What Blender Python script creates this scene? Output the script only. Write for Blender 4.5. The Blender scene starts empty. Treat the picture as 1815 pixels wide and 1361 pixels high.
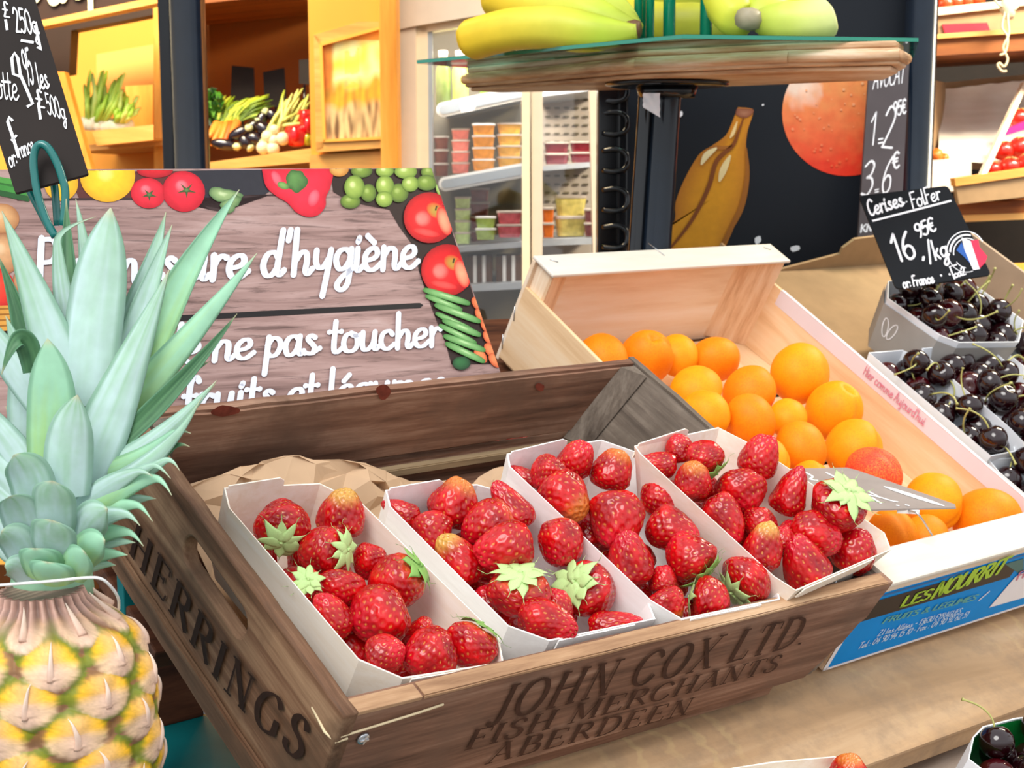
import bpy, bmesh, math, random
import numpy as np
from mathutils import Vector, Matrix, Quaternion, noise

random.seed(7)
sc = bpy.context.scene
COL = sc.collection

# ------------------------------------------------------------------ camera
FPX = 2656.86                       # focal length in pixels of the 1815 px wide frame
CAM = Vector((0.0, 0.0, 1.4))
RIGHT = Vector((1.0, -0.0004, -0.0029)).normalized()
FWD = Vector((0.0, 0.9902, -0.1396)).normalized()
UP = RIGHT.cross(FWD).normalized()
RIGHT = FWD.cross(UP).normalized()
cam_data = bpy.data.cameras.new('camera')
cam = bpy.data.objects.new('camera', cam_data)
COL.objects.link(cam)
M = Matrix.Identity(4)
for i in range(3):
    M[i][0], M[i][1], M[i][2], M[i][3] = RIGHT[i], UP[i], -FWD[i], CAM[i]
cam.matrix_world = M
cam_data.sensor_width = 36.0
cam_data.lens = FPX / 1815 * 36
cam_data.clip_start = 0.05
cam_data.clip_end = 60
cam_data.dof.use_dof = True
cam_data.dof.focus_distance = 1.15
cam_data.dof.aperture_fstop = 20.0
sc.camera = cam

# ------------------------------------------------------------------ view
sc.view_settings.view_transform = 'Standard'
sc.view_settings.look = 'None'
sc.view_settings.gamma = 1.0
sc.view_settings.use_curve_mapping = False
sc.view_settings.exposure = 0.36

# ------------------------------------------------------------------ world: bright overcast street sky
world = bpy.data.worlds.new('sky')
sc.world = world
world.use_nodes = True
wn = world.node_tree
wn.nodes.clear()
wout = wn.nodes.new('ShaderNodeOutputWorld')
wbg = wn.nodes.new('ShaderNodeBackground')
wtc = wn.nodes.new('ShaderNodeTexCoord')
wsep = wn.nodes.new('ShaderNodeSeparateXYZ')
wramp = wn.nodes.new('ShaderNodeValToRGB')
wmr = wn.nodes.new('ShaderNodeMapRange')
wmr.inputs[1].default_value = -1.0
wn.links.new(wtc.outputs['Generated'], wsep.inputs[0])
wn.links.new(wsep.outputs[2], wmr.inputs[0])
wn.links.new(wmr.outputs[0], wramp.inputs[0])
wramp.color_ramp.elements[0].position = 0.40
wramp.color_ramp.elements[0].color = (0.30, 0.28, 0.26, 1)
wramp.color_ramp.elements[1].position = 0.60
wramp.color_ramp.elements[1].color = (0.92, 0.96, 1.0, 1)
wn.links.new(wramp.outputs[0], wbg.inputs[0])
wbg.inputs[1].default_value = 1.0
wn.links.new(wbg.outputs[0], wout.inputs[0])

def light(name, kind, loc, target, energy, color=(1, 1, 1), size=1.0, size_y=None, angle=None):
    d = bpy.data.lights.new(name, kind)
    d.energy = energy
    d.color = color
    if kind == 'AREA':
        d.size = size
        if size_y:
            d.shape = 'RECTANGLE'
            d.size_y = size_y
    if kind == 'SUN':
        d.angle = angle
    if kind == 'POINT':
        d.shadow_soft_size = size
    o = bpy.data.objects.new(name, d)
    COL.objects.link(o)
    o.location = loc
    v = Vector(target) - Vector(loc)
    o.rotation_euler = v.to_track_quat('-Z', 'Y').to_euler()
    return o

light('veiled_sun', 'SUN', (-0.5, -1.3, 4.2), (0.35, 1.3, 1.0), 1.75, (1.0, 0.97, 0.93), angle=math.radians(32))
SHOP_LIGHTS = []   # the shop's own lamps are made with the shop below

# ------------------------------------------------------------------ frames
def ray(px, py):
    return (RIGHT * ((px - 907.5) / FPX) + UP * (-(py - 680.5) / FPX) + FWD)

def at(px, py, depth):
    """point seen at a pixel, at a distance along the view axis (metres)"""
    return CAM + ray(px, py) * depth

class Frame:
    def __init__(s, origin, cols):
        s.o = Vector(origin)
        s.c = [Vector(c).normalized() for c in cols]
    def w(s, x, y=None, z=None):
        if y is None:
            x, y, z = x
        return s.o + s.c[0] * x + s.c[1] * y + s.c[2] * z
    def l(s, p):
        d = Vector(p) - s.o
        return Vector((d.dot(s.c[0]), d.dot(s.c[1]), d.dot(s.c[2])))
    def hit(s, px, py, ax, val):
        d = ray(px, py)
        dl = d.dot(s.c[ax])
        t = (val - (CAM - s.o).dot(s.c[ax])) / dl
        return s.l(CAM + d * t)
    def mat(s):
        m = Matrix.Identity(4)
        for i in range(3):
            for j in range(3):
                m[i][j] = s.c[j][i]
            m[i][3] = s.o[i]
        return m

def lift(v):
    return Vector((v[0], v[1], v[2] + 1.4))

# S: the slope the strawberry crate rests on (x along the crate, y up the slope, z out of it)
S = Frame(lift((-0.1067, 0.9232, -0.3443)), [(0.7635, 0.6450, -0.0312), (-0.5633, 0.6889, 0.4561), (0.3157, -0.3307, 0.8894)])
# A: the apricot crate
A = Frame(lift((0.3273, 1.3284, -0.3755)), [(0.7789, 0.6272, 0.0018), (-0.5418, 0.6714, 0.5056), (0.3159, -0.3948, 0.8628)])
# G: the hygiene sign leaning behind the crate (x along, y up the sign, z towards the viewer)
G = Frame(lift((-0.0145, 1.5073, -0.1919)), [(0.7635, 0.6450, -0.0312), (-0.3055, 0.4033, 0.8626), (0.5689, -0.6491, 0.5050)])
WORLD = Frame((0, 0, 0), [(1, 0, 0), (0, 1, 0), (0, 0, 1)])

# ------------------------------------------------------------------ materials
def lin(h):
    h = h.lstrip('#')
    r = []
    for i in (0, 2, 4):
        c = int(h[i:i + 2], 16) / 255
        r.append(c / 12.92 if c <= 0.04045 else ((c + 0.055) / 1.055) ** 2.4)
    return (*r, 1.0)

class NT:
    def __init__(s, name):
        s.m = bpy.data.materials.new(name)
        s.m.use_nodes = True
        s.t = s.m.node_tree
        s.b = s.t.nodes['Principled BSDF']
        s.out = s.t.nodes['Material Output']
    def n(s, kind, **kw):
        nd = s.t.nodes.new(kind)
        for k, v in kw.items():
            setattr(nd, k, v)
        return nd
    def k(s, a, b):
        s.t.links.new(a, b)
    def coords(s, scale=(1, 1, 1), rot=(0, 0, 0), kind='Object'):
        tc = s.n('ShaderNodeTexCoord')
        mp = s.n('ShaderNodeMapping')
        mp.inputs['Scale'].default_value = scale
        mp.inputs['Rotation'].default_value = rot
        s.k(tc.outputs[kind], mp.inputs[0])
        return mp.outputs[0]
    def noise(s, vec, scale=5, detail=4, rough=0.55, dist=0.0):
        nd = s.n('ShaderNodeTexNoise')
        nd.inputs['Scale'].default_value = scale
        nd.inputs['Detail'].default_value = detail
        nd.inputs['Roughness'].default_value = rough
        nd.inputs['Distortion'].default_value = dist
        s.k(vec, nd.inputs['Vector'])
        return nd.outputs['Fac']
    def ramp(s, fac, stops):
        nd = s.n('ShaderNodeValToRGB')
        e = nd.color_ramp.elements
        while len(e) < len(stops):
            e.new(0.5)
        for el, (p, c) in zip(e, stops):
            el.position = p
            el.color = c if not isinstance(c, str) else lin(c)
        s.k(fac, nd.inputs[0])
        return nd.outputs[0]
    def mix(s, fac, a, b, mode='MIX'):
        nd = s.n('ShaderNodeMix', data_type='RGBA', blend_type=mode)
        if isinstance(fac, (int, float)):
            nd.inputs[0].default_value = fac
        else:
            s.k(fac, nd.inputs[0])
        for inp, v in ((nd.inputs[6], a), (nd.inputs[7], b)):
            if isinstance(v, str):
                inp.default_value = lin(v)
            elif isinstance(v, tuple):
                inp.default_value = v
            else:
                s.k(v, inp)
        return nd.outputs[2]
    def bump(s, h, strength=0.3, dist=0.002):
        nd = s.n('ShaderNodeBump')
        nd.inputs['Strength'].default_value = strength
        nd.inputs['Distance'].default_value = dist
        s.k(h, nd.inputs['Height'])
        s.k(nd.outputs[0], s.b.inputs['Normal'])
    def set(s, col=None, rough=0.5, spec=0.5, metal=0.0, coat=0.0, sss=0.0, sssr=None):
        if col is not None:
            if isinstance(col, str):
                s.b.inputs['Base Color'].default_value = lin(col)
            elif isinstance(col, tuple):
                s.b.inputs['Base Color'].default_value = col
            else:
                s.k(col, s.b.inputs['Base Color'])
        s.b.inputs['Roughness'].default_value = rough
        s.b.inputs['Specular IOR Level'].default_value = spec
        s.b.inputs['Metallic'].default_value = metal
        s.b.inputs['Coat Weight'].default_value = coat
        if sss:
            s.b.inputs['Subsurface Weight'].default_value = sss
            s.b.inputs['Subsurface Radius'].default_value = sssr or (0.01, 0.004, 0.002)
            s.b.inputs['Subsurface Scale'].default_value = 0.3
        return s.m

def plain(name, col, rough=0.5, spec=0.4, metal=0.0, coat=0.0, var=0.10, vs=30, bump=0.0):
    t = NT(name)
    v = t.coords()
    f = t.noise(v, vs, 3)
    c = lin(col)
    d = tuple(x * (1 - var) for x in c[:3]) + (1,)
    e = tuple(min(1, x * (1 + var)) for x in c[:3]) + (1,)
    col_ = t.ramp(f, [(0.3, d), (0.7, e)])
    if bump:
        t.bump(f, bump, 0.001)
    return t.set(col_, rough, spec, metal, coat)

def wood(name, dark, mid, light_, scale=(3, 40, 40), rough=0.6, rot=(0, 0, 0), bump=0.25, dirt=None, spec=0.3, fine=1.0, lo=0.3, hi=0.72):
    """long streaks along the axis with the small scale value"""
    t = NT(name)
    v = t.coords(scale, rot)
    a = t.noise(v, 1.0, 6, 0.6, 0.6)
    b = t.noise(t.coords(tuple(x * 4 for x in scale), rot), 1.0, 4, 0.7)
    mx = t.n('ShaderNodeMath', operation='MULTIPLY_ADD')
    t.k(b, mx.inputs[0]); mx.inputs[1].default_value = 0.45 * fine
    t.k(a, mx.inputs[2])
    sb = t.n('ShaderNodeMath', operation='SUBTRACT')
    t.k(mx.outputs[0], sb.inputs[0]); sb.inputs[1].default_value = 0.22 * fine
    c = t.ramp(sb.outputs[0], [(lo, dark), (0.5, mid), (hi, light_)])
    if dirt:
        d = t.noise(t.coords((9, 9, 9)), 1.0, 5, 0.65)
        df = t.ramp(d, [(0.48, (0, 0, 0, 1)), (0.72, (1, 1, 1, 1))])
        c = t.mix(df, c, dirt)
    t.bump(sb.outputs[0], bump, 0.0015)
    return t.set(c, rough, spec)

def attr_mat(name, rough=0.5, spec=0.5, coat=0.0, sss=0.0, grain=0.0, gs=300, sssr=None, bump=0.0):
    """colour comes from the mesh's own colour layer (prints, fruit skins)"""
    t = NT(name)
    at_ = t.n('ShaderNodeAttribute', attribute_name='Col')
    c = at_.outputs['Color']
    if grain or bump:
        f = t.noise(t.coords(), gs, 3)
        if grain:
            g = t.ramp(f, [(0.25, (1 - grain,) * 3 + (1,)), (0.75, (1 + grain,) * 3 + (1,))])
            c = t.mix(1.0, c, g, 'MULTIPLY')
        if bump:
            t.bump(f, bump, 0.001)
    return t.set(c, rough, spec, coat=coat, sss=sss, sssr=sssr)

def glass(name, tint=(1, 1, 1, 1), fac=0.12, rough=0.02):
    t = NT(name)
    tr = t.n('ShaderNodeBsdfTransparent'); tr.inputs[0].default_value = tint
    gl = t.n('ShaderNodeBsdfGlossy'); gl.inputs['Roughness'].default_value = rough
    fr = t.n('ShaderNodeFresnel'); fr.inputs[0].default_value = 1.45
    mx = t.n('ShaderNodeMixShader')
    t.k(fr.outputs[0], mx.inputs[0]); t.k(tr.outputs[0], mx.inputs[1]); t.k(gl.outputs[0], mx.inputs[2])
    t.k(mx.outputs[0], t.out.inputs[0])
    return t.m

MT = {}
MT['oldwood'] = wood('old_crate_wood', '#4f3528', '#805b48', '#a8856f', (2.5, 45, 45), 0.62, dirt='#6c5142', bump=0.35)
MT['oldwood_y'] = wood('old_crate_end_wood', '#47301f', '#73523c', '#9d7d61', (45, 2.5, 45), 0.62, dirt='#584231', bump=0.35)
MT['oldwood_grey'] = wood('old_grey_wood', '#4f443b', '#71655a', '#93877a', (45, 45, 6), 0.75, dirt='#5d5148', bump=0.2)
MT['oldwood_grey_y'] = wood('old_grey_end_wood', '#4a4038', '#6e6257', '#8d8174', (45, 4, 45), 0.75, dirt='#574c42', bump=0.2)
MT['worn'] = wood('worn_edge_wood', '#8a664b', '#b08a68', '#cfae8c', (4, 45, 45), 0.7, bump=0.4)
MT['worn_y'] = wood('worn_end_edge_wood', '#86654c', '#ac8a6a', '#cdae8d', (45, 4, 45), 0.7, bump=0.4)
MT['batten'] = wood('batten_wood', '#8a7458', '#ad9472', '#c4ad8a', (3, 60, 60), 0.7)
MT['plank'] = wood('plank_wood', '#9c7d5e', '#c2a07b', '#dcc09c', (2.0, 16, 30), 0.75, dirt='#b9a48c', bump=0.2, lo=0.2, hi=0.8)
def plank_mat():
    t = NT('plank_wood')
    a = t.noise(t.coords((2.0, 16, 30)), 1.0, 6, 0.6, 0.6)
    c = t.ramp(a, [(0.25, '#9c7c5b'), (0.5, '#bb9873'), (0.75, '#d2b28e')])
    w = t.n('ShaderNodeTexWave', wave_type='RINGS', rings_direction='Z')
    w.inputs['Scale'].default_value = 9.0; w.inputs['Distortion'].default_value = 5.0; w.inputs['Detail'].default_value = 3; w.inputs['Detail Scale'].default_value = 1.6
    t.k(t.coords((1.0, 2.6, 1.0)), w.inputs['Vector'])
    wr = t.ramp(w.outputs['Fac'], [(0.80, (0, 0, 0, 1)), (0.97, (0.55, 0.55, 0.55, 1))])
    patch = t.ramp(t.noise(t.coords((5, 5, 5)), 1.0, 3), [(0.45, (0, 0, 0, 1)), (0.62, (1, 1, 1, 1))])
    m2 = t.n('ShaderNodeMath', operation='MULTIPLY'); t.k(wr, m2.inputs[0]); t.k(patch, m2.inputs[1])
    c = t.mix(m2.outputs[0], c, '#d3b483')
    d = t.ramp(t.noise(t.coords((22, 22, 22)), 1.0, 6, 0.7), [(0.45, (0, 0, 0, 1)), (0.75, (0.6, 0.6, 0.6, 1))])
    c = t.mix(d, c, '#86725f')
    t.bump(a, 0.25, 0.0015)
    return t.set(c, 0.75, 0.25)
MT['plank'] = plank_mat()
MT['step'] = wood('grey_step_wood', '#7d6a5c', '#9d8979', '#b7a596', (2.0, 22, 30), 0.8, bump=0.2)
MT['riser'] = wood('riser_wood', '#2e1710', '#54301f', '#704630', (3, 30, 30), 0.6)
MT['pine_x'] = wood('pine_x', '#e0bd98', '#f0d7ba', '#f7e6d2', (3, 30, 30), 0.55, bump=0.12, fine=0.7)
MT['pine_y'] = wood('pine_y', '#dcb385', '#edca9f', '#f4dab8', (30, 3, 30), 0.55, bump=0.12, fine=0.7)
MT['pine_z'] = wood('pine_post', '#c99a72', '#eac8a3', '#f6e0c6', (45, 45, 4), 0.55, bump=0.15)
MT['white_ledge'] = wood('white_plywood', '#dacebd', '#e2d7c8', '#e9e0d3', (3, 20, 20), 0.6, bump=0.08)
MT['veneer'] = wood('punnet_veneer_cream', '#efe0cb', '#f6ebdb', '#fbf4e9', (60, 4, 60), 0.6, bump=0.06)
MT['veneer_w'] = wood('punnet_veneer_white', '#ece8e5', '#f4f1ee', '#faf9f7', (60, 4, 60), 0.6, bump=0.06)
MT['kraft'] = plain('kraft_paper', '#c4a484', 0.7, 0.25, var=0.12, vs=14, bump=0.1)
MT['card'] = plain('cardboard', '#9f8260', 0.8, 0.2, var=0.10, vs=25)
MT['card_edge'] = plain('cardboard_grey', '#a08c78', 0.8, 0.2, var=0.08)
MT['ink'] = plain('stencil_ink', '#42281d', 0.7, 0.2, var=0.35, vs=80)
MT['ink_side'] = plain('stencil_ink_side', '#2c1a12', 0.7, 0.2, var=0.3, vs=80)
MT['chalk'] = plain('chalk_white', '#f4f4f8', 0.8, 0.2, var=0.03)
MT['slate'] = plain('slate_board', '#221a17', 0.6, 0.2, var=0.25, vs=12)
MT['slate_blue'] = plain('slate_board_blue', '#0a0e14', 0.6, 0.18, var=0.3, vs=14)
MT['slate_grey'] = plain('slate_board_grey', '#544c4e', 0.55, 0.35, var=0.15, vs=10)
MT['signwhite'] = plain('sign_white_print', '#e2e6f2', 0.5, 0.3, var=0.02)
MT['black_gloss'] = plain('black_gloss_paint', '#0a0c12', 0.16, 0.5, var=0.2)
MT['navy_gloss'] = plain('navy_gloss_paint', '#0f1824', 0.2, 0.4, var=0.15)
MT['navy_panel'] = plain('navy_panel_paint', '#10161f', 0.45, 0.3, var=0.15, vs=5)
MT['teal'] = plain('teal_paint', '#00686c', 0.4, 0.4, var=0.15, vs=12)
MT['green_metal'] = plain('green_enamel', '#0c6f6a', 0.22, 0.6, var=0.06, coat=0.3)
MT['bar_green'] = plain('green_bar', '#089070', 0.25, 0.6, var=0.05, coat=0.3)
MT['steel'] = plain('steel', '#c9ccd0', 0.3, 0.6, metal=0.9, var=0.03)
MT['cane'] = wood('cane_edge_wood', '#9c6a46', '#d0a880', '#f0d9bf', (4, 4, 50), 0.5, bump=0.3)
MT['orange_wood'] = wood('orange_varnished_wood', '#c67a24', '#dd9436', '#ecae54', (20, 20, 2), 0.5, bump=0.1, fine=0.5)
MT['orange_wall'] = plain('orange_back_board', '#eda23e', 0.6, 0.3, var=0.06, vs=4)
MT['brown_board'] = wood('brown_shelf_board', '#5e2e10', '#854818', '#a05f25', (2, 20, 20), 0.5)
MT['dark_board'] = plain('dark_brown_board', '#2b160c', 0.6, 0.3, var=0.2, vs=6)
MT['ochre'] = wood('ochre_tray_wood', '#c5833a', '#dd9c4c', '#eab467', (2, 20, 20), 0.5, bump=0.1)
MT['cream_frame'] = plain('cream_fridge_frame', '#d9c6ae', 0.4, 0.4, var=0.03)
MT['cream_frame2'] = plain('cream_fridge_door', '#ead3b0', 0.4, 0.4, var=0.03)
MT['grey_plastic'] = plain('grey_shelf_plastic', '#9fa3a8', 0.35, 0.5, var=0.04)
MT['white_plastic'] = plain('white_plastic', '#f0f0ee', 0.35, 0.5, var=0.02)
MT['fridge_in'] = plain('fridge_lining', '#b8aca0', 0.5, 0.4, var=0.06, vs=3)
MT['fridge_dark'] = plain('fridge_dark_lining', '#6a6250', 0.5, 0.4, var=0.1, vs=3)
MT['sepal'] = plain('strawberry_leaf', '#bddc92', 0.55, 0.3, var=0.18, vs=90)
MT['sepal_d'] = plain('strawberry_leaf_deep', '#86b45c', 0.55, 0.3, var=0.2, vs=90)
MT['berry'] = attr_mat('strawberry_skin', 0.24, 0.45, coat=0.22, sss=0.12, sssr=(0.6, 0.1, 0.05), grain=0.12, gs=9)
MT['cherry'] = NT('cherry_skin').set('#1e0408', 0.12, 0.55, coat=0.4)
MT['cherry2'] = NT('cherry_skin_red').set('#40070e', 0.12, 0.55, coat=0.4)
MT['stem'] = plain('cherry_stem', '#b3b06a', 0.5, 0.3, var=0.2, vs=60)
MT['paint_attr'] = attr_mat('painted_picture', 0.45, 0.35, grain=0.08, gs=60)
MT['print_attr'] = attr_mat('printed_picture', 0.5, 0.3, grain=0.10, gs=120)
MT['banana'] = attr_mat('banana_skin', 0.45, 0.35, grain=0.08, gs=30)
MT['pine_leaf'] = attr_mat('pineapple_leaf', 0.5, 0.35, grain=0.10, gs=60, bump=0.1)
MT['pineapple'] = attr_mat('pineapple_skin', 0.5, 0.35, grain=0.15, gs=90, bump=0.25)
MT['veg'] = attr_mat('vegetable_skin', 0.4, 0.4, grain=0.15, gs=40)
MT['glass'] = glass('clear_glass')
MT['green_glass'] = glass('green_glass', (0.62, 0.86, 0.78, 1))
MT['glass_edge'] = NT('glass_edge_green').set('#1d8a72', 0.15, 0.6, coat=0.4)
MT['blue_label'] = plain('blue_label_print', '#0090e2', 0.55, 0.12, var=0.03)
MT['blue_deep'] = plain('blue_label_rule', '#1668a8', 0.45, 0.3, var=0.03)
MT['label_black'] = plain('black_label_print', '#231c1b', 0.45, 0.3, var=0.1)
MT['lime'] = plain('lime_print', '#a8cf33', 0.45, 0.3, var=0.05)
MT['pale_lime'] = plain('pale_green_print', '#63b3a4', 0.5, 0.3, var=0.08)
MT['pale_blue'] = plain('pale_blue_print', '#cfe6f6', 0.5, 0.3, var=0.02)
MT['white_print'] = plain('white_label_paper', '#f1eef2', 0.6, 0.3, var=0.02)
MT['pink_ink'] = plain('pink_ink', '#d57a92', 0.6, 0.3, var=0.05)
MT['lilac_band'] = plain('lilac_paper_band', '#e2d5da', 0.6, 0.3, var=0.05, vs=12)
MT['fr_blue'] = plain('flag_blue', '#1d57a8', 0.5, 0.3, var=0.03)
MT['fr_red'] = plain('flag_red', '#e2294e', 0.5, 0.3, var=0.03)
MT['tag_grey'] = plain('tag_grey', '#9d928c', 0.3, 0.5, var=0.1)
MT['red_paint'] = plain('red_label', '#c01830', 0.5, 0.3, var=0.05)
MT['cream_paint'] = plain('cream_lettering', '#f3ecc8', 0.6, 0.3, var=0.04)
MT['grey_punnet'] = plain('grey_punnet_print', '#a7a29d', 0.6, 0.3, var=0.05)
MT['white_punnet'] = plain('white_punnet_card', '#e9ecf2', 0.55, 0.35, var=0.02)
MT['green_punnet'] = plain('green_punnet_lining', '#128a3c', 0.4, 0.4, var=0.05)
MT['asphalt'] = plain('pavement', '#7a7672', 0.9, 0.2, var=0.15, vs=6)
MT['shopwall'] = plain('shop_wall', '#6a3d1a', 0.8, 0.2, var=0.1, vs=2)
MT['shopceil'] = plain('shop_ceiling', '#9a8468', 0.8, 0.2, var=0.05, vs=2)
MT['twine'] = plain('raffia', '#dcc9a4', 0.7, 0.2, var=0.12, vs=60)

def apricot_mat(name, base, blush, lo, hi):
    t = NT(name)
    f = t.noise(t.coords((1, 1, 1)), 22, 3, 0.5)
    c = t.ramp(f, [(lo, base), (hi, blush)])
    f2 = t.noise(t.coords((1, 1, 1)), 1.6, 2, 0.5)
    c = t.mix(t.ramp(f2, [(0.45, (0, 0, 0, 1)), (0.75, (0.7, 0.7, 0.7, 1))]), c, blush)
    return t.set(c, 0.55, 0.25, sss=0.12, sssr=(0.6, 0.25, 0.05))
MT['apricot'] = apricot_mat('apricot_skin', '#f78e06', '#ea7606', 0.40, 0.75)
MT['apricot_y'] = apricot_mat('apricot_skin_golden', '#fb9d08', '#f28608', 0.45, 0.8)
MT['apricot_r'] = apricot_mat('apricot_skin_blushed', '#f2823a', '#e03a2c', 0.35, 0.6)

def sign_wood():
    t = NT('printed_planks')
    v = t.coords((5, 60, 1))
    a = t.noise(v, 1.0, 7, 0.62, 1.2)
    b = t.noise(t.coords((14, 180, 1)), 1.0, 5, 0.7, 0.5)
    c = t.ramp(a, [(0.30, '#644a46'), (0.44, '#957670'), (0.58, '#a98a84'), (0.75, '#b89d98')])
    k = t.ramp(b, [(0.36, '#5a4340'), (0.46, (1, 1, 1, 1))])
    c = t.mix(0.55, c, k, 'MULTIPLY')
    return t.set(c, 0.45, 0.35)
MT['sign_wood'] = sign_wood()
# ------------------------------------------------------------------ objects and meshes
def link(name, me, parent=None):
    o = bpy.data.objects.new(name, me)
    COL.objects.link(o)
    if parent is not None:
        o.parent = parent
    return o

def tag(o, label=None, cat=None, group=None, kind=None):
    if label: o['label'] = label
    if cat: o['category'] = cat
    if group: o['group'] = group
    if kind: o['kind'] = kind
    return o

def thing(name, label, cat, mat=None, loc=None, group=None):
    o = bpy.data.objects.new(name, None)
    o.empty_display_size = 0.02
    COL.objects.link(o)
    if mat is not None:
        o.matrix_world = mat
    if loc is not None:
        o.location = loc
    return tag(o, label, cat, group)

class MB:
    """collects shapes into one mesh"""
    def __init__(s):
        s.v = []; s.f = []; s.c = None; s.smooth = []
    def add(s, verts, faces, smooth=False, col=None):
        k = len(s.v)
        s.v += [Vector(p) for p in verts]
        s.f += [tuple(i + k for i in f) for f in faces]
        s.smooth += [smooth] * len(faces)
        if col is not None:
            if s.c is None:
                s.c = [(0.5, 0.5, 0.5, 1)] * k
            if isinstance(col, (list, np.ndarray)):
                s.c += [tuple(x) if len(x) == 4 else (*x, 1.0) for x in col]
            else:
                s.c += [col] * len(verts)
        elif s.c is not None:
            s.c += [(0.5, 0.5, 0.5, 1)] * len(verts)
        return s
    def mesh(s, name, mat):
        me = bpy.data.meshes.new(name)
        me.from_pydata([tuple(v) for v in s.v], [], s.f)
        for p, sm in zip(me.polygons, s.smooth):
            p.use_smooth = sm
        if s.c is not None:
            a = me.color_attributes.new('Col', 'FLOAT_COLOR', 'POINT')
            a.data.foreach_set('color', np.array(s.c, dtype=np.float32).ravel())
        if isinstance(mat, str): mat = MT[mat]
        me.materials.append(mat)
        me.update()
        return me
    def build(s, name, mat, parent=None, loc=None):
        """loc: put the origin of a top-level mesh at that point"""
        if loc is not None:
            loc = Vector(loc)
            s.v = [v - loc for v in s.v]
        o = link(name, s.mesh(name, mat), parent)
        if loc is not None: o.location = loc
        return o
    # shapes -------------------------------------------------
    def hexa(s, p, bevel=0.0, col=None):
        """p: 8 corners, bottom ring of four then top ring of four"""
        if bevel <= 0:
            return s.add(p, [(3, 2, 1, 0), (4, 5, 6, 7), (0, 1, 5, 4), (1, 2, 6, 5), (2, 3, 7, 6), (3, 0, 4, 7)], False, col)
        bm = bmesh.new()
        vs = [bm.verts.new(q) for q in p]
        for f in [(3, 2, 1, 0), (4, 5, 6, 7), (0, 1, 5, 4), (1, 2, 6, 5), (2, 3, 7, 6), (3, 0, 4, 7)]:
            bm.faces.new([vs[i] for i in f])
        bmesh.ops.bevel(bm, geom=bm.edges[:], offset=bevel, segments=2, affect='EDGES', profile=0.6)
        bm.verts.index_update()
        s.add([v.co.copy() for v in bm.verts], [tuple(v.index for v in f.verts) for f in bm.faces], False, col)
        bm.free()
        return s
    def box(s, a, b, bevel=0.0, tf=None, col=None):
        x0, y0, z0 = a; x1, y1, z1 = b
        p = [(x0, y0, z0), (x1, y0, z0), (x1, y1, z0), (x0, y1, z0), (x0, y0, z1), (x1, y0, z1), (x1, y1, z1), (x0, y1, z1)]
        if tf: p = [tf(Vector(q)) for q in p]
        return s.hexa([Vector(q) for q in p], bevel, col)
    def prism(s, poly, ext, col=None):
        """poly: 3D polygon, ext: vector"""
        n = len(poly); ext = Vector(ext)
        v = [Vector(p) for p in poly] + [Vector(p) + ext for p in poly]
        f = [tuple(range(n - 1, -1, -1)), tuple(range(n, 2 * n))] + [(i, (i + 1) % n, n + (i + 1) % n, n + i) for i in range(n)]
        return s.add(v, f, False, col)
    def tube(s, pts, r, n=8, col=None, caps=True, flat=1.0):
        pts = [Vector(p) for p in pts]
        m = len(pts)
        rs = r if isinstance(r, (list, tuple)) else [r] * m
        v = []; f = []
        t0 = (pts[1] - pts[0]).normalized()
        nrm = t0.orthogonal().normalized()
        for i in range(m):
            t = (pts[min(i + 1, m - 1)] - pts[max(i - 1, 0)])
            t = t.normalized() if t.length > 1e-9 else t0
            nrm = (nrm - t * nrm.dot(t))
            nrm = nrm.normalized() if nrm.length > 1e-6 else t.orthogonal().normalized()
            b = t.cross(nrm)
            for k in range(n):
                a = 2 * math.pi * k / n
                v.append(pts[i] + (nrm * math.cos(a) + b * math.sin(a) * flat) * rs[i])
        for i in range(m - 1):
            for k in range(n):
                f.append((i * n + k, i * n + (k + 1) % n, (i + 1) * n + (k + 1) % n, (i + 1) * n + k))
        if caps:
            f.append(tuple(range(n - 1, -1, -1)))
            f.append(tuple((m - 1) * n + k for k in range(n)))
        cc = None
        if col is not None:
            if isinstance(col, list):
                cc = [c for c in col for _ in range(n)]
            else:
                cc = col
        return s.add(v, f, True, cc)
    def lathe(s, prof, n=24, tf=None, col=None, close=True):
        """prof: (r, z) pairs"""
        v = []; f = []
        for r, z in prof:
            for k in range(n):
                a = 2 * math.pi * k / n
                v.append(Vector((r * math.cos(a), r * math.sin(a), z)))
        m = len(prof)
        for i in range(m - 1):
            for k in range(n):
                f.append((i * n + k, i * n + (k + 1) % n, (i + 1) * n + (k + 1) % n, (i + 1) * n + k))
        if close:
            f.append(tuple(range(n - 1, -1, -1)))
            f.append(tuple((m - 1) * n + k for k in range(n)))
        if tf: v = [tf(q) for q in v]
        return s.add(v, f, True, col)
    def ball(s, c, r, n=14, m=10, tf=None, col=None, rnd=0.0):
        r = (r, r, r) if isinstance(r, (int, float)) else r
        v = []; f = []
        for i in range(m + 1):
            t = math.pi * i / m
            for k in range(n):
                a = 2 * math.pi * k / n
                q = Vector((math.sin(t) * math.cos(a), math.sin(t) * math.sin(a), math.cos(t)))
                if rnd: q *= 1 + rnd * noise.noise(q * 2 + Vector(c) * 50)
                q = Vector((q.x * r[0], q.y * r[1], q.z * r[2]))
                v.append((tf(q) if tf else q) + Vector(c))
        for i in range(m):
            for k in range(n):
                f.append((i * n + k, (i + 1) * n + k, (i + 1) * n + (k + 1) % n, i * n + (k + 1) % n))
        return s.add(v, f, True, col)
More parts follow.
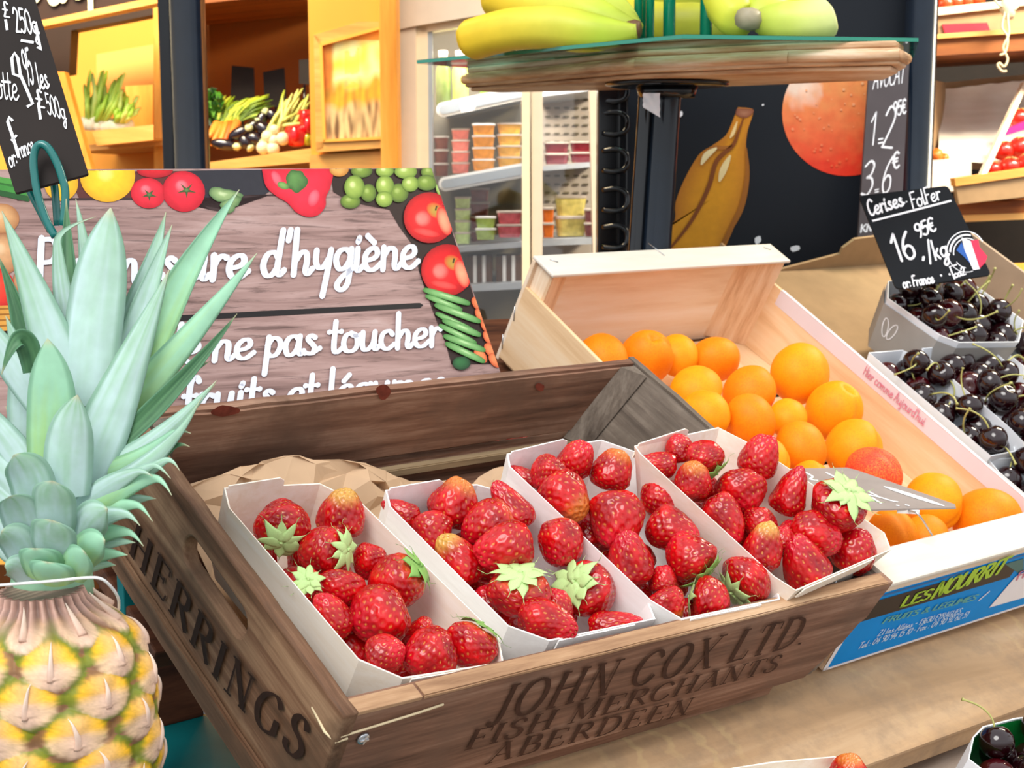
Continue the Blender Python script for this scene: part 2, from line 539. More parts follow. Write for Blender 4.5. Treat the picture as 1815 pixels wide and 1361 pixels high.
    def grid(s, nu, nv, fn, smooth=True, cf=None):
        v = [fn(i / (nu - 1), j / (nv - 1)) for j in range(nv) for i in range(nu)]
        f = [(j * nu + i, j * nu + i + 1, (j + 1) * nu + i + 1, (j + 1) * nu + i) for j in range(nv - 1) for i in range(nu - 1)]
        col = [cf(i / (nu - 1), j / (nv - 1)) for j in range(nv) for i in range(nu)] if cf else None
        return s.add(v, f, smooth, col)
    def shell(s, nu, nv, fn, th, smooth=True, cf=None):
        """a sheet with thickness th below it"""
        g = MB().grid(nu, nv, fn)
        P = g.v
        N = []
        for j in range(nv):
            for i in range(nu):
                a = P[j * nu + min(i + 1, nu - 1)] - P[j * nu + max(i - 1, 0)]
                b = P[min(j + 1, nv - 1) * nu + i] - P[max(j - 1, 0) * nu + i]
                q = a.cross(b)
                N.append(q.normalized() if q.length > 1e-12 else Vector((0, 0, 1)))
        k = nu * nv
        v = P + [p - q * th for p, q in zip(P, N)]
        f = list(g.f) + [tuple(i + k for i in reversed(ff)) for ff in g.f]
        ring = [i for i in range(nu)] + [j * nu + nu - 1 for j in range(1, nv)] + [(nv - 1) * nu + i for i in range(nu - 2, -1, -1)] + [j * nu for j in range(nv - 2, 0, -1)]
        for a, b in zip(ring, ring[1:] + ring[:1]):
            f.append((b, a, a + k, b + k))
        col = [cf(i / (nu - 1), j / (nv - 1)) for j in range(nv) for i in range(nu)] * 2 if cf else None
        return s.add(v, f, smooth, col)

def catmull(pts, n=6):
    pts = [Vector(p) for p in pts]
    if len(pts) < 3:
        return pts
    out = []
    P = [pts[0] * 2 - pts[1]] + pts + [pts[-1] * 2 - pts[-2]]
    for i in range(1, len(P) - 2):
        a, b, c, d = P[i - 1], P[i], P[i + 1], P[i + 2]
        for k in range(n):
            t = k / n
            out.append(0.5 * ((2 * b) + (c - a) * t + (2 * a - 5 * b + 4 * c - d) * t * t + (3 * b - a - 3 * c + d) * t ** 3))
    out.append(pts[-1])
    return out

# ------------------------------------------------------------------ lettering
# every glyph: advance | strokes separated by ';'   '!' = straight segments   '^' = hairline (serif face)
HAND = {
 'a': '50|40,40 30,50 14,46 6,26 12,4 24,2 36,16 42,48;42,50 41,14 46,1 54,10', 'b': '48|8,98 8,4;8,30 20,48 38,44 42,24 34,4 18,0 8,10',
 'c': '44|38,40 28,50 12,44 6,24 12,6 26,0 44,12', 'd': '54|40,38 30,50 14,46 6,24 14,3 28,2 40,18;46,98 42,50 40,14 46,1 56,10',
 'e': '46|8,22 28,26 38,36 33,48 20,48 8,36 6,18 14,3 30,1 48,14', 'f': '38|36,86 29,98 20,92 16,70 16,-2;!4,50 32,50',
 'g': '50|42,40 30,50 14,46 6,28 14,8 28,8 40,24 44,48;44,50 42,0 38,-28 24,-40 12,-30 24,-12 52,8', 'h': '54|10,98 10,0;10,26 24,46 36,46 40,30 38,8 44,0 54,10',
 'i': '24|10,50 9,12 14,0 26,10;!10,66 13,74', 'j': '26|12,50 12,-26 4,-38 -6,-30;!13,66 16,74', 'q': '50|42,40 30,50 14,46 6,28 14,8 28,8 40,24;44,50 42,-40', 'v': '46|!4,50 20,0 38,50', 'x': '44|!4,50 38,0;!36,50 4,0', 'z': '42|!4,50 36,50 4,0 38,0',
 'k': '46|10,98 10,0;!36,50 12,24;!18,28 40,0', 'l': '26|10,98 9,14 15,0 28,10',
 'm': '76|8,50 8,0;8,28 20,47 30,44 32,26 32,0;32,28 44,47 56,44 58,28 58,8 64,0 74,10', 'n': '54|8,50 8,0;8,28 22,47 36,44 39,28 38,8 44,0 55,10',
 'o': '50|26,50 12,44 6,24 12,5 26,0 40,8 44,26 38,44 26,50 34,42 52,44', 'p': '50|12,52 8,-44;10,30 22,48 38,44 43,26 34,6 20,2 10,12',
 'r': '38|8,52 10,30 10,0;10,28 16,42 26,50 36,46', 's': '44|32,44 22,50 14,40 32,18 26,2 8,4;30,4 46,14', 't': '34|16,84 14,14 22,0 36,10;!0,56 32,56',
 'u': '54|8,50 8,16 14,2 26,4 38,20 42,50;42,50 41,12 46,1 56,10', 'y': '52|8,50 8,26 16,12 28,14 40,32;44,50 38,0 30,-50', 
 '\u00e8': '46|8,22 28,26 38,36 33,48 20,48 8,36 6,18 14,3 30,1 48,14;!10,78 28,62', '\u00e9': '46|8,22 28,26 38,36 33,48 20,48 8,36 6,18 14,3 30,1 48,14;!16,62 30,78',
 '0': '46|24,100 8,80 6,50 8,20 24,0 40,20 42,50 40,80 24,100', '1': '34|!6,72 22,100 22,0', '2': '46|6,78 20,100 38,88 36,62 8,2;!6,0 44,0',
 '3': '44|6,90 24,100 38,84 30,58 16,54 34,46 40,22 24,0 4,10', '4': '46|!30,100 4,36 44,36;!32,60 32,0', '5': '46|!42,100 12,100 10,56;10,54 30,62 42,40 34,10 18,0 4,10',
 '6': '46|36,98 16,70 6,34 12,6 26,0 40,14 38,40 22,48 8,34', '7': '44|!4,100 42,100 16,0', '8': '46|24,52 8,70 12,92 26,100 38,86 34,66 12,40 6,18 22,0 40,14 38,38 24,52',
 '9': '46|40,66 26,50 8,64 10,90 26,100 40,86 40,56 34,20 24,0', '\u20ac': '48|44,88 30,100 14,86 10,50 14,14 30,0 44,10;!2,60 34,60;!2,42 32,42', '\u00a3': '40|34,86 24,98 16,84 18,40 8,2;!4,46 30,46;!8,2 36,2',
 ',': '18|!10,8 4,-16', '.': '16|!7,0 9,5', ':': '18|!8,8 9,12;!8,38 9,42', "'": '16|!10,98 7,76', '/': '34|!4,-10 28,106', '=': '46|!6,30 38,30;!6,56 38,56', '-': '32|!6,44 26,44', ' ': '26|',
 '&': '56|50,20 36,2 14,2 8,22 34,66 30,92 18,92 16,72 52,2',
 'A': '54|!4,0 26,100 48,0;!12,36 40,36', 'B': '46|!8,0 8,100;8,98 32,96 36,76 30,56 8,54;8,54 36,50 42,26 34,4 8,2', 'C': '50|46,84 30,100 10,80 6,46 14,10 32,0 48,14', 'D': '50|!8,0 8,100;8,98 34,92 44,56 36,10 8,2',
 'E': '44|!40,100 8,100 8,0 42,0;!8,52 34,52', 'F': '44|!8,0 8,100 42,100;!8,54 34,54', 'G': '52|46,84 30,100 10,80 6,46 14,10 34,0 46,14 46,44;!28,44 46,44', 'H': '52|!8,0 8,100;!44,0 44,100;!8,52 44,52', 'I': '18|!9,0 9,100',
 'K': '48|!8,0 8,100;!42,100 10,44;!18,52 46,0', 'Q': '54|28,100 10,84 6,50 10,16 28,0 44,16 48,50 44,84 28,100;!32,22 50,-4', 'W': '64|!4,100 18,0 32,70 46,0 60,100',
 'J': '40|!30,100 30,20;30,20 20,0 4,12', 'L': '42|!8,100 8,0 40,0', 'M': '62|!6,0 8,100 30,30 52,100 54,0', 'N': '52|!8,0 8,100 44,0 44,100', 'O': '54|28,100 10,84 6,50 10,16 28,0 44,16 48,50 44,84 28,100',
 'P': '46|!8,0 8,100;8,98 34,96 42,76 34,54 8,50', 'R': '50|!8,0 8,100;8,98 34,96 40,76 32,54 8,52;!24,52 46,0', 'S': '46|40,86 24,100 8,84 14,60 34,44 40,18 22,0 4,14', 'T': '48|!24,0 24,100;!2,100 46,100', 'U': '52|!8,100 8,24;8,26 16,2 34,2 44,26;!44,24 44,100',
 'V': '50|!4,100 26,0 46,100', 'X': '48|!4,0 44,100;!4,100 44,0', 'Y': '48|!4,100 24,50 44,100;!24,50 24,0', 'Z': '46|!4,100 42,100 4,0 44,0',
}
SERIF = {
 'A': '86|^!10,0 44,100;!44,100 76,0;^!24,36 62,36', 'B': '74|!18,0 18,100;^18,99 40,99;40,99 58,90 58,64 38,53;^38,53 18,53;38,53 66,44 66,10 42,1;^42,1 18,1',
 'C': '84|74,76 60,96 42,100 20,86 10,50 20,14 42,0 62,6 76,24', 'D': '88|!18,0 18,100;^18,99 42,99;42,99 70,84 80,50 70,16 42,1;^42,1 18,1', 'E': '74|!18,0 18,100;^!18,98 64,98;^!64,98 64,78;^!18,52 50,52;^!50,62 50,42;^!18,2 66,2;^!66,2 70,24',
 'F': '68|!18,0 18,100;^!18,98 62,98;^!62,98 64,76;^!18,52 48,52;^!48,62 48,42', 'G': '90|74,76 60,96 42,100 20,86 10,50 20,14 42,0 62,4 72,12;!72,4 72,44', 'H': '90|!18,0 18,100;!72,0 72,100;^!18,52 72,52', 'I': '38|!19,0 19,100',
 'J': '46|!30,100 30,14;30,18 24,-4 10,-8 2,4', 'L': '70|!18,0 18,100;^!18,2 62,2;^!62,2 66,26', 'M': '108|^!18,0 20,100;!20,100 54,8;^!54,8 88,100;!88,100 90,0', 'N': '90|^!18,0 18,100;!18,100 72,0;^!72,0 72,100',
 'O': '90|45,100 22,88 10,50 22,12 45,0 68,12 80,50 68,88 45,100', 'R': '82|!18,0 18,100;^18,99 42,99;42,99 62,88 60,60 40,51;^40,51 18,51;!40,51 78,0', 'S': '64|52,78 44,96 28,99 14,84 18,64 44,46 54,26 44,4 26,0 10,10 8,26', 'T': '76|!38,0 38,100;^!6,98 70,98;^!6,98 4,76;^!70,98 72,76',
 'X': '82|!12,100 70,0;^!12,0 68,100', '.': '24|!10,0 11,6', ' ': '34|',
}

def parse(face, text, track=0):
    """-> [(points, hairline, straight)], total advance"""
    x = 0; out = []
    for ch in text:
        adv, body = face[ch].split('|')
        for st in body.split(';'):
            if not st: continue
            hair = '^' in st; straight = '!' in st
            st = st.replace('^', '').replace('!', '')
            pts = [tuple(float(q) for q in p.split(',')) for p in st.split()]
            out.append(([(p[0] + x, p[1]) for p in pts], hair, straight))
        x += float(adv) + track
    return out, max(1, x - track)

def text_mesh(mb, text, P0, P1, Pup, normal, face=HAND, weight=9, contrast=0.0, hair=3.0, track=0, lift_=0.0006, serif=False, warp=None, italic=0.0):
    """baseline from P0 to P1, cap height from P0 to Pup, flat letters on a surface"""
    P0, P1, Pup = Vector(P0), Vector(P1), Vector(Pup)
    nrm = Vector(normal).normalized()
    strokes, adv = parse(face, text, track)
    U = (P1 - P0) / adv; V = (Pup - P0) / 100.0
    def place(x, y, k=0.0):
        x = x + y * italic
        if warp: return warp(x / adv, y / 100.0) + nrm * (lift_ + k)
        return P0 + U * x + V * y + nrm * (lift_ + k)
    k = 0
    for pts, hr, straight in strokes:
        k += 0.00002
        sp = [Vector((p[0], p[1], 0)) for p in pts]
        if not straight: sp = catmull(sp, 6)
        pieces = [sp]
        if straight and len(sp) > 2:
            pieces = [sp[i:i + 2] for i in range(len(sp) - 1)]
        for pc in pieces:
            L = []; Rr = []
            for i, p in enumerate(pc):
                t = pc[min(i + 1, len(pc) - 1)] - pc[max(i - 1, 0)]
                t = t.normalized() if t.length > 1e-9 else Vector((1, 0, 0))
                w = hair if hr else (hair + (weight - hair) * abs(t.y) if contrast else weight)
                n2 = Vector((-t.y, t.x, 0)) * w / 2
                L.append(place(p.x + n2.x, p.y + n2.y, k)); Rr.append(place(p.x - n2.x, p.y - n2.y, k))
            n = len(pc)
            mb.add(L + Rr, [(n + i, n + i + 1, i + 1, i) for i in range(n - 1)])
            if not serif:
                for p in (pc[0], pc[-1]):
                    c = [place(p.x + weight / 2 * math.cos(a * math.pi / 4), p.y + weight / 2 * math.sin(a * math.pi / 4), k + 0.00001) for a in range(8)]
                    mb.add(c, [tuple(range(8))])
        if serif and straight and len(pts) == 2:
            for p in pts:
                dx = abs(pts[0][0] - pts[1][0]); dy = abs(pts[0][1] - pts[1][1])
                if dy > 60 and (abs(p[1]) < 1 or abs(p[1] - 100) < 1):
                    q = [(p[0] - 13, p[1] - hair / 2), (p[0] + 13, p[1] - hair / 2), (p[0] + 13, p[1] + hair / 2), (p[0] - 13, p[1] + hair / 2)]
                    mb.add([place(a, b, k + 1e-5) for a, b in q], [(0, 1, 2, 3)])
    return mb

def line_mesh(mb, pts, w, normal, lift_=0.0006):
    nrm = Vector(normal).normalized()
    pts = [Vector(p) + nrm * lift_ for p in pts]
    L = []; R2 = []
    for i, p in enumerate(pts):
        t = (pts[min(i + 1, len(pts) - 1)] - pts[max(i - 1, 0)]).normalized()
        n2 = nrm.cross(t) * w / 2
        L.append(p + n2); R2.append(p - n2)
    n = len(pts)
    mb.add(L + R2, [(n + i, n + i + 1, i + 1, i) for i in range(n - 1)])

class Plane3:
    """a plane through world points with a normal; pixels are read onto it in the coordinates of frame fr"""
    def __init__(s, fr, ax, val, sign=1):
        s.fr = fr; s.ax = ax; s.val = val
        n = [0, 0, 0]; n[ax] = sign
        s.n = Vector(n)
    def p(s, px, py):
        return s.fr.hit(px, py, s.ax, s.val)
    def text(s, mb, t, p0, p1, pu, **kw):
        return text_mesh(mb, t, s.p(*p0), s.p(*p1), s.p(*pu), s.n, **kw)
    def poly(s, mb, px, lift_=0.0004, col=None):
        mb.add([s.p(*q) + s.n * lift_ for q in px], [tuple(range(len(px)))], False, col)
    def line(s, mb, px, w, lift_=0.0006):
        line_mesh(mb, [s.p(*q) for q in px], w, s.n, lift_)
# ------------------------------------------------------------------ display stand
ZB = -0.136     # level of the sloping deck in S
stand = thing('display_stand', 'sloping wooden display stand with a tan front plank under the fruit crates', 'stand', S.mat())
mb = MB().box((0.10, -0.081, ZB - 0.028), (1.5, 0.22, ZB), 0.003)
mb.build('front_plank', 'plank', stand)
mb = MB().box((0.0, 0.224, ZB - 0.024), (1.42, 0.68, ZB - 0.006), 0.002)
mb.build('deck_board', 'riser', stand)
mb = MB().box((0.05, -0.40, -0.202), (1.5, 0.02, -0.182), 0.003)
mb.build('lower_step', 'step', stand)
mb = MB().box((0.10, -0.03, -0.182), (1.5, -0.015, ZB - 0.029))
mb.build('step_riser', 'riser', stand)

# brown box that carries the back of the old crate, on the teal table
yaw = math.atan2(0.6450, 0.7635)
TZ = 0.900
rb0 = at(275, 1292, 1.0)
k = (TZ - CAM.z) / (rb0.z - CAM.z)
rb0 = CAM + (rb0 - CAM) * k
RB = Frame(rb0, [(math.cos(yaw), math.sin(yaw), 0), (-math.sin(yaw), math.cos(yaw), 0), (0, 0, 1)])
MB().box((-0.10, 0.0, 0.0), (0.05, 0.02, 0.135), 0.002).build('riser_box', 'riser').matrix_world = RB.mat()
o = bpy.data.objects['riser_box']
tag(o, 'dark brown riser board under the side of the old crate, beside the pineapple', 'board')
tb = thing('teal_table', 'teal painted table top below the pineapple and the old crate', 'table', Matrix.Translation(RB.o) @ Matrix.Rotation(yaw, 4, 'Z'))
MB().box((-0.75, -0.42, -0.03), (0.055, 0.55, 0.0), 0.004).build('table_top', 'teal', tb)
for sx, sy in ((-0.7, -0.38), (0.0, -0.38), (-0.7, 0.5), (0.0, 0.5)):
    MB().box((sx - 0.025, sy - 0.025, -TZ), (sx + 0.025, sy + 0.025, -0.03), 0.003).build('leg', 'teal', tb)
for sx, sy in ((0.15, 0.05), (1.38, 0.05), (0.15, 0.62), (1.38, 0.62)):
    p = S.w(sx, sy, ZB - 0.03)
    q = S.l(Vector((p.x, p.y, 0.0)))
    a = Vector((sx, sy, ZB - 0.03))
    mbl = MB()
    r_ = 0.025
    mbl.hexa([q + Vector((-r_, -r_, 0)), q + Vector((r_, -r_, 0)), q + Vector((r_, r_, 0)), q + Vector((-r_, r_, 0)),
              a + Vector((-r_, -r_, 0)), a + Vector((r_, -r_, 0)), a + Vector((r_, r_, 0)), a + Vector((-r_, r_, 0))])
    mbl.build('leg', 'riser', stand)
# teal upright seen between the pineapple and the crate
p = at(222, 960, 1.20)
MB().box((-0.006, -0.006, 0), (0.006, 0.006, p.z - TZ), 0.001).build('upright', 'teal', tb).location = tb.matrix_world.inverted() @ Vector((p.x, p.y, TZ))
# ------------------------------------------------------------------ old fish crate
crate = thing('fish_crate', 'old dark wooden fish crate with stencilled lettering holding the strawberry punnets', 'crate', S.mat())
W_, DL, DR = 0.585, 0.352, 0.376
def worn(v):
    return v
def board(a, b, mat, name, bev=0.003, wob=0.0012, parent=crate, nx=14):
    """a board with slightly worn, uneven edges"""
    bm = bmesh.new()
    bmesh.ops.create_cube(bm, size=1.0)
    a = Vector(a); b = Vector(b)
    for v in bm.verts:
        v.co = Vector([(a[i] + b[i]) / 2 + v.co[i] * (b[i] - a[i]) for i in range(3)])
    long_ = max(range(3), key=lambda i: b[i] - a[i])
    ed = [e for e in bm.edges if abs((e.verts[0].co - e.verts[1].co)[long_]) > 1e-6]
    bmesh.ops.bevel(bm, geom=ed, offset=bev, segments=2, affect='EDGES')
    ed = [e for e in bm.edges if abs((e.verts[0].co - e.verts[1].co)[long_]) > (b[long_] - a[long_]) * 0.9]
    bmesh.ops.subdivide_edges(bm, edges=ed, cuts=nx)
    for v in bm.verts:
        n = noise.noise_vector(v.co * 28) * wob + noise.noise_vector(v.co * 90) * wob * 0.5
        v.co += n
    me = bpy.data.meshes.new(name)
    bm.to_mesh(me); bm.free()
    for p in me.polygons: p.use_smooth = False
    me.materials.append(MT[mat])
    return link(name, me, parent)

# front board, chipped at its lower right corner
mbf = MB()
chip = [(0.0, -0.1), (0.523, -0.1), (0.548, -0.073), (0.556, -0.066), (0.566, -0.046), (0.574, -0.040), (0.580, -0.018), (0.587, -0.002), (0.585, 0.0)]
top = [(0.585 - i * 0.585 / 24, 0.0 + 0.0012 * noise.noise(Vector((i * 0.9, 3, 0)))) for i in range(1, 24)] + [(0.0, 0.0)]
poly = chip + top
mbf.prism([(x, 0.0, z) for x, z in poly], (0, 0.015, 0))
fb = mbf.build('front_board', 'oldwood', crate)
bv = fb.modifiers.new('b', 'BEVEL'); bv.width = 0.0022; bv.segments = 2; bv.limit_method = 'ANGLE'
# pale worn strip and groove along the top of the front board
mb = MB()
mb.box((0.004, -0.0012, -0.0022), (0.06, 0.012, 0.0012), 0.0008)
mb.build('worn_strip', 'worn', crate)
board((-0.0024, 0.004, -0.0026), (0.0062, DL - 0.004, 0.0012), 'worn_y', 'worn_strip', 0.0012, 0.0006)
board((0.062, -0.0004, -0.0030), (0.578, 0.0135, 0.0008), 'worn', 'worn_strip', 0.0010, 0.0006)
mb = MB()
mb.tube([(0.0, -0.0012, -0.018), (0.018, -0.0016, -0.0165), (0.06, -0.0016, -0.0135), (0.082, -0.001, -0.012)], 0.0009, 6)
mb.tube([(-0.003, 0.03, -0.02), (-0.004, 0.010, -0.023), (-0.002, -0.001, -0.0225), (0.006, -0.0018, -0.0205)], 0.0011, 6)
mb.build('wire', 'twine', crate)
mb = MB(); scq = S.hit(643, 1308, 1, -0.0006); mb.lathe([(0.0001, 0.0020), (0.0042, 0.0016), (0.0050, 0.0)], 16, lambda q: Vector((q.x + scq.x, -q.z - 0.0006, q.y + scq.z)))
mb.box((scq.x - 0.0034, -0.0034, scq.z - 0.0006), (scq.x + 0.0034, -0.0024, scq.z + 0.0006)); mb.box((scq.x - 0.0006, -0.0034, scq.z - 0.0034), (scq.x + 0.0006, -0.0024, scq.z + 0.0034))
mb.build('screw', 'steel', crate)
# back: upper board, slit, lower board and a batten
def ytilt(o):
    for v in o.data.vertices:
        v.co.y += (DR - DL) * v.co.x / W_
ytilt(board((0.012, DL - 0.014, -0.078), (0.575, DL, 0.0), 'oldwood', 'back_board'))
ytilt(board((0.012, DL - 0.014, -0.116), (0.525, DL, -0.085), 'oldwood', 'back_board'))
ytilt(board((0.255, DL - 0.022, -0.095), (0.530, DL - 0.014, -0.0862), 'batten', 'batten', 0.001, 0.0004))
# left end board with its hand hole
def plate_with_hole(name, outer, hole, th, mat, parent, conv):
    cu = bpy.data.curves.new(name, 'CURVE')
    cu.dimensions = '2D'; cu.fill_mode = 'BOTH'
    cu.extrude = th / 2; cu.bevel_depth = 0.0018; cu.bevel_resolution = 1
    for loop in (outer, hole):
        sp = cu.splines.new('POLY'); sp.points.add(len(loop) - 1)
        for p, q in zip(sp.points, loop): p.co = (q[0], q[1], 0, 1)
        sp.use_cyclic_u = True
    tmp = bpy.data.objects.new(name + '_tmp', cu)
    COL.objects.link(tmp)
    dg = bpy.context.evaluated_depsgraph_get()
    me = bpy.data.meshes.new_from_object(tmp.evaluated_get(dg))
    bpy.data.objects.remove(tmp); bpy.data.curves.remove(cu)
    for v in me.vertices: v.co = conv(v.co)
    me.materials.clear(); me.materials.append(MT[mat])
    me.name = name
    return link(name, me, parent)
outer = [(0.0, -0.1)] + [(0.0, -0.001)] + [(i * DL / 20, 0.0015 * noise.noise(Vector((i * 0.8, 9, 1)))) for i in range(21)] + [(DL, -0.116), (0.2, -0.118)]
hole = []
y0, y1, zc0, zc1, hr = 0.132, 0.208, -0.0310, -0.0300, 0.0140
for a in range(0, 9):
    t = -math.pi / 2 + math.pi * a / 8
    hole.append((y1 + hr * math.cos(t), zc1 + hr * math.sin(t)))
for a in range(0, 9):
    t = math.pi / 2 + math.pi * a / 8
    hole.append((y0 + hr * math.cos(t), zc0 + hr * math.sin(t)))
plate_with_hole('end_board', outer, hole, 0.0085, 'oldwood_y', crate, lambda c: Vector((0.0045 + c.z - 0.002, c.x, c.y)))
eb = board((0.574, 0.002, -0.099), (0.587, DR, 0.0), 'oldwood_grey_y', 'end_board')
for v in eb.data.vertices:
    v.co.x += 0.52 * min(0.0, v.co.z + 0.004)      # the old end leans in
# side ledge strip under the stencil
board((-0.0085, 0.0, -0.119), (-0.0035, DL, -0.099), 'oldwood_y', 'edge_strip', 0.0015, 0.0008)
# triangular corner posts
for x0, dx, yy in ((0.5735, -0.020, DR - 0.016), (0.014, 0.03, DL - 0.014)):
    MB().prism([(x0 + (-0.044 if dx < 0 else 0), yy, -0.085), (x0 + dx + (-0.044 if dx < 0 else 0), yy, -0.085), (x0 + (-0.044 if dx < 0 else 0), yy - 0.020, -0.085)], (0.043 if dx < 0 else 0, 0, 0.084)).build('corner_post', 'oldwood_grey', crate)
for i in range(4):
    board((0.012, 0.018 + i * 0.086, -0.134), (0.512, 0.018 + i * 0.086 + 0.075, -0.108), 'oldwood', 'base_slat', 0.001, 0.0005)
# stencilled lettering
PF = Plane3(S, 1, 0.0, -1)
mb = MB()
kw = dict(face=SERIF, weight=12.5, contrast=1, hair=5.5, serif=True, lift_=0.0014)
PF.text(mb, 'JOHN COX LTD.', (862, 1281), (1420, 1138), (893, 1216), track=9, **kw)
PF.text(mb, 'FISH MERCHANTS', (818, 1328), (1372, 1185), (836, 1293), track=6, **kw)
PF.text(mb, 'ABERDEEN', (858, 1352), (1215, 1262), (876, 1318), track=14, **kw)
mb.build('stencil_lettering', 'ink', crate)
mb = MB()
def wherr(u, v):
    y = 0.290 + (0.020 - 0.290) * u
    xs = [(0.02, -0.0605), (0.085, -0.0800), (0.13, -0.0875), (0.29, -0.0915)]
    zb = np.interp(y, [q[0] for q in xs], [q[1] for q in xs])
    zt = np.interp(y, [0.02, 0.048, 0.085, 0.14, 0.29], [-0.0285, -0.0345, -0.050, -0.0575, -0.0625])
    return Vector((-0.0085 if zb + (zt - zb) * v < -0.0985 else -0.0040, y, zb + (zt - zb) * v))
text_mesh(mb, 'HERRINGS', (0, 0, 0), (1, 0, 0), (0, 1, 0), (-1, 0, 0), face=SERIF, weight=17, contrast=1, hair=6, track=12, serif=True, warp=wherr, lift_=0.0011)
mb.build('stencil_lettering', 'ink_side', crate)
# berry stains on the back board
mstain = plain('juice_stain', '#733528', 0.7, 0.2, var=0.3, vs=120)
for px, py, rx, ry, sd in ((680, 695, 13, 14, 1.0), (957, 686, 8, 7, 4.0), (400, 728, 26, 10, 7.0)):
    q = S.hit(px, py, 1, DL)
    dep = DL + (DR - DL) * q.x / W_ - 0.0158
    pts = []
    for a in range(14):
        t = a * math.tau / 14
        r = 1 + 0.35 * noise.noise(Vector((math.cos(t), math.sin(t), sd)))
        pts.append(S.hit(px + rx * r * math.cos(t), py + ry * r * math.sin(t), 1, dep))
    tag(MB().add(pts, [tuple(range(14))]).build('juice_stain', mstain, crate), 'red berry juice stain')

# crumpled kraft paper lining the crate
edge_px = [(318, 872), (350, 856), (420, 829), (470, 822), (522, 804), (560, 810), (640, 818), (700, 845), (730, 856), (790, 850), (835, 858), (862, 846), (900, 822), (960, 815), (1120, 790)]
tops = [S.hit(px, py, 1, 0.318) for px, py in edge_px]
tops[0].x = max(tops[0].x, 0.022)
def paper_pt(u, v, rng):
    f = u * (len(tops) - 1); i = min(int(f), len(tops) - 2); t = f - i
    tp = tops[i].lerp(tops[i + 1], t)
    x = max(0.022, min(0.505, tp.x))
    if v < 0.35:
        w = v / 0.35
        y = 0.318 - 0.045 * w; z = tp.z + (-0.088 - tp.z) * w ** 1.2
        j = 0.35 + w * (1 - w) * 2.6
    else:
        w = (v - 0.35) / 0.65
        y = 0.273 - 0.25 * w; z = -0.088 - 0.010 * min(1, w * 4); j = 0.35
    return Vector((max(0.020, x + rng.uniform(-0.010, 0.010) * j), min(y + rng.uniform(-0.013, 0.013) * j, 0.334), max(z + rng.uniform(-0.007, 0.007) * j, -0.104)))
rngp = random.Random(12)
NU, NV = 27, 13
PG0 = {}
for jv in range(NV):
    for iu in range(NU):
        u = iu / (NU - 1) + (rngp.uniform(-0.014, 0.014) if 0 < iu < NU - 1 else 0)
        v = (jv / (NV - 1)) ** 1.25
        PG0[iu, jv] = paper_pt(u, v, rngp)
mb = MB(); mb.shell(NU, NV, lambda u, v: PG0[round(u * (NU - 1)), round(v * (NV - 1))], 0.0006, smooth=False)
o = mb.build('kraft_paper', 'kraft'); o.matrix_world = S.mat()
tag(o, 'crumpled brown kraft paper lining the old crate behind the punnets', 'paper')

# ------------------------------------------------------------------ strawberries
def smooth01(x): return x * x * (3 - 2 * x)
def berry_mesh(name, seed, shape, tipcol, shoulder, ns=150, lat=70, lon=92):
    rng = np.random.default_rng(seed)
    t = np.linspace(0, np.pi, lat)[:, None] * np.ones((1, lon))
    p = np.linspace(0, 2 * np.pi, lon, endpoint=False)[None, :] * np.ones((lat, 1))
    q = np.stack([np.sin(t) * np.cos(p), np.sin(t) * np.sin(p), np.cos(t)], -1).reshape(-1, 3)
    # seeds on a spiral
    i = np.arange(ns) + 0.5
    sz = 1 - 2 * i / ns
    sp = i * 2.399963
    sd = np.stack([np.sqrt(1 - sz ** 2) * np.cos(sp), np.sqrt(1 - sz ** 2) * np.sin(sp), sz], -1)
    sd += rng.normal(0, 0.02, sd.shape); sd /= np.linalg.norm(sd, axis=1, keepdims=True)
    dots = q @ sd.T
    near = dots.max(1)
    ang = np.arccos(np.clip(near, -1, 1))
    s0 = 0.62 * np.sqrt(4 * np.pi / ns)
    dim = np.exp(-(ang / (s0 * 0.52)) ** 2)
    seedm = np.clip(1 - (ang / (s0 * 0.27)) ** 2, 0, 1)
    z = q[:, 2]
    taper, squash, tiplen = shape
    w = (1 - z) / 2
    rad = 1 - taper * smooth01(np.clip(w, 0, 1)) 
    zz = np.where(z > 0, z * 0.78 - 0.10 * np.exp(-((1 - z) / 0.10)), z * tiplen)
    P = np.stack([q[:, 0] * rad, q[:, 1] * rad * squash, zz], -1)
    lump = np.array([noise.noise(Vector(a) * 1.6 + Vector((seed * 3.1, 0, 0))) for a in q])
    P *= (1 + 0.09 * lump + 0.012 - 0.075 * dim + 0.06 * seedm)[:, None]
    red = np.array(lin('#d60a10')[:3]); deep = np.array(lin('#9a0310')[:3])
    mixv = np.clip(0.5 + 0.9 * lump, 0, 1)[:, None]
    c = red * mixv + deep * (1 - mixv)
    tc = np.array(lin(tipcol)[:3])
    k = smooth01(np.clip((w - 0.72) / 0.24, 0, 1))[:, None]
    c = c * (1 - k) + tc * k
    if shoulder:
        k = smooth01(np.clip((0.24 - w) / 0.2, 0, 1))[:, None]
        c = c * (1 - k) + np.array(lin(shoulder)[:3]) * k
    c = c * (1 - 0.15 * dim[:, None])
    ss = np.array(lin('#e8a24c')[:3]); s2 = np.array(lin('#c8442c')[:3])
    pick = rng.random(ns)[dots.argmax(1)][:, None]
    sc_ = np.where(pick > 0.35, ss, s2)
    c = c * (1 - seedm[:, None]) + sc_ * seedm[:, None]
    v = P.tolist()
    f = [(a * lon + b, (a + 1) * lon + b, (a + 1) * lon + (b + 1) % lon, a * lon + (b + 1) % lon) for a in range(lat - 1) for b in range(lon)]
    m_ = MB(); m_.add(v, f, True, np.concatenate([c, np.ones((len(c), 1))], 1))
    return m_.mesh(name, 'berry')
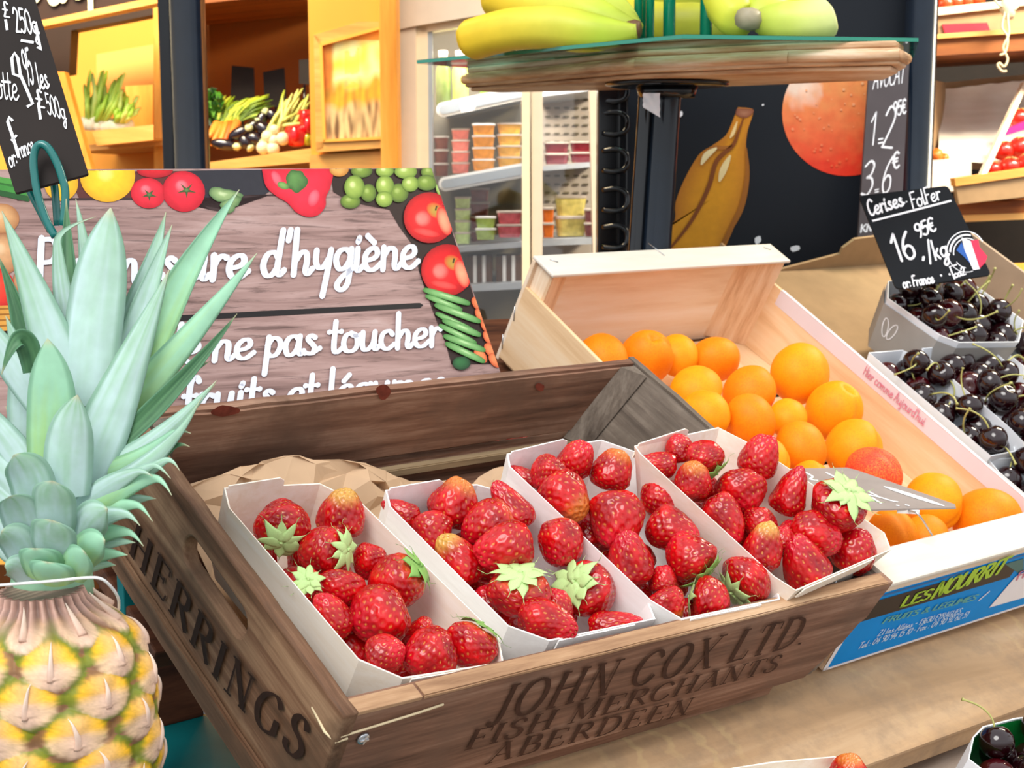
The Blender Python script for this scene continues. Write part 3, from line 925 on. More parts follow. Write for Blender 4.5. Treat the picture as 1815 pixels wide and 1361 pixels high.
BERRY = [
    berry_mesh('strawberry_a', 1, (0.22, 0.97, 1.10), '#d8142a', None),
    berry_mesh('strawberry_b', 2, (0.42, 0.94, 1.16), '#c8102a', None),
    berry_mesh('strawberry_c', 3, (0.30, 1.00, 1.05), '#dc7a34', None, 170),
    berry_mesh('strawberry_d', 4, (0.14, 0.92, 0.98), '#c40c22', '#e05a36', 165),
    berry_mesh('strawberry_e', 5, (0.36, 0.96, 1.12), '#d9a24a', None, 160),
    berry_mesh('strawberry_f', 6, (0.18, 1.04, 1.02), '#cc1024', None, 185),
]
def calyx_mesh(name, seed, n, droop, mat):
    rng = random.Random(seed)
    m_ = MB()
    for k in range(n):
        a = k * math.tau / n + rng.uniform(-0.2, 0.2)
        ln = rng.uniform(0.85, 1.25); wd = rng.uniform(0.17, 0.26)
        curl = droop + rng.uniform(-0.35, 0.5)
        ca, sa = math.cos(a), math.sin(a)
        def fn(u, v, ca=ca, sa=sa, ln=ln, wd=wd, curl=curl, k=k):
            w = wd * (math.sin(min(1, u * 1.25 + 0.12) * math.pi) ** 0.75 if u < 0.97 else 0.02) * (1.0 + 0.2 * math.sin(u * 9 + k))
            r = 0.05 + u * ln
            s_ = (v - 0.5) * 2 * w
            z = 0.80 * math.sqrt(max(0.0, 1 - (min(r, 0.97) / 1.05) ** 2)) + 0.075 + 0.012 * (k % 3) + (0.16 + 0.5 * max(0, curl)) * u * u + 0.03 * math.sin(u * 6 + k) - 0.05 * (abs(v - 0.5) * 2) * (1 - u)
            return Vector((ca * r - sa * s_, sa * r + ca * s_, z))
        m_.shell(9, 5, fn, 0.012)
    m_.tube([(0, 0, 0.74), (0.01, 0.0, 0.86), (0.03, 0.01, 0.95)], [0.10, 0.06, 0.055], 8)
    return m_.mesh(name, mat)
CALYX = [calyx_mesh('calyx_a', 1, 9, 0.1, 'sepal'), calyx_mesh('calyx_b', 2, 11, 0.35, 'sepal'), calyx_mesh('calyx_c', 3, 8, -0.1, 'sepal_d'), calyx_mesh('calyx_d', 8, 10, 0.0, 'sepal')]

def relax(items, fr, inside, iters=60):
    """slide each round thing along its own line of sight until none sits in another or in the basket's wall
       items: dict(ray0, dirr, t, r) in frame coordinates"""
    n = len(items)
    for it in range(iters):
        for i in range(n):
            a = items[i]; g = 0.0
            pa = a['o'] + a['d'] * a['t']
            for j in range(n):
                if j == i: continue
                b = items[j]
                dv = pa - (b['o'] + b['d'] * b['t'])
                ds = dv.length; need = (a['r'] + b['r']) * 0.93
                if ds < need:
                    u = dv.dot(a['d'])
                    sgn = 1 if u > 0 else -1
                    if abs(u) < 0.002: sgn = 1 if i < j else -1
                    g += sgn * (need - ds) * 0.35
            g += inside(pa, a['r'], a['d'])
            a['t'] += max(-0.006, min(0.006, g))
            a['t'] += (a['t0'] - a['t']) * 0.03
    return items

def frame_dir(fr, v):
    return Vector((v.dot(fr.c[0]), v.dot(fr.c[1]), v.dot(fr.c[2])))

def octagon_inside(poly, zb):
    """push direction for a ball against the basket's inner walls (poly in frame x,y at rim level)"""
    c = sum((Vector((p.x, p.y)) for p in poly), Vector((0, 0))) / len(poly)
    def fn(p, r, d):
        g = 0.0
        for i in range(len(poly)):
            a = Vector((poly[i].x, poly[i].y)); b = Vector((poly[(i + 1) % len(poly)].x, poly[(i + 1) % len(poly)].y))
            e = (b - a)
            if e.length < 1e-6: continue
            nn = Vector((-e.y, e.x)).normalized()
            if (c - a).dot(nn) < 0: nn = -nn
            dist = (Vector((p.x, p.y)) - a).dot(nn) - 0.003 - max(0, (poly[0].z - p.z)) * 0.12
            if dist < r * 0.98:
                dn = Vector((d.x, d.y)).dot(nn)
                g += (1 if dn > 0 else -1) * (r * 0.98 - dist) * 0.7
        low = zb + r * 0.8
        if p.z < low: g -= (low - p.z) * 0.4
        return g
    return fn

def make_punnet(label, rim_px, zr, depth, mat, taper=0.90, tabs=True, group='strawberry punnets in the old crate', fr=S, name='strawberry_punnet', th=0.0016, rootmat=None, xmin=None, xmax=None, ymax=None):
    zf, zk = zr if isinstance(zr, tuple) else (zr, zr)
    rim = [fr.hit(px, py, 2, zk if i in (0, 1, 2, 7) else zf) for i, (px, py) in enumerate(rim_px)]
    for p in rim:
        if xmin is not None: p.x = max(p.x, xmin)
        if xmax is not None: p.x = min(p.x, xmax)
        if ymax is not None: p.y = min(p.y, ymax)
    c = sum(rim, Vector()) / len(rim)
    base = [Vector((c.x + (p.x - c.x) * taper, c.y + (p.y - c.y) * taper, p.z - depth)) for p in rim]
    root = thing(name, label, 'punnet', fr.mat(), group=group)
    root.matrix_world = fr.mat() @ Matrix.Translation(c - Vector((0, 0, depth)))
    off = c - Vector((0, 0, depth))
    rim = [p - off for p in rim]; base = [p - off for p in base]
    n = len(rim); mb = MB()
    cc = sum(rim, Vector()) / n
    def inn(p, q=None):
        d = cc - p; d.z = 0
        return p + d.normalized() * th
    for i in range(n):
        j = (i + 1) % n
        a, b, c2, d = base[i], base[j], rim[j], rim[i]
        ai, bi, ci, di = inn(a), inn(b), inn(c2), inn(d)
        mb.add([a, b, c2, d, ai, bi, ci, di], [(0, 1, 2, 3), (7, 6, 5, 4), (3, 2, 6, 7)])
    mb.add(base + [p + Vector((0, 0, th)) for p in base], [tuple(range(n - 1, -1, -1)), tuple(range(n, 2 * n))])
    mb.build('basket', mat, root)
    if tabs:
        # folded lip on the front wall and its staple; raised lip at the back
        f0, f1 = rim[4], rim[5]
        e = (f1 - f0); u = e.normalized(); outw = Vector((u.y, -u.x, 0))
        if outw.dot(cc - f0) > 0: outw = -outw
        dn = (base[4] - rim[4]).normalized()
        p0 = f0 + e * 0.22 + outw * 0.0012; p1 = f0 + e * 0.93 + outw * 0.0012
        L = [p0 + Vector((0, 0, 0.0006)), p1 + Vector((0, 0, 0.0006)), p1 + dn * 0.011, p1 - u * 0.008 + dn * 0.0135, p0 + u * 0.006 + dn * 0.0135, p0 + dn * 0.009]
        MB().prism(L, outw * 0.0012).build('folded_lip', mat, root)
        sp = f0 + e * 0.45 + outw * 0.003 + dn * 0.022
        MB().tube([sp + Vector((0, 0, 0.004)), sp + outw * 0.0004, sp - Vector((0, 0, 0.004)) - u * 0.0012], 0.0005, 5).build('staple', 'steel', root)
        b0, b1 = rim[0], rim[1]
        e = b1 - b0
        MB().prism([b0 + e * 0.02 + Vector((0, -0.001, -0.012)), b0 + e * 0.62 + Vector((0, -0.001, -0.012)), b0 + e * 0.60 + Vector((0, 0, 0.005)), b0 + e * 0.55 + Vector((0, 0, 0.0075)), b0 + e * 0.04 + Vector((0, 0, 0.002))], (0, -0.0012, 0)).build('folded_lip', mat, root)
    world_rim = [p + off for p in rim]
    return root, world_rim, c.z - depth

# outline order: back-left, back-right, right wall back, right wall front, front-right, front-left, left wall front, left wall back
PUN = [
    ('cream veneer punnet of strawberries at the left end of the old crate', [(397, 864), (566, 856), (642, 892), (884, 1129), (893, 1175), (714, 1203), (636, 1170), (405, 899)], (-0.004, -0.004), 'veneer', 0.066, 0.95),
    ('white veneer punnet of strawberries second from the left in the old crate', [(683, 868), (845, 858), (940, 884), (1145, 1055), (1162, 1097), (974, 1136), (901, 1110), (690, 897)], (-0.002, 0.002), 'veneer_w', 0.068, 0.95),
    ('white veneer punnet of strawberries third from the left in the old crate', [(898, 804), (1066, 779), (1132, 802), (1372, 1024), (1383, 1062), (1209, 1098), (1154, 1065), (902, 826)], (0.002, 0.020), 'veneer_w', 0.068, 0.93),
    ('cream veneer punnet of strawberries at the right end, beside the apricots', [(1124, 790), (1273, 757), (1342, 792), (1568, 944), (1580, 974), (1411, 1047), (1372, 1022), (1133, 803)], (0.016, 0.046), 'veneer', 0.058, 0.80),
]
# px, py, half width, half length, direction of the tip (deg, 0 right, 90 up), tip towards viewer, kind, calyx, words
B1 = [
 (500, 932, 46, 46, 100, -52, 5, 0, 'broad strawberry with its star of leaves facing out at the back left'),
 (605, 915, 46, 46, 80, 20, 4, None, 'tall strawberry with a pale yellow tip at the back right'),
 (578, 975, 44, 46, 185, -22, 0, 0, 'strawberry with its leaves turned to the right, behind the middle'),
 (657, 990, 30, 34, 250, 10, 5, None, 'small strawberry tucked against the right wall, behind the middle'),
 (604, 1042, 43, 34, 265, 30, 5, None, 'round shiny strawberry in the centre'),
 (543, 1040, 32, 32, 245, -55, 0, 1, 'half hidden strawberry with leaves against the left wall'),
 (705, 1030, 50, 54, 215, -8, 3, 2, 'large orange-red strawberry with leaves against the right wall'),
 (675, 1090, 57, 52, 200, 35, 3, None, 'largest round strawberry, in front of the centre'),
 (592, 1098, 34, 46, 120, 10, 0, None, 'long strawberry lying along the left wall'),
 (680, 1160, 38, 34, 20, 20, 0, None, 'low strawberry in the front left corner'),
 (768, 1158, 45, 50, 195, 15, 5, None, 'dark pink strawberry in the middle of the front row'),
 (836, 1140, 46, 42, 240, 10, 3, 2, 'strawberry in the front right corner with a leaf at its shoulder'),
 (748, 1118, 28, 30, 200, 0, 1, None, 'small strawberry mostly hidden beneath the two front ones'),
]
B2 = [
 (715, 912, 28, 36, 150, 0, 1, None, 'slim strawberry in the back left corner'),
 (804, 896, 46, 48, 70, 10, 2, None, 'big strawberry with a greenish-yellow tip at the back'),
 (766, 940, 36, 42, 280, 20, 0, None, 'strawberry leaning on the left wall near the back'),
 (870, 928, 44, 52, 205, 10, 3, None, 'long oval strawberry lying across the middle back'),
 (910, 905, 36, 50, 125, 0, 1, None, 'narrow strawberry against the back of the right wall'),
 (902, 968, 46, 54, 195, 15, 0, None, 'wide strawberry across the centre'),
 (994, 958, 42, 46, 265, 35, 3, None, 'smooth bright strawberry against the right wall'),
 (815, 1000, 44, 54, 120, 10, 4, None, 'pointed strawberry with a yellow tip by the left wall'),
 (920, 1048, 54, 44, 265, -28, 3, 3, 'wide strawberry wearing its leaves like a cap on top'),
 (1043, 1045, 50, 50, 325, -45, 0, 1, 'strawberry with a big spiky star of leaves facing left, by the right wall'),
 (962, 1098, 34, 58, 340, 10, 5, None, 'long strawberry lying along the front wall'),
 (1080, 1107, 30, 48, 10, 10, 1, None, 'low strawberry in the front right corner'),
 (872, 1070, 30, 32, 130, 0, 0, None, 'small strawberry under the capped one at the left'),
 (986, 1078, 30, 30, 90, 0, 0, None, 'strawberry deep in the gap between the two leafy ones'),
]
B3 = [
 (1020, 818, 32, 36, 60, 20, 0, None, 'strawberry nearest the back wall'),
 (974, 836, 30, 35, 230, 10, 5, None, 'strawberry beside the back left corner'),
 (930, 846, 20, 32, 150, 0, 1, None, 'small slim strawberry in the back left corner'),
 (998, 880, 48, 50, 320, 30, 2, None, 'large strawberry with a pale brown tip by the left wall'),
 (1083, 838, 38, 42, 65, 5, 2, None, 'strawberry with a golden edge at the back right'),
 (1093, 915, 50, 54, 262, 30, 0, None, 'big heart-shaped strawberry, the largest of the centre'),
 (1168, 886, 36, 36, 40, 20, 3, None, 'strawberry half hidden by the right wall'),
 (1185, 936, 40, 48, 335, 20, 0, None, 'strawberry pointing to the right wall'),
 (1116, 996, 47, 50, 100, 20, 1, None, 'strawberry with its tip upward by the left wall'),
 (1226, 990, 44, 44, 130, -22, 0, 2, 'strawberry with leaves at its lower right'),
 (1322, 1030, 46, 38, 35, -22, 5, 0, 'strawberry in the front right corner with leaves at its lower left'),
 (1254, 1064, 44, 34, 350, 10, 0, 3, 'strawberry in the middle of the front row with thin leaves on its left'),
 (1180, 1070, 38, 34, 300, 15, 2, None, 'low strawberry in the front left corner'),
 (1176, 1032, 26, 26, 90, 0, 0, None, 'small strawberry in the dark gap left of the middle'),
 (1042, 948, 26, 26, 90, 0, 0, None, 'small dark strawberry low under the heart-shaped one'),
]
B4 = [
 (1172, 823, 26, 34, 170, 10, 1, None, 'strawberry in the back left corner'),
 (1205, 799, 27, 27, 100, 10, 0, None, 'small strawberry touching the back wall'),
 (1250, 815, 34, 34, 130, -20, 5, 2, 'strawberry with leaves pointing down, near the back wall'),
 (1228, 853, 34, 36, 85, 25, 2, None, 'strawberry with a brownish orange top by the left wall'),
 (1345, 816, 36, 42, 70, 10, 0, None, 'strawberry at the back right, by the apricots'),
 (1314, 868, 44, 40, 270, 30, 5, None, 'dark glossy strawberry in the middle of the back half'),
 (1281, 912, 34, 50, 295, 15, 0, None, 'long strawberry along the left wall'),
 (1344, 923, 26, 30, 270, 20, 5, None, 'smallest strawberry, in the very centre'),
 (1400, 878, 36, 46, 70, 10, 1, None, 'pointed strawberry leaning on the right wall'),
 (1485, 896, 50, 44, 245, -42, 0, 1, 'strawberry with the largest pale star of leaves, over the right wall'),
 (1437, 947, 40, 50, 340, 20, 5, None, 'wide dark strawberry below the leafy one'),
 (1352, 974, 38, 46, 80, 15, 4, None, 'strawberry with a wide yellow tip by the left wall'),
 (1428, 1003, 48, 52, 115, 20, 1, None, 'large pointed strawberry in the front left corner'),
 (1510, 980, 40, 44, 60, 15, 3, None, 'bright red strawberry in the front right corner'),
 (1386, 962, 26, 26, 90, 0, 0, None, 'small strawberry in the gap behind the front row'),
]
WHERE = ['leftmost punnet', 'second punnet', 'third punnet', 'rightmost punnet']
def make_berry(pos, W, L, ang, tow, kind, cal, label, group, spin):
    o = link('strawberry', BERRY[kind])
    a = math.radians(ang); b = math.radians(tow)
    tip = (RIGHT * math.cos(a) + UP * math.sin(a)) * math.cos(b) - FWD * math.sin(b)
    zl = -tip
    xl = zl.orthogonal().normalized()
    xl.rotate(Quaternion(zl, spin))
    yl = zl.cross(xl)
    m = Matrix.Identity(4)
    for i in range(3):
        m[i][0], m[i][1], m[i][2], m[i][3] = xl[i] * W, yl[i] * W, zl[i] * L, pos[i]
    o.matrix_world = m
    tag(o, label, 'strawberry', group)
    if cal is not None:
        link('calyx', CALYX[cal], o)
    return o
for pi, ((plabel, rim_px, zr, mat, dp_, tp_), BL) in enumerate(zip(PUN, (B1, B2, B3, B4))):
    root, rim, zb = make_punnet(plabel, rim_px, zr, dp_, mat, tp_)
    yf, yk = min(p.y for p in rim), max(p.y for p in rim)
    ins = octagon_inside(rim, zb)
    items = []
    o_l = S.l(CAM)
    for px, py, wpx, lpx, ang, tow, kind, cal, words in BL:
        d = frame_dir(S, ray(px, py)); dn = d.normalized()
        hidden = wpx <= 30 and kind in (0, 1) and 'small' in words or 'gap' in words
        zl_ = sum(zr) / 2
        for _ in range(2):
            yq = S.hit(px, py, 2, zl_).y
            zl_ = zr[0] + (zr[1] - zr[0]) * max(0, min(1, (yq - yf) / (yk - yf)))
        z0 = zl_ + 0.004 - (0.018 if hidden else 0) - (0.008 if 'low' in words or 'slim' in words else 0)
        t0 = (z0 - o_l.z) / dn.z
        dep = t0 / d.length
        r = (wpx + lpx) / 2 * dep / FPX * 1.08
        items.append(dict(o=o_l, d=dn, t=t0, t0=t0, r=r, row=(px, py, wpx, lpx, ang, tow, kind, cal, words)))
    relax(items, S, ins, 110)
    for it in items:
        px, py, wpx, lpx, ang, tow, kind, cal, words = it['row']
        pos = S.w(it['o'] + it['d'] * it['t'])
        dep = (pos - CAM).dot(FWD)
        make_berry(pos, wpx * dep / FPX * 1.14, lpx * dep / FPX * 1.08, ang, tow, kind, cal, words + ', ' + WHERE[pi], 'strawberries in the ' + WHERE[pi], (px * 7 + py) % 6.28)
    rng = random.Random(50 + pi)
    cx_, cy_ = sum(p.x for p in rim) / 8, sum(p.y for p in rim) / 8
    e0 = (rim[0] + rim[1]) / 2; e1 = (rim[4] + rim[5]) / 2
    for k in range(9):
        t = 0.16 + 0.68 * (k // 2) / 4
        side = (-0.021 if k % 2 else 0.021) if k < 8 else 0.0
        p = e0.lerp(e1, t); u = (rim[1] - rim[0]).normalized()
        p = p + u * (side + rng.uniform(-0.004, 0.004)); p.z = zb + 0.021 + rng.uniform(0, 0.006)
        make_berry(S.w(p), 0.0185, 0.0195, rng.uniform(0, 360), rng.uniform(-20, 40), rng.choice((0, 1, 3, 5)), None, 'strawberry lying deep under the others, ' + WHERE[pi], 'buried strawberries in the ' + WHERE[pi], rng.uniform(0, 6))
# red berries glimpsed through the slit of the back board belong to another crate behind
for px, py in ((868, 790), (916, 783), (842, 793)):
    q = S.hit(px, py, 1, 0.392)
    r = 0.0125
    make_berry(S.w(q), r, r, 40 + px % 90, 0, 5, None, 'strawberry glimpsed through the slit in the back board of the old crate', 'strawberries behind the slit of the old crate', px % 5)
# ------------------------------------------------------------------ apricot crate
AW, AD, AH, AZ = 0.4006, 0.5579, 0.1084, -0.0388
AHR = 0.142      # the crate is a little deeper at its back
def afloor(y): return -(AH + (AHR - AH) * y / AD)
ac = thing('apricot_crate', 'pale pine fruit crate with a blue label on its front, full of apricots', 'crate', A.mat())
def abox(a, b, mat, name, bev=0.0012):
    return MB().box(a, b, bev).build(name, mat, ac)
abox((0.0, 0.0, -AH), (AW, 0.006, -0.008), 'pine_x', 'end_board')
abox((0.0, AD - 0.006, -AHR), (AW, AD, -0.004), 'pine_x', 'end_board')
abox((0.0, AD - 0.040, -0.004), (AW, AD + 0.001, 0.0), 'white_ledge', 'ledge', 0.0015)
abox((0.0, -0.003, -0.006), (AW, 0.040, 0.0), 'white_ledge', 'ledge', 0.0022)
for x0 in (0.0, AW - 0.005):
    nm = 'side_board'
    ya, yb = 0.004, AD - 0.004
    MB().hexa([Vector(q) for q in ((x0, ya, afloor(ya) + 0.004), (x0 + 0.005, ya, afloor(ya) + 0.004), (x0 + 0.005, yb, afloor(yb) + 0.004), (x0, yb, afloor(yb) + 0.004), (x0, ya, AZ), (x0 + 0.005, ya, AZ), (x0 + 0.005, yb, AZ), (x0, yb, AZ))], 0.0012).build(nm, 'pine_y', ac)
for i in range(4):
    ya, yb = 0.006 + i * 0.136, 0.006 + i * 0.136 + 0.128
    MB().hexa([Vector((x, y, afloor(y) + dz)) for dz in (0, 0.004) for x, y in ((0.004, ya), (AW - 0.004, ya), (AW - 0.004, yb), (0.004, yb))], 0.0006).build('base_slat', 'pine_y', ac)
# triangular corner posts, striped along their height
for x0, sx in ((0.005, 1), (AW - 0.005, -1)):
    for y0, sy in ((0.006, 1), (AD - 0.006, -1)):
        zf_ = afloor(y0) + 0.006
        MB().prism([(x0, y0, zf_), (x0 + sx * 0.052, y0, zf_), (x0, y0 + sy * 0.030, zf_)], (0, 0, -zf_ - 0.0045)).build('corner_post', 'pine_z', ac)
# paper band printed along the inside of the right wall
PAR = Plane3(A, 0, AW - 0.0052, -1)
mb = MB()
mb.add([(AW - 0.0054, 0.05, AZ), (AW - 0.0054, AD - 0.05, AZ), (AW - 0.0054, AD - 0.05, AZ - 0.021), (AW - 0.0054, 0.05, AZ - 0.021)], [(0, 1, 2, 3)])
mb.add([(AW - 0.0054, 0.05, AZ + 0.0004), (AW - 0.0054, AD - 0.05, AZ + 0.0004), (AW - 0.0, AD - 0.05, AZ + 0.0004), (AW - 0.0, 0.05, AZ + 0.0004)], [(0, 1, 2, 3)])
mb.build('paper_band', 'lilac_band', ac)
mb = MB()
PAR.text(mb, "Hier comme Aujourd'hui", (1530, 662), (1638, 754), (1537, 647), weight=9, lift_=0.0012)
mb.build('printed_words', 'pink_ink', ac)
# staples
mb = MB()
for px, py in ((912, 556), (891, 606)):
    q = A.hit(px, py, 0, -0.0006)
    mb.tube([q + Vector((0, 0.004, 0.008)), q + Vector((0, -0.003, -0.008))], 0.0007, 5)
for px, py in ((982, 462), (1360, 440)):
    q = A.hit(px, py, 2, 0.0008)
    mb.tube([q + Vector((-0.004, 0.003, 0)), q + Vector((0.004, -0.003, 0))], 0.0006, 5)
q = A.hit(1165, 443, 2, 0.0008)
mb.tube([q + Vector((-0.002, 0.016, 0)), q + Vector((0.002, -0.012, 0))], 0.0005, 5)
mb.build('staples', 'steel', ac)
# blue label
PL = Plane3(A, 1, -0.0006, -1)
lab = MB()
lab.box((0.003, -0.0008, -AH + 0.0022), (AW - 0.002, 0.0002, -0.0140), 0.0)
lb = lab.build('label', 'blue_label', ac)
mb = MB(); PLo = Plane3(A, 1, -0.0009, -1)
def lq(x0, x1, z0, z1, y=-0.0011): return [(x0, y, z0), (x1, y, z0), (x1, y, z1), (x0, y, z1)]
mb.add(lq(0.0, AW, -0.0175, -0.0150), [(0, 1, 2, 3)])
mb.build('label_rule', 'blue_deep', lb)
mb = MB()
zt, zb_ = -0.0215, -0.047
mb.add([(0.0, -0.0012, zb_), (0.258, -0.0012, zb_), (0.262, -0.0012, zt), (0.0, -0.0012, zt)], [(0, 1, 2, 3)])
mb.build('label_band', 'label_black', lb)
mb = MB(); mb.add(lq(0.0, AW, -AH, -AH + 0.0032, -0.0010), [(0, 1, 2, 3)]); mb.add(lq(0.0, 0.006, -AH, -0.05, -0.0010), [(0, 1, 2, 3)])
mb.build('label_border', 'white_print', lb)
mb = MB()
PT = Plane3(A, 1, -0.0013, -1)
PT.text(mb, 'NOURRIT', (1648, 1061), (1775, 1013), (1667, 1032), weight=17, lift_=0.0004)
PT.text(mb, 'LES', (1594, 1076), (1646, 1060), (1606, 1057), weight=15, lift_=0.0004)
mb.build('label_lettering', 'lime', lb)
mb = MB()
PT.text(mb, 'FRUITS & L\u00e9GUMES'.replace('\u00e9', 'E'), (1562, 1105), (1727, 1062), (1571, 1094), weight=13, lift_=0.0004)
mb.build('label_lettering', 'pale_lime', lb)
mb = MB()
PT.text(mb, 'Z.I les All\u00e9es - 13630 EYRAGUES', (1554, 1127), (1700, 1086), (1558, 1117), weight=11, lift_=0.0004, italic=0.2)
PT.text(mb, 'Tel : 04 90 94 15 10 - Fax : 04 90 92 62 51', (1519, 1150), (1712, 1092), (1524, 1139), weight=11, lift_=0.0004, italic=0.2)
PT.line(mb, [(1734, 1064), (1754, 1047)], 0.0028, 0.0004)
mb.build('label_lettering', 'pale_blue', lb)
mb = MB()
PS = Plane3(A, 1, -0.0016, -1)
PS.poly(mb, [(1753, 1077), (1815, 1059), (1870, 1040), (1870, 990), (1815, 1014), (1800, 1022)], 0.0)
st_ = mb.build('label_sticker', 'white_print', lb)
mb = MB()
PS.text(mb, 'FR', (1800, 1028), (1822, 1020), (1806, 1014), weight=14, lift_=0.0004)
mb.build('label_lettering', 'pink_ink', lb)
mb = MB()
PS.poly(mb, [(1782, 1000), (1815, 990), (1815, 1012), (1806, 1016)], -0.0002)
mb.build('label_patch', 'teal', lb)

# ------------------------------------------------------------------ apricots
def apricot_mesh(name, seed, mat):
    m_ = MB(); n, mm = 48, 32
    v = []; f = []
    for i in range(mm + 1):
        t = math.pi * i / mm
        for k in range(n):
            a = math.tau * k / n
            q = Vector((math.sin(t) * math.cos(a), math.sin(t) * math.sin(a), math.cos(t)))
            da = min(abs(a), math.tau - abs(a))
            g = math.exp(-(da / 0.20) ** 2) * math.sin(t) ** 0.5
            r = 1 - 0.075 * g + 0.03 * noise.noise(q * 1.3 + Vector((seed * 4, 0, 0)))
            top = math.exp(-(t / 0.22) ** 2)
            r -= 0.22 * top
            r += 0.02 * math.exp(-((math.pi - t) / 0.2) ** 2)
            v.append(Vector((q.x * r, q.y * r * 0.91, q.z * r * 1.08)))
    for i in range(mm):
        for k in range(n):
            f.append((i * n + k, (i + 1) * n + k, (i + 1) * n + (k + 1) % n, i * n + (k + 1) % n))
    m_.add(v, f, True)
    return m_.mesh(name, mat)
APM = [apricot_mesh('apricot_a', 1, 'apricot'), apricot_mesh('apricot_b', 2, 'apricot_y'), apricot_mesh('apricot_c', 3, 'apricot'), apricot_mesh('apricot_red', 4, 'apricot_r')]
pit = MB(); pit.tube([(0, 0, 0.70), (0, 0, 0.80), (0.02, 0.0, 0.84)], [0.09, 0.06, 0.05], 7)
PITM = pit.mesh('stalk_scar', plain('stalk_scar', '#6b4a1c', 0.8, 0.2))
# px, py, r, kind, axis angle of stalk end, towards viewer, words, extra depth in z
APS = [
 (1068, 636, 44, 0, 120, -30, 'apricot at the back left, half hidden by the old crate', -0.022),
 (1145, 634, 48, 0, 72, 42, 'apricot with its stalk scar showing on top, at the back', -0.020),
 (1201, 630, 37, 1, 80, -40, 'apricot between the one with a stalk scar and the back corner', -0.024),
 (1266, 638, 43, 0, 10, -20, 'apricot in the back right corner, against the corner post', -0.022),
 (1234, 694, 46, 1, 60, -40, 'apricot in the second row beside the rim of the old crate', -0.008),
 (1328, 696, 46, 0, 235, 10, 'apricot with its stalk end turned down, in the second row', -0.012),
 (1250, 734, 42, 1, 150, -30, 'apricot peeking over the rim of the old crate', 0.0),
 (1329, 748, 47, 0, 280, -20, 'apricot in the third row, in front of the middle', 0.0),
 (1418, 662, 52, 1, 60, -30, 'tall apricot leaning on the right wall at the back', 0.004),
 (1396, 741, 34, 1, 80, -40, 'small apricot wedged in the centre of the pile', -0.008),
 (1478, 728, 50, 1, 60, 30, 'apricot with a dimple, against the right wall', 0.002),
 (1420, 794, 47, 0, 100, -40, 'apricot behind the price tag, left of the centre', 0.0),
 (1513, 795, 51, 1, 80, -40, 'broad apricot behind the price tag, at the right wall', 0.0),
 (1548, 840, 48, 3, 150, -30, 'red blushed apricot lying behind the price tag', -0.004),
 (1360, 818, 40, 1, 100, -40, 'apricot showing a sliver above the rightmost punnet', -0.006),
 (1436, 856, 38, 1, 100, -40, 'apricot showing a sliver above the left end of the price tag', -0.010),
 (1654, 890, 51, 1, 80, -40, 'apricot above the right tip of the price tag', 0.0),
 (1748, 921, 56, 0, 190, -30, 'large apricot at the front right, beside the ledge', 0.0),
 (1582, 950, 46, 0, 120, -40, 'shaded apricot under the price tag, by the rightmost punnet', -0.012),
 (1640, 955, 42, 0, 80, -40, 'shaded apricot under the price tag, behind its wire', -0.012),
]
items = []
o_l = A.l(CAM)
for row in APS:
    px, py, rp, kind, ang, tow, words, dz = row
    d = frame_dir(A, ray(px, py)); dn = d.normalized()
    t0 = (-0.064 + dz - o_l.z) / dn.z
    dep = t0 / d.length
    items.append(dict(o=o_l, d=dn, t=t0, t0=t0, r=rp * dep / FPX, row=row))
def ap_inside(p, r, d):
    g = 0
    for ax, lo, hi in ((0, 0.006, AW - 0.006), (1, 0.008, AD - 0.008)):
        if p[ax] - lo < r: g += (1 if d[ax] > 0 else -1) * (r - (p[ax] - lo)) * 0.3
        if hi - p[ax] < r: g += (-1 if d[ax] > 0 else 1) * (r - (hi - p[ax])) * 0.3
    if p.z < afloor(p.y) + r + 0.004: g -= (afloor(p.y) + r + 0.004 - p.z) * 0.5
    return g
relax(items, A, ap_inside, 80)
for it in items:
    px, py, rp, kind, ang, tow, words, dz = it['row']
    pos = A.w(it['o'] + it['d'] * it['t'])
    r = rp * (pos - CAM).dot(FWD) / FPX * 1.02
    o = link('apricot', APM[kind])
    a = math.radians(ang); b = math.radians(tow)
    zl = (RIGHT * math.cos(a) + UP * math.sin(a)) * math.cos(b) - FWD * math.sin(b)
    xl = (-FWD - zl * (-FWD).dot(zl)).normalized()
    xl.rotate(Quaternion(zl, 0.5 + (px % 7) * 0.35)); yl = zl.cross(xl)
    m = Matrix.Identity(4)
    for i in range(3):
        m[i][0], m[i][1], m[i][2], m[i][3] = xl[i] * r, yl[i] * r, zl[i] * r, pos[i]
    o.matrix_world = m
    tag(o, words, 'apricot', 'apricots in the pale pine crate')
    if tow > 5: link('stalk_scar', PITM, o)

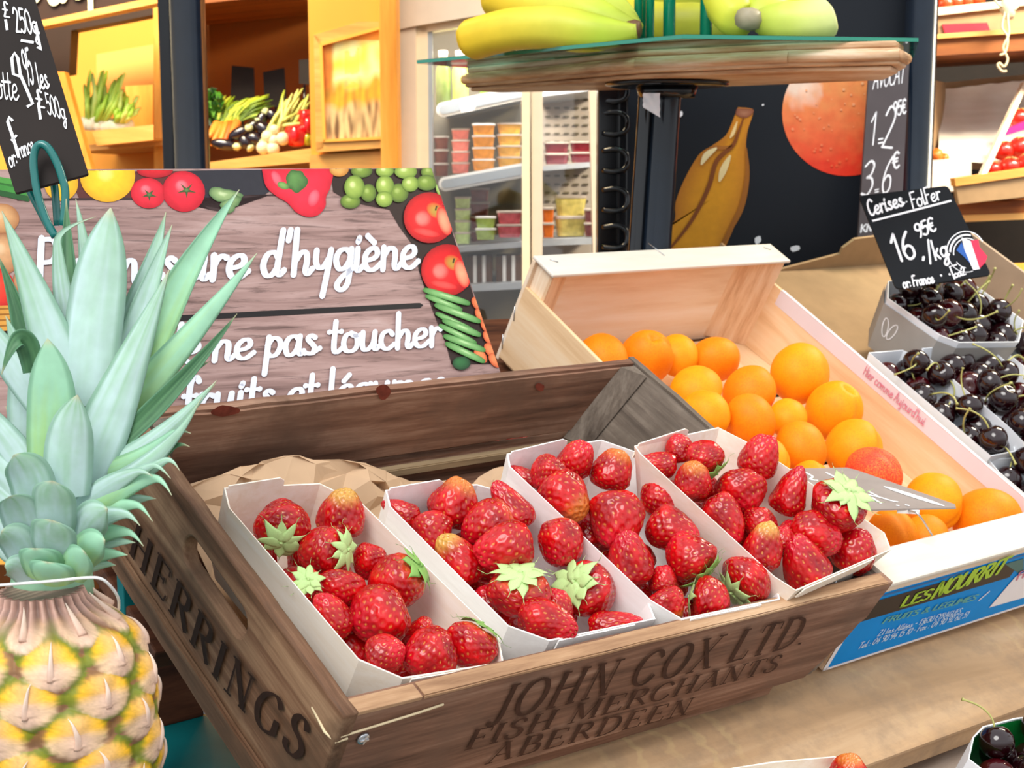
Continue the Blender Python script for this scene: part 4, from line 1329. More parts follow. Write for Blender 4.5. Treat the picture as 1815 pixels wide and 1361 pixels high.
# price tag seen from below its edge, on a wire
tg_px = [(1400, 833), (1500, 831), (1520, 836), (1692, 896), (1694, 902), (1560, 905), (1544, 906), (1420, 874)]
tgc = A.hit(1590, 905, 2, 0.012)
tgw = A.w(tgc)
nt = (UP * 1.0 - FWD * 0.32 + RIGHT * 0.05).normalized()
TG = Frame(tgw, [(RIGHT - nt * RIGHT.dot(nt)).normalized(), nt.cross((RIGHT - nt * RIGHT.dot(nt)).normalized()), nt])
tgt = thing('price_tag', 'grey slate price tag with white handwriting lying over the apricots on a wire', 'price tag', TG.mat())
poly = [TG.hit(px, py, 2, 0.0) for px, py in tg_px]
MB().prism(poly, (0, 0, 0.0016)).build('tag_board', 'tag_grey', tgt)
PG = Plane3(TG, 2, 0.0016, 1)
mb = MB()
for pts in ([(1428, 838), (1440, 845), (1436, 850), (1450, 852)], [(1464, 838), (1480, 846), (1492, 852)], [(1532, 876), (1560, 882), (1580, 888), (1592, 890)], [(1545, 882), (1562, 893)], [(1540, 872), (1556, 880)], [(1588, 896), (1594, 897)], [(1604, 895), (1612, 897)]):
    PG.line(mb, catmull([Vector((a, b, 0)) for a, b in pts], 4) and [(p.x, p.y) for p in catmull([Vector((a, b, 0)) for a, b in pts], 4)], 0.0024, 0.0005)
mb.build('handwriting', 'chalk', tgt)
mb = MB()
el = [(1620 + 56 * math.cos(t) * 0.97 - 0 , 880 + 56 * math.sin(t) * 0.05 + 18 * math.cos(t) * 0.97) for t in [i * math.tau / 24 for i in range(24)]]
PG.poly(mb, el, 0.0005)
mb.build('white_oval', 'chalk', tgt)
c0 = TG.hit(1610, 905, 2, -0.001)
MB().box(c0 + Vector((-0.011, -0.001, -0.003)), c0 + Vector((0.011, 0.001, 0.001)), 0.0004).build('clip', 'white_plastic', tgt)
w1 = TG.l(A.w(A.hit(1652, 948, 2, 0.001)))
MB().tube(catmull([c0, TG.l(at(1628, 912, (A.w(tgc) - CAM).dot(FWD) * 0.99)), w1], 6), 0.0011, 6).build('wire', 'steel', tgt)

# ------------------------------------------------------------------ cherries in a cardboard tray
CBX = thing('cherry_tray', 'brown cardboard tray holding white punnets of dark cherries', 'tray', A.mat())
# tray walls in A coordinates, just right of the apricot crate
cx0, cx1, cy0, cy1, cz0 = AW + 0.012, AW + 0.52, 0.02, 0.64, -AH
def cardboard(pts, ext, name, mat='card'):
    return MB().prism(pts, ext).build(name, mat, CBX)
cardboard([(cx0, cy0, cz0), (cx1, cy0, cz0), (cx1, cy1, cz0), (cx0, cy1, cz0)], (0, 0, 0.004), 'base')
bk = [A.hit(px, py, 1, cy1) for px, py in ((1383, 478), (1490, 450), (1494, 440), (1516, 424), (1562, 418), (1700, 416))]
cardboard([(cx0 - 0.004, cy1, cz0), (cx1, cy1, cz0)] + [Vector((min(cx1, p.x), cy1, p.z)) for p in reversed(bk)], (0, 0.004, 0), 'back_wall')
rw = [A.hit(px, py, 0, cx1) for px, py in ((1705, 480), (1815, 562))]
zr_ = (rw[0].z + rw[1].z) / 2
cardboard([(cx1, cy0, cz0), (cx1, cy1, cz0), (cx1, cy1, max(-0.03, min(0.05, rw[0].z))), (cx1, cy0, max(-0.03, min(0.05, rw[1].z)))], (0.006, 0, 0), 'side_wall', 'card_edge')
cardboard([(cx0, cy0, cz0), (cx0, cy1, cz0), (cx0, cy1, AZ - 0.012), (cx0, cy0, AZ - 0.012)], (-0.004, 0, 0), 'side_wall')
cardboard([(cx0, cy0, cz0), (cx1, cy0, cz0), (cx1, cy0, -0.05), (cx0, cy0, -0.05)], (0, -0.004, 0), 'front_wall')

def cherry_meshes():
    out = []
    for s_, mat in ((1, 'cherry'), (2, 'cherry2'), (3, 'cherry')):
        m_ = MB(); n, mm = 28, 20; v = []; f = []
        for i in range(mm + 1):
            t = math.pi * i / mm
            for k in range(n):
                a = math.tau * k / n
                q = Vector((math.sin(t) * math.cos(a), math.sin(t) * math.sin(a), math.cos(t)))
                r = 1 - 0.20 * math.exp(-(t / 0.3) ** 2) + 0.03 * noise.noise(q + Vector((s_ * 5, 0, 0))) - 0.03 * math.exp(-(min(a, math.tau - a) / 0.25) ** 2) * math.sin(t)
                v.append(Vector((q.x * r * 1.03, q.y * r, q.z * r * 0.95)))
        for i in range(mm):
            for k in range(n):
                f.append((i * n + k, (i + 1) * n + k, (i + 1) * n + (k + 1) % n, i * n + (k + 1) % n))
        m_.add(v, f, True)
        out.append(m_.mesh('cherry_' + 'abc'[s_ - 1], mat))
    return out
CHM = cherry_meshes()
def stem_mesh(seed):
    rng = random.Random(seed)
    a = rng.uniform(0, 6.28); bnd = rng.uniform(0.7, 1.9); L_ = rng.uniform(2.3, 3.6)
    pts = [(0, 0, 0.70)] + [(math.cos(a) * bnd * (k / 4) ** 2, math.sin(a) * bnd * (k / 4) ** 2, 0.75 + L_ * k / 4 * (1 - 0.28 * k / 4)) for k in range(1, 5)]
    m_ = MB(); m_.tube(catmull(pts, 4), [0.06] * 16 + [0.11], 6)
    return m_.mesh('cherry_stem', 'stem')
STEMS = [stem_mesh(i) for i in range(6)]
def place_cherry(fr, p, r, rng, label, group, stem):
    o = link('cherry', CHM[rng.choice((0, 0, 1, 2, 0))])
    zl = Vector((rng.uniform(-1, 1), rng.uniform(-1, 1), rng.uniform(0.1, 1.2))).normalized()
    q = zl.to_track_quat('Z', 'Y')
    fm = fr.mat().to_3x3()
    qq = (fm @ q.to_matrix()).to_quaternion()
    o.matrix_world = Matrix.LocRotScale(fr.w(p), qq, Vector((r, r, r)))
    tag(o, label, 'cherry', group)
    if stem: link('stem', STEMS[rng.randrange(6)], o)
def fill_cherries(fr, rim, zr, n, seed, label, group, r=0.0132, layers=((0, -0.010),), stems=0.5, clip=None):
    rng = random.Random(seed)
    xs = [p.x for p in rim]; ys = [p.y for p in rim]
    pts = []
    poly = [(p.x, p.y) for p in rim]
    def ins(x, y, m_):
        c = (sum(q[0] for q in poly) / len(poly), sum(q[1] for q in poly) / len(poly))
        for i in range(len(poly)):
            a, b = poly[i], poly[(i + 1) % len(poly)]
            ex, ey = b[0] - a[0], b[1] - a[1]; l_ = math.hypot(ex, ey)
            if l_ < 1e-6: continue
            nx, ny = -ey / l_, ex / l_
            if (c[0] - a[0]) * nx + (c[1] - a[1]) * ny < 0: nx, ny = -nx, -ny
            if (x - a[0]) * nx + (y - a[1]) * ny < m_: return False
        return True
    for lz, (cnt, z) in enumerate(layers):
        tries = 0; got = 0
        while tries < 6000 and got < (cnt or n):
            tries += 1
            x = rng.uniform(min(xs), max(xs)); y = rng.uniform(min(ys), max(ys)); zz = zr + z + rng.uniform(-0.003, 0.004)
            if not ins(x, y, r * 0.98): continue
            rr = r * rng.uniform(0.92, 1.08)
            p = Vector((x, y, zz))
            if any((p - q).length < (rr + r2) * 0.90 for q, r2 in pts): continue
            pts.append((p, rr)); got += 1
    for p, rr in pts:
        place_cherry(fr, p, rr, rng, label, group, rng.random() < stems)
    return len(pts)
def rimA(px, z): return [A.hit(a, b, 2, z) for a, b in px]
CP = [
 ('grey printed punnet of dark cherries at the back of the tray, under the price slate', [(1574, 498), (1640, 492), (1712, 493), (1815, 568), (1806, 606), (1700, 607), (1666, 594), (1573, 528)], -0.002, 0.075, 'rear'),
 ('white punnet of dark cherries beside the apricot crate', [(1537, 625), (1600, 620), (1650, 645), (1792, 766), (1800, 800), (1725, 815), (1690, 800), (1530, 652)], -0.036, 0.065, 'left'),
 ('white punnet of dark cherries right of the others, cut by the photo edge', [(1634, 617), (1720, 609), (1762, 622), (1890, 735), (1896, 790), (1830, 800), (1792, 760), (1638, 628)], -0.022, 0.065, 'right'),
 ('white punnet of dark cherries at the front, barely showing', [(1752, 814), (1830, 808), (1870, 830), (1950, 905), (1960, 935), (1880, 950), (1850, 930), (1762, 836)], -0.045, 0.055, 'front'),
 ('white punnet of dark cherries behind the right one, cut by the photo edge', [(1772, 606), (1850, 598), (1890, 610), (1960, 670), (1962, 690), (1890, 700), (1868, 690), (1780, 622)], -0.025, 0.065, 'corner'),
]
for label, px, z, dep, where in CP:
    root, rim, zb = make_punnet(label, px, z, dep, 'white_punnet', tabs=False, group='cherry punnets in the cardboard tray', fr=A, name='cherry_punnet', th=0.0014, xmin=cx0 + 0.003, xmax=cx1 - 0.002, ymax=cy1 - 0.003)
    if where == 'rear':
        inv = root.matrix_world.inverted()
        basket = root.children[0]
        # grey printed outer sleeve with a leaf outline
        n = len(rim); c = sum(rim, Vector()) / n
        off = c - Vector((0, 0, dep))
        R_ = [p - off for p in rim]; cc = sum(R_, Vector()) / n
        Bz = [Vector((cc.x + (p.x - cc.x) * 0.90, cc.y + (p.y - cc.y) * 0.90, p.z - dep)) for p in R_]
        mb = MB()
        for i in (6, 7, 5, 4):
            j = (i + 1) % n
            def outw(p): 
                d = p - cc; d.z = 0
                return p + d.normalized() * 0.0012
            a, b, c2, d2 = outw(Bz[i]), outw(Bz[j]), outw(R_[j] - Vector((0, 0, 0.008))), outw(R_[i] - Vector((0, 0, 0.008)))
            mb.add([a, b, c2, d2], [(0, 1, 2, 3)])
        mb.build('printed_sleeve', 'grey_punnet', root)
        i, j = 6, 7
        a, b, c2, d2 = [Vector(q) for q in (Bz[i], Bz[j], R_[j], R_[i])]
        nn = (b - a).cross(d2 - a).normalized()
        if nn.dot(a - cc) < 0: nn = -nn
        mb = MB()
        for u0 in (0.70, 0.84):
            pts = []
            for t in range(17):
                th_ = t * math.tau / 16
                u = u0 + 0.055 * math.sin(th_) + (0.03 if u0 > 0.8 else -0.03) * math.cos(th_); v = 0.52 + 0.17 * math.cos(th_)
                pts.append((a.lerp(b, u)).lerp(d2.lerp(c2, u), v) + nn * 0.0022)
            line_mesh(mb, pts, 0.0016, nn, 0.0)
        mb.build('leaf_print', 'chalk', root)
    nm = {'rear': 'dark glossy cherry in the rear punnet, under the price slate', 'left': 'dark glossy cherry in the punnet beside the apricot crate', 'right': 'dark glossy cherry in the right punnet, cut by the photo edge', 'front': 'dark glossy cherry in the front punnet, at the photo edge', 'corner': 'dark glossy cherry in the punnet behind the right one'}[where]
    fill_cherries(A, rim, z, 0, hash(where) % 1000 if False else len(where) * 31 + ord(where[0]), nm, 'cherries in the ' + where + ' punnet', r=0.0175, layers=((34, -0.014), (14, 0.006)), stems=0.6)

# price slate "Cerises"
sl_px = [(1522, 347), (1680, 329), (1757, 487), (1588, 512)]
slc = A.w(A.hit(1650, 500, 1, 0.40)) 
dsl = (slc - CAM).dot(FWD) - 0.02
nsl = (-FWD * 0.92 + UP * 0.38 - RIGHT * 0.10).normalized()
SL = Frame(at(1640, 420, dsl), [(RIGHT - nsl * RIGHT.dot(nsl)).normalized(), nsl.cross((RIGHT - nsl * RIGHT.dot(nsl)).normalized()), nsl])
slt = thing('price_slate', 'black price slate for cherries with white handwriting and a tricolour map emblem', 'price sign', SL.mat())
P4 = [SL.hit(px, py, 2, 0.0) for px, py in sl_px]
def rounded(poly, r):
    out = []
    n = len(poly)
    for i in range(n):
        p, a, b = poly[i], poly[i - 1], poly[(i + 1) % n]
        u = (a - p).normalized() * r; v = (b - p).normalized() * r
        for t in (0, 0.25, 0.5, 0.75, 1):
            out.append((p + u) * (1 - t) ** 2 + p * 2 * t * (1 - t) + (p + v) * t * t)
    return out
MB().prism(rounded(P4, 0.006), (0, 0, -0.003)).build('slate_board', 'slate_blue', slt)
PC = Plane3(SL, 2, 0.0, 1)
mb = MB()
PC.text(mb, 'Cerises', (1541, 383), (1603, 364), (1534, 356), weight=15)
PC.text(mb, 'FolFer', (1617, 370), (1669, 353), (1610, 343), weight=11)
PC.line(mb, [(1546, 392), (1686, 356)], 0.0028)
PC.line(mb, [(1606, 357), (1607, 359)], 0.002)
PC.text(mb, '16', (1588, 465), (1626, 456), (1572, 418), weight=9)
PC.text(mb, '95\u20ac', (1626, 423), (1660, 408), (1618, 400), weight=14)
PC.text(mb, ',', (1634, 458), (1640, 457), (1628, 436), weight=14)
PC.text(mb, '/kg', (1647, 464), (1682, 454), (1638, 430), weight=12)
PC.text(mb, 'or: France', (1601, 511), (1656, 501), (1597, 493), weight=17)
PC.line(mb, [(1667, 487), (1669, 490)], 0.0022); PC.line(mb, [(1682, 485), (1684, 488)], 0.0022)
PC.line(mb, [(1696, 469), (1683, 473), (1692, 495)], 0.002)
PC.text(mb, 'ca2', (1692, 493), (1712, 486), (1688, 480), weight=18)
mb.build('handwriting', 'chalk', slt)
mb = MB()
def arc(cx, cy, r, a0, a1, n=22): return [(cx + r * math.cos(math.radians(a0 + (a1 - a0) * i / n)) * 1.0, cy - r * math.sin(math.radians(a0 + (a1 - a0) * i / n)) * 1.05) for i in range(n + 1)]
PC.line(mb, arc(1712, 446, 34, 30, 200), 0.0013); PC.line(mb, arc(1714, 448, 24, 40, 190), 0.0013)
PC.line(mb, arc(1713, 448, 33, 200, 290), 0.0009); PC.line(mb, arc(1715, 450, 24, 215, 262), 0.0010)
PC.line(mb, arc(1713, 447, 29, 75, 180), 0.0024, 0.0005)
PC.poly(mb, [(1704, 421), (1721, 428), (1737, 477), (1725, 479), (1711, 449)], 0.0007)
mb.build('emblem', 'chalk', slt)
mb = MB(); PC.poly(mb, [(1695, 444), (1704, 430), (1712, 449), (1720, 468), (1708, 455)], 0.0009); mb.build('emblem_stripe', 'fr_blue', slt)
mb = MB(); PC.poly(mb, [(1720, 427), (1734, 425), (1736, 438), (1750, 455), (1746, 466), (1736, 476)], 0.0009); mb.build('emblem_stripe', 'fr_red', slt)
ft = SL.l(A.w(A.hit(1650, 560, 1, 0.44)))
MB().tube([SL.hit(1672, 495, 2, -0.003), ft], 0.0014, 6).build('spike', 'steel', slt)

# ------------------------------------------------------------------ punnets on the lower step
root, rim, zb = make_punnet('cream strawberry punnet on the lower step, only its back rim showing', [(1290, 1362), (1372, 1349), (1480, 1340), (1640, 1440), (1640, 1470), (1500, 1490), (1470, 1480), (1275, 1385)], -0.080, 0.100, 'veneer', tabs=False, group=None)
for px, py, w_, kind, words in ((1505, 1368, 40, 2, 'strawberry rising over the punnet on the lower step'),):
    q = S.hit(px, py, 2, -0.080); dep = (S.w(q) - CAM).dot(FWD)
    make_berry(S.w(q), w_ * dep / FPX, 34 * dep / FPX, 90, 20, kind, None, words, None, 1.0)
gp = [(1724, 1306), (1742, 1287), (1800, 1272), (1900, 1262), (1960, 1330), (1930, 1400), (1800, 1410), (1716, 1345)]
root, rim, zb = make_punnet('white punnet with green lining full of cherries on the lower step', gp, -0.080, 0.100, 'white_punnet', tabs=False, group=None, name='cherry_punnet')
n = len(rim); c = sum(rim, Vector()) / n; off = c - Vector((0, 0, 0.100))
R_ = [p - off for p in rim]; cc = sum(R_, Vector()) / n
mb = MB()
def inw(p, k):
    d = cc - p; d.z = 0
    return p + d.normalized() * k
for i in range(n):
    j = (i + 1) % n
    a, b = R_[i], R_[j]
    a2, b2 = [cc + (p - cc) * 0.90 - Vector((0, 0, 0.098)) for p in (a, b)]
    mb.add([inw(a2, 0.0026), inw(b2, 0.0026), inw(b, 0.0026) - Vector((0, 0, 0.001)), inw(a, 0.0026) - Vector((0, 0, 0.001))], [(3, 2, 1, 0)])
mb.build('green_lining', 'green_punnet', root)
fill_cherries(S, rim, -0.080, 0, 77, 'dark cherry in the green lined punnet on the lower step', 'cherries in the green lined punnet', r=0.0165, layers=((20, -0.018), (9, 0.0)), stems=0.5)
mb = MB()
q0 = S.hit(1752, 1270, 2, -0.121 + 0.001)
mb.tube(catmull([S.hit(1754, 1268, 2, -0.119), S.hit(1764, 1276, 2, -0.118), S.hit(1776, 1288, 2, -0.140)], 5), [0.0016] * 4 + [0.0008] * 7, 6)
o = mb.build('cherry_stalk', 'stem', loc=S.w(S.hit(1764, 1276, 2, -0.118))) if False else None
# ------------------------------------------------------------------ hygiene sign
sg = thing('hygiene_sign', 'printed plank-effect notice with white script and pictured vegetables, leaning behind the old crate', 'sign', G.mat())
mb = MB()
mb.prism([(-0.62, -0.045, 0), (0.0, -0.045, 0), (0.0, 0.2283, 0), (-0.3854, 0.2133, 0), (-0.62, 0.204, 0)], (0, 0, -0.004))
mb.build('panel', 'sign_wood', sg)
MB().box((-0.5, 0.384, ZB - 0.006), (0.44, 0.425, -0.0555)).build('sign_ledge', 'riser', stand)
PGn = Plane3(G, 2, 0.0, 1)
def top_of(px): return 303.2 - 5.2 * px / 765
def clampsign(px, py):
    py = max(py, top_of(px) + 0.8)
    px = min(px, 764 + (py - 298) * 0.337 - 1)
    return px, py
pm = MB(); LAY = [0.0003]
def col(h): return lin(h)
def lerpc(a, b, t): return tuple(a[i] * (1 - t) + b[i] * t for i in range(4))
def printed_poly(px, c):
    LAY[0] += 0.00002
    PGn.poly(pm, [clampsign(*p) for p in px], LAY[0], col(c))
def printed_disc(cx, cy, rx, ry, c0, c1, rot=0, hl=None, wob=0.0, sq=2.0, off=(-0.25, -0.3), rings=6, n=28):
    """a printed fruit: colour runs from its middle c0 to its rim c1, as in the printed photo"""
    LAY[0] += 0.00002
    v = []; cc = []; f = []
    cr, sr = math.cos(math.radians(rot)), math.sin(math.radians(rot))
    for r in range(rings + 1):
        q = r / rings
        for k in range(n):
            a = k * math.tau / n
            ca, sa = math.cos(a), math.sin(a)
            ex = abs(ca) ** (2 / sq) * (1 if ca > 0 else -1); ey = abs(sa) ** (2 / sq) * (1 if sa > 0 else -1)
            w = 1 + wob * noise.noise(Vector((ca * 1.3, sa * 1.3, cx * 0.37)))
            x = ex * rx * w * q + off[0] * rx * (1 - q); y = ey * ry * w * q + off[1] * ry * (1 - q)
            X = cx + x * cr - y * sr; Y = cy + x * sr + y * cr
            v.append(PGn.p(*clampsign(X, Y)) + Vector((0, 0, LAY[0])))
            c = lerpc(col(c0), col(c1), q ** 2.2)
            if hl and q < 0.34: c = lerpc(col(hl), c, (q / 0.34) ** 2)
            cc.append(c)
    for r in range(rings):
        for k in range(n):
            f.append((r * n + k, (r + 1) * n + k, (r + 1) * n + (k + 1) % n, r * n + (k + 1) % n))
    pm.add(v, f, True, cc)
printed_poly([(318, 303), (482, 300), (492, 328), (470, 345), (440, 346), (425, 352), (395, 376), (372, 372), (352, 345)], '#2a2931')
printed_poly([(120, 305), (330, 303), (300, 318), (290, 350), (236, 352), (140, 352)], '#5b2c28')
printed_poly([(585, 299), (765, 298), (880, 645), (800, 646), (790, 610), (770, 560), (752, 510), (742, 480), (735, 440), (706, 400), (690, 372), (640, 362), (610, 352), (590, 340)], '#2b1a16')
printed_poly([(-60, 592), (300, 560), (744, 537), (750, 541), (744, 546), (300, 570), (-60, 602)], '#120c10')
printed_poly([(30, 352), (340, 350), (372, 372), (395, 376), (430, 351), (480, 345), (520, 348), (430, 347), (392, 371), (300, 354), (30, 356)], '#3c2a2a')
for k, (a, b) in enumerate((((-30, 318), (66, 338)), ((-30, 326), (64, 346)), ((-30, 336), (50, 353)), ((-40, 312), (40, 326)))):
    printed_poly([(a[0], a[1] - 5), (b[0], b[1] - 5), (b[0] + 4, b[1]), (b[0], b[1] + 5), (a[0], a[1] + 5)], ('#2f6b2c', '#3f8a3a', '#26562a', '#4c9440')[k])
printed_disc(2, 388, 32, 27, '#d9a873', '#a86f45', hl='#e8c59a')
printed_disc(6, 450, 32, 37, '#d7a474', '#9a6240', hl='#e6bf95')
printed_disc(36, 500, 14, 22, '#c79368', '#8a5638')
printed_disc(-4, 512, 30, 36, '#f2432e', '#b81a1a', hl='#ff7a58')
printed_poly([(-60, 545), (30, 541), (33, 562), (28, 586), (-60, 590)], '#d3963f')
for k in range(4): printed_poly([(-60, 549 + k * 10), (31, 545 + k * 10), (31, 548 + k * 10), (-60, 553 + k * 10)], '#9c641f')
printed_poly([(-60, 600), (24, 596), (30, 650), (-60, 660)], '#3a2620')
printed_disc(108, 326, 30, 31, '#f2c22e', '#d99f1d', hl='#f8dc6a')
printed_disc(190, 312, 49, 47, '#f8cf2c', '#e3a51f', hl='#fde37a', off=(-0.1, -0.1))
printed_disc(274, 303, 32, 13, '#d8202c', '#9c1220')
printed_disc(262, 343, 31, 27, '#ee3244', '#bf1629', hl='#ff7480', rot=10)
printed_disc(325, 340, 38, 36, '#ee2c40', '#b81226', hl='#ff7c86', rot=20)
for cx, cy, s_ in ((264, 346, 14), (330, 338, 18)):
    for k in range(5):
        a = k * math.tau / 5 + 0.3
        printed_poly([(cx + 3 * math.cos(a + 1.5), cy + 3 * math.sin(a + 1.5)), (cx + s_ * math.cos(a), cy + s_ * 0.8 * math.sin(a)), (cx + 3 * math.cos(a - 1.5), cy + 3 * math.sin(a - 1.5))], '#3f5630')
    printed_disc(cx, cy, 5, 4, '#5f8048', '#38502a')
printed_disc(398, 349, 27, 14, '#93ad72', '#4f6f45', rot=10, wob=0.5, hl='#c2d2a0')
printed_disc(410, 362, 17, 13, '#86a46c', '#48683e', rot=-20, wob=0.6)
# bell pepper
pp = catmull([Vector((x, y, 0)) for x, y in [(463, 298), (520, 296), (584, 298), (586, 328), (577, 350), (576, 366), (563, 382), (543, 385), (524, 377), (508, 360), (488, 348), (470, 330), (463, 298)]], 4)
def printed_shape(pts, c0, c1, cx, cy, rings=6, hl=None):
    LAY[0] += 0.00002
    n = len(pts); v = []; cc = []; f = []
    for r in range(rings + 1):
        q = r / rings
        for p in pts:
            X = cx + (p[0] - cx) * q; Y = cy + (p[1] - cy) * q
            v.append(PGn.p(*clampsign(X, Y)) + Vector((0, 0, LAY[0])))
            c = lerpc(col(c0), col(c1), q ** 2.2)
            if hl and q < 0.25: c = lerpc(col(hl), c, q / 0.25)
            cc.append(c)
    for r in range(rings):
        for k in range(n):
            f.append((r * n + k, (r + 1) * n + k, (r + 1) * n + (k + 1) % n, r * n + (k + 1) % n))
    pm.add(v, f, True, cc)
printed_shape([(p.x, p.y) for p in pp[:-1]], '#f02d45', '#c4142c', 525, 335)
printed_disc(555, 352, 10, 16, '#ff6a78', '#ee2d45', rot=20)
printed_disc(490, 318, 8, 16, '#ff6a78', '#f02d45', rot=-30)
printed_disc(524, 322, 19, 19, '#5d8a48', '#355a2c', wob=0.3)
printed_disc(501, 330, 11, 6, '#7fa85a', '#4a7a3a', rot=20)
printed_disc(600, 301, 17, 13, '#e2a95a', '#b87628')
for gx, gy, ra, rb, dk in ((640, 304, 19, 12, 1), (652, 343, 14, 16, 1), (706, 343, 17, 17, 1), (620, 358, 18, 13, 1), (681, 304, 16, 11, 0), (718, 305, 20, 13, 0), (760, 306, 15, 12, 1), (627, 333, 18, 21, 0), (681, 330, 16, 18, 0), (680, 354, 15, 14, 0), (755, 325, 19, 14, 1), (726, 327, 15, 14, 0)):
    printed_disc(gx, gy, ra, rb, '#7f9a3a' if dk else '#a3bb55', '#43591f' if dk else '#5f7d28', hl='#d7e29a' if not dk else '#a8bb66')
printed_disc(778, 338, 6, 12, '#a9c46a', '#6f9440', rot=-20)
for ax, ay, ra, rb in ((760, 387, 46, 45), (791, 480, 46, 46)):
    printed_disc(ax, ay, ra, rb, '#f01a1e', '#a30a12', rot=15, hl='#ff8478', off=(-0.35, 0.15))
    printed_disc(ax + 10, ay - 13, 17, 13, '#b8943c', '#e0261f', rot=35, off=(0.1, 0.1))
    printed_disc(ax + 26, ay + 6, 12, 26, '#f6a07a', '#e3221d', rot=-18, off=(0, 0))
    printed_disc(ax - 6, ay + 26, 24, 7, '#f0504a', '#d51a1c', rot=12, off=(0, 0))
    printed_poly([(ax + 9, ay - 13), (ax + 11, ay - 21), (ax + 14, ay - 21), (ax + 12, ay - 12)], '#4a3a1a')
def bean(a, b, w, c):
    dx, dy = b[0] - a[0], b[1] - a[1]; L_ = math.hypot(dx, dy)
    printed_disc((a[0] + b[0]) / 2, (a[1] + b[1]) / 2, L_ / 2, w, c, '#3f7a35', rot=math.degrees(math.atan2(dy, dx)), sq=3.2, hl='#b4d69a', off=(0, -0.3), n=24)
for cx, cy in ((846, 540), (852, 560), (862, 580), (866, 600), (868, 622), (876, 640), (850, 632)):
    printed_disc(cx, cy, 15, 9, '#f08a55', '#c2502a', rot=50)
for a, b, w in (((748, 514), (832, 540), 6), ((752, 525), (818, 551), 5), ((768, 541), (851, 572), 6), ((770, 556), (838, 588), 5), ((782, 568), (851, 596), 6), ((776, 577), (843, 610), 5), ((784, 596), (859, 623), 6), ((787, 609), (858, 643), 6)):
    bean(a, b, w, '#86b873')
printed_disc(816, 645, 16, 12, '#2f6a3a', '#16361e')
pm.build('printed_vegetables', 'print_attr', sg)
mb = MB()
skw = dict(weight=15, contrast=1, hair=9.5, lift_=0.0012)
PGn.text(mb, "d'hygi\u00e8ne", (459, 491), (738, 475), (467, 409), **skw)
PGn.text(mb, 'ure', (322, 499), (436, 493), (331, 417), **skw)
PGn.text(mb, 'Par mes', (62, 512), (318, 499), (66, 424), **skw)
PGn.text(mb, 'de ne pas toucher', (277, 647), (780, 613), (286, 576), **skw)
PGn.text(mb, 'Merci', (50, 663), (240, 650), (56, 592), **skw)
PGn.text(mb, 'fruits et l\u00e9gumes', (318, 739), (792, 702), (326, 669), **skw)
PGn.text(mb, 'les', (215, 748), (296, 741), (222, 678), **skw)
mb.build('lettering', 'signwhite', sg)

# ------------------------------------------------------------------ black price board at the left and its green holder
bd = 1.10
nb = (-FWD * 0.95 + UP * 0.25 + RIGHT * 0.15).normalized()
BL_ = Frame(at(60, 180, bd), [(RIGHT - nb * RIGHT.dot(nb)).normalized(), nb.cross((RIGHT - nb * RIGHT.dot(nb)).normalized()), nb])
bb = thing('price_board', 'tilted black price board with white handwriting at the upper left, above the pineapple', 'price sign', BL_.mat())
poly = [BL_.hit(px, py, 2, 0) for px, py in ((27, 342), (157, 308), (42, -68), (-92, -32))]
MB().prism(rounded(poly, 0.002), (0, 0, -0.004)).build('board', 'slate', bb)
PBd = Plane3(BL_, 2, 0.0, 1)
mb = MB(); hk = dict(weight=8, lift_=0.0006)
PBd.text(mb, '250g', (28, 56), (70, 62), (20, 14), weight=11, lift_=0.0006)
PBd.line(mb, catmull([Vector((66, 60, 0)), Vector((72, 84, 0)), Vector((66, 90, 0)), Vector((60, 80, 0))], 4) and [(62, 46), (70, 76), (73, 90), (66, 84)], 0.0018)
PBd.line(mb, [(37, 72), (60, 76)], 0.0022)
PBd.text(mb, '\u00a3', (6, 30), (18, 32), (2, 2), weight=11, lift_=0.0006)
PBd.line(mb, [(10, 35), (13, 54)], 0.002)
PBd.text(mb, 'alotte', (-24, 172), (34, 178), (-30, 118), **hk)
PBd.line(mb, [(36, 136), (24, 132), (21, 104), (26, 94), (32, 104), (36, 132), (50, 165), (58, 184), (48, 190)], 0.0022)
PBd.text(mb, '95', (48, 152), (62, 147), (36, 92), weight=12, lift_=0.0006)
PBd.text(mb, 'les', (69, 157), (88, 157), (61, 112), weight=12, lift_=0.0006)
PBd.text(mb, '\u00a3', (66, 190), (80, 192), (60, 158), weight=12, lift_=0.0006)
PBd.line(mb, [(68, 182), (72, 212)], 0.002)
PBd.text(mb, '500g', (85, 202), (118, 214), (78, 165), weight=10, lift_=0.0006)
PBd.text(mb, 'or:', (18, 298), (32, 290), (10, 266), weight=12, lift_=0.0006)
PBd.line(mb, [(34, 280), (24, 246), (14, 216), (16, 208), (23, 215)], 0.0022)
PBd.line(mb, [(20, 250), (30, 240)], 0.0018)
PBd.text(mb, 'rance', (35, 282), (62, 268), (27, 250), weight=12, lift_=0.0006)
mb.build('handwriting', 'chalk', bb)
hk_ = thing('sign_holder', 'bent dark green wire holder gripping the black price board above the pineapple', 'sign holder', loc=at(85, 400, 1.085))
hl_ = hk_.location
def pxtube(px, d, r, name, mat, parent, n=8, k=5):
    pts = catmull([at(x, y, (d if not isinstance(d, (list, tuple)) else d[i])) - hl_ for i, (x, y) in enumerate(px)], k)
    return MB().tube(pts, r, n).build(name, mat, parent)
pxtube([(98, 420), (83, 392), (67, 345), (60, 300), (61, 270), (70, 256), (84, 261), (99, 285), (110, 315), (116, 345), (112, 400)], 1.078, 0.0030, 'front_loop', 'green_metal', hk_)
pxtube([(90, 410), (70, 372), (50, 332), (40, 300)], 1.115, 0.0030, 'back_loop', 'green_metal', hk_)
pxtube([(95, 320), (98, 345), (102, 400)], 1.115, 0.0030, 'back_loop', 'green_metal', hk_)

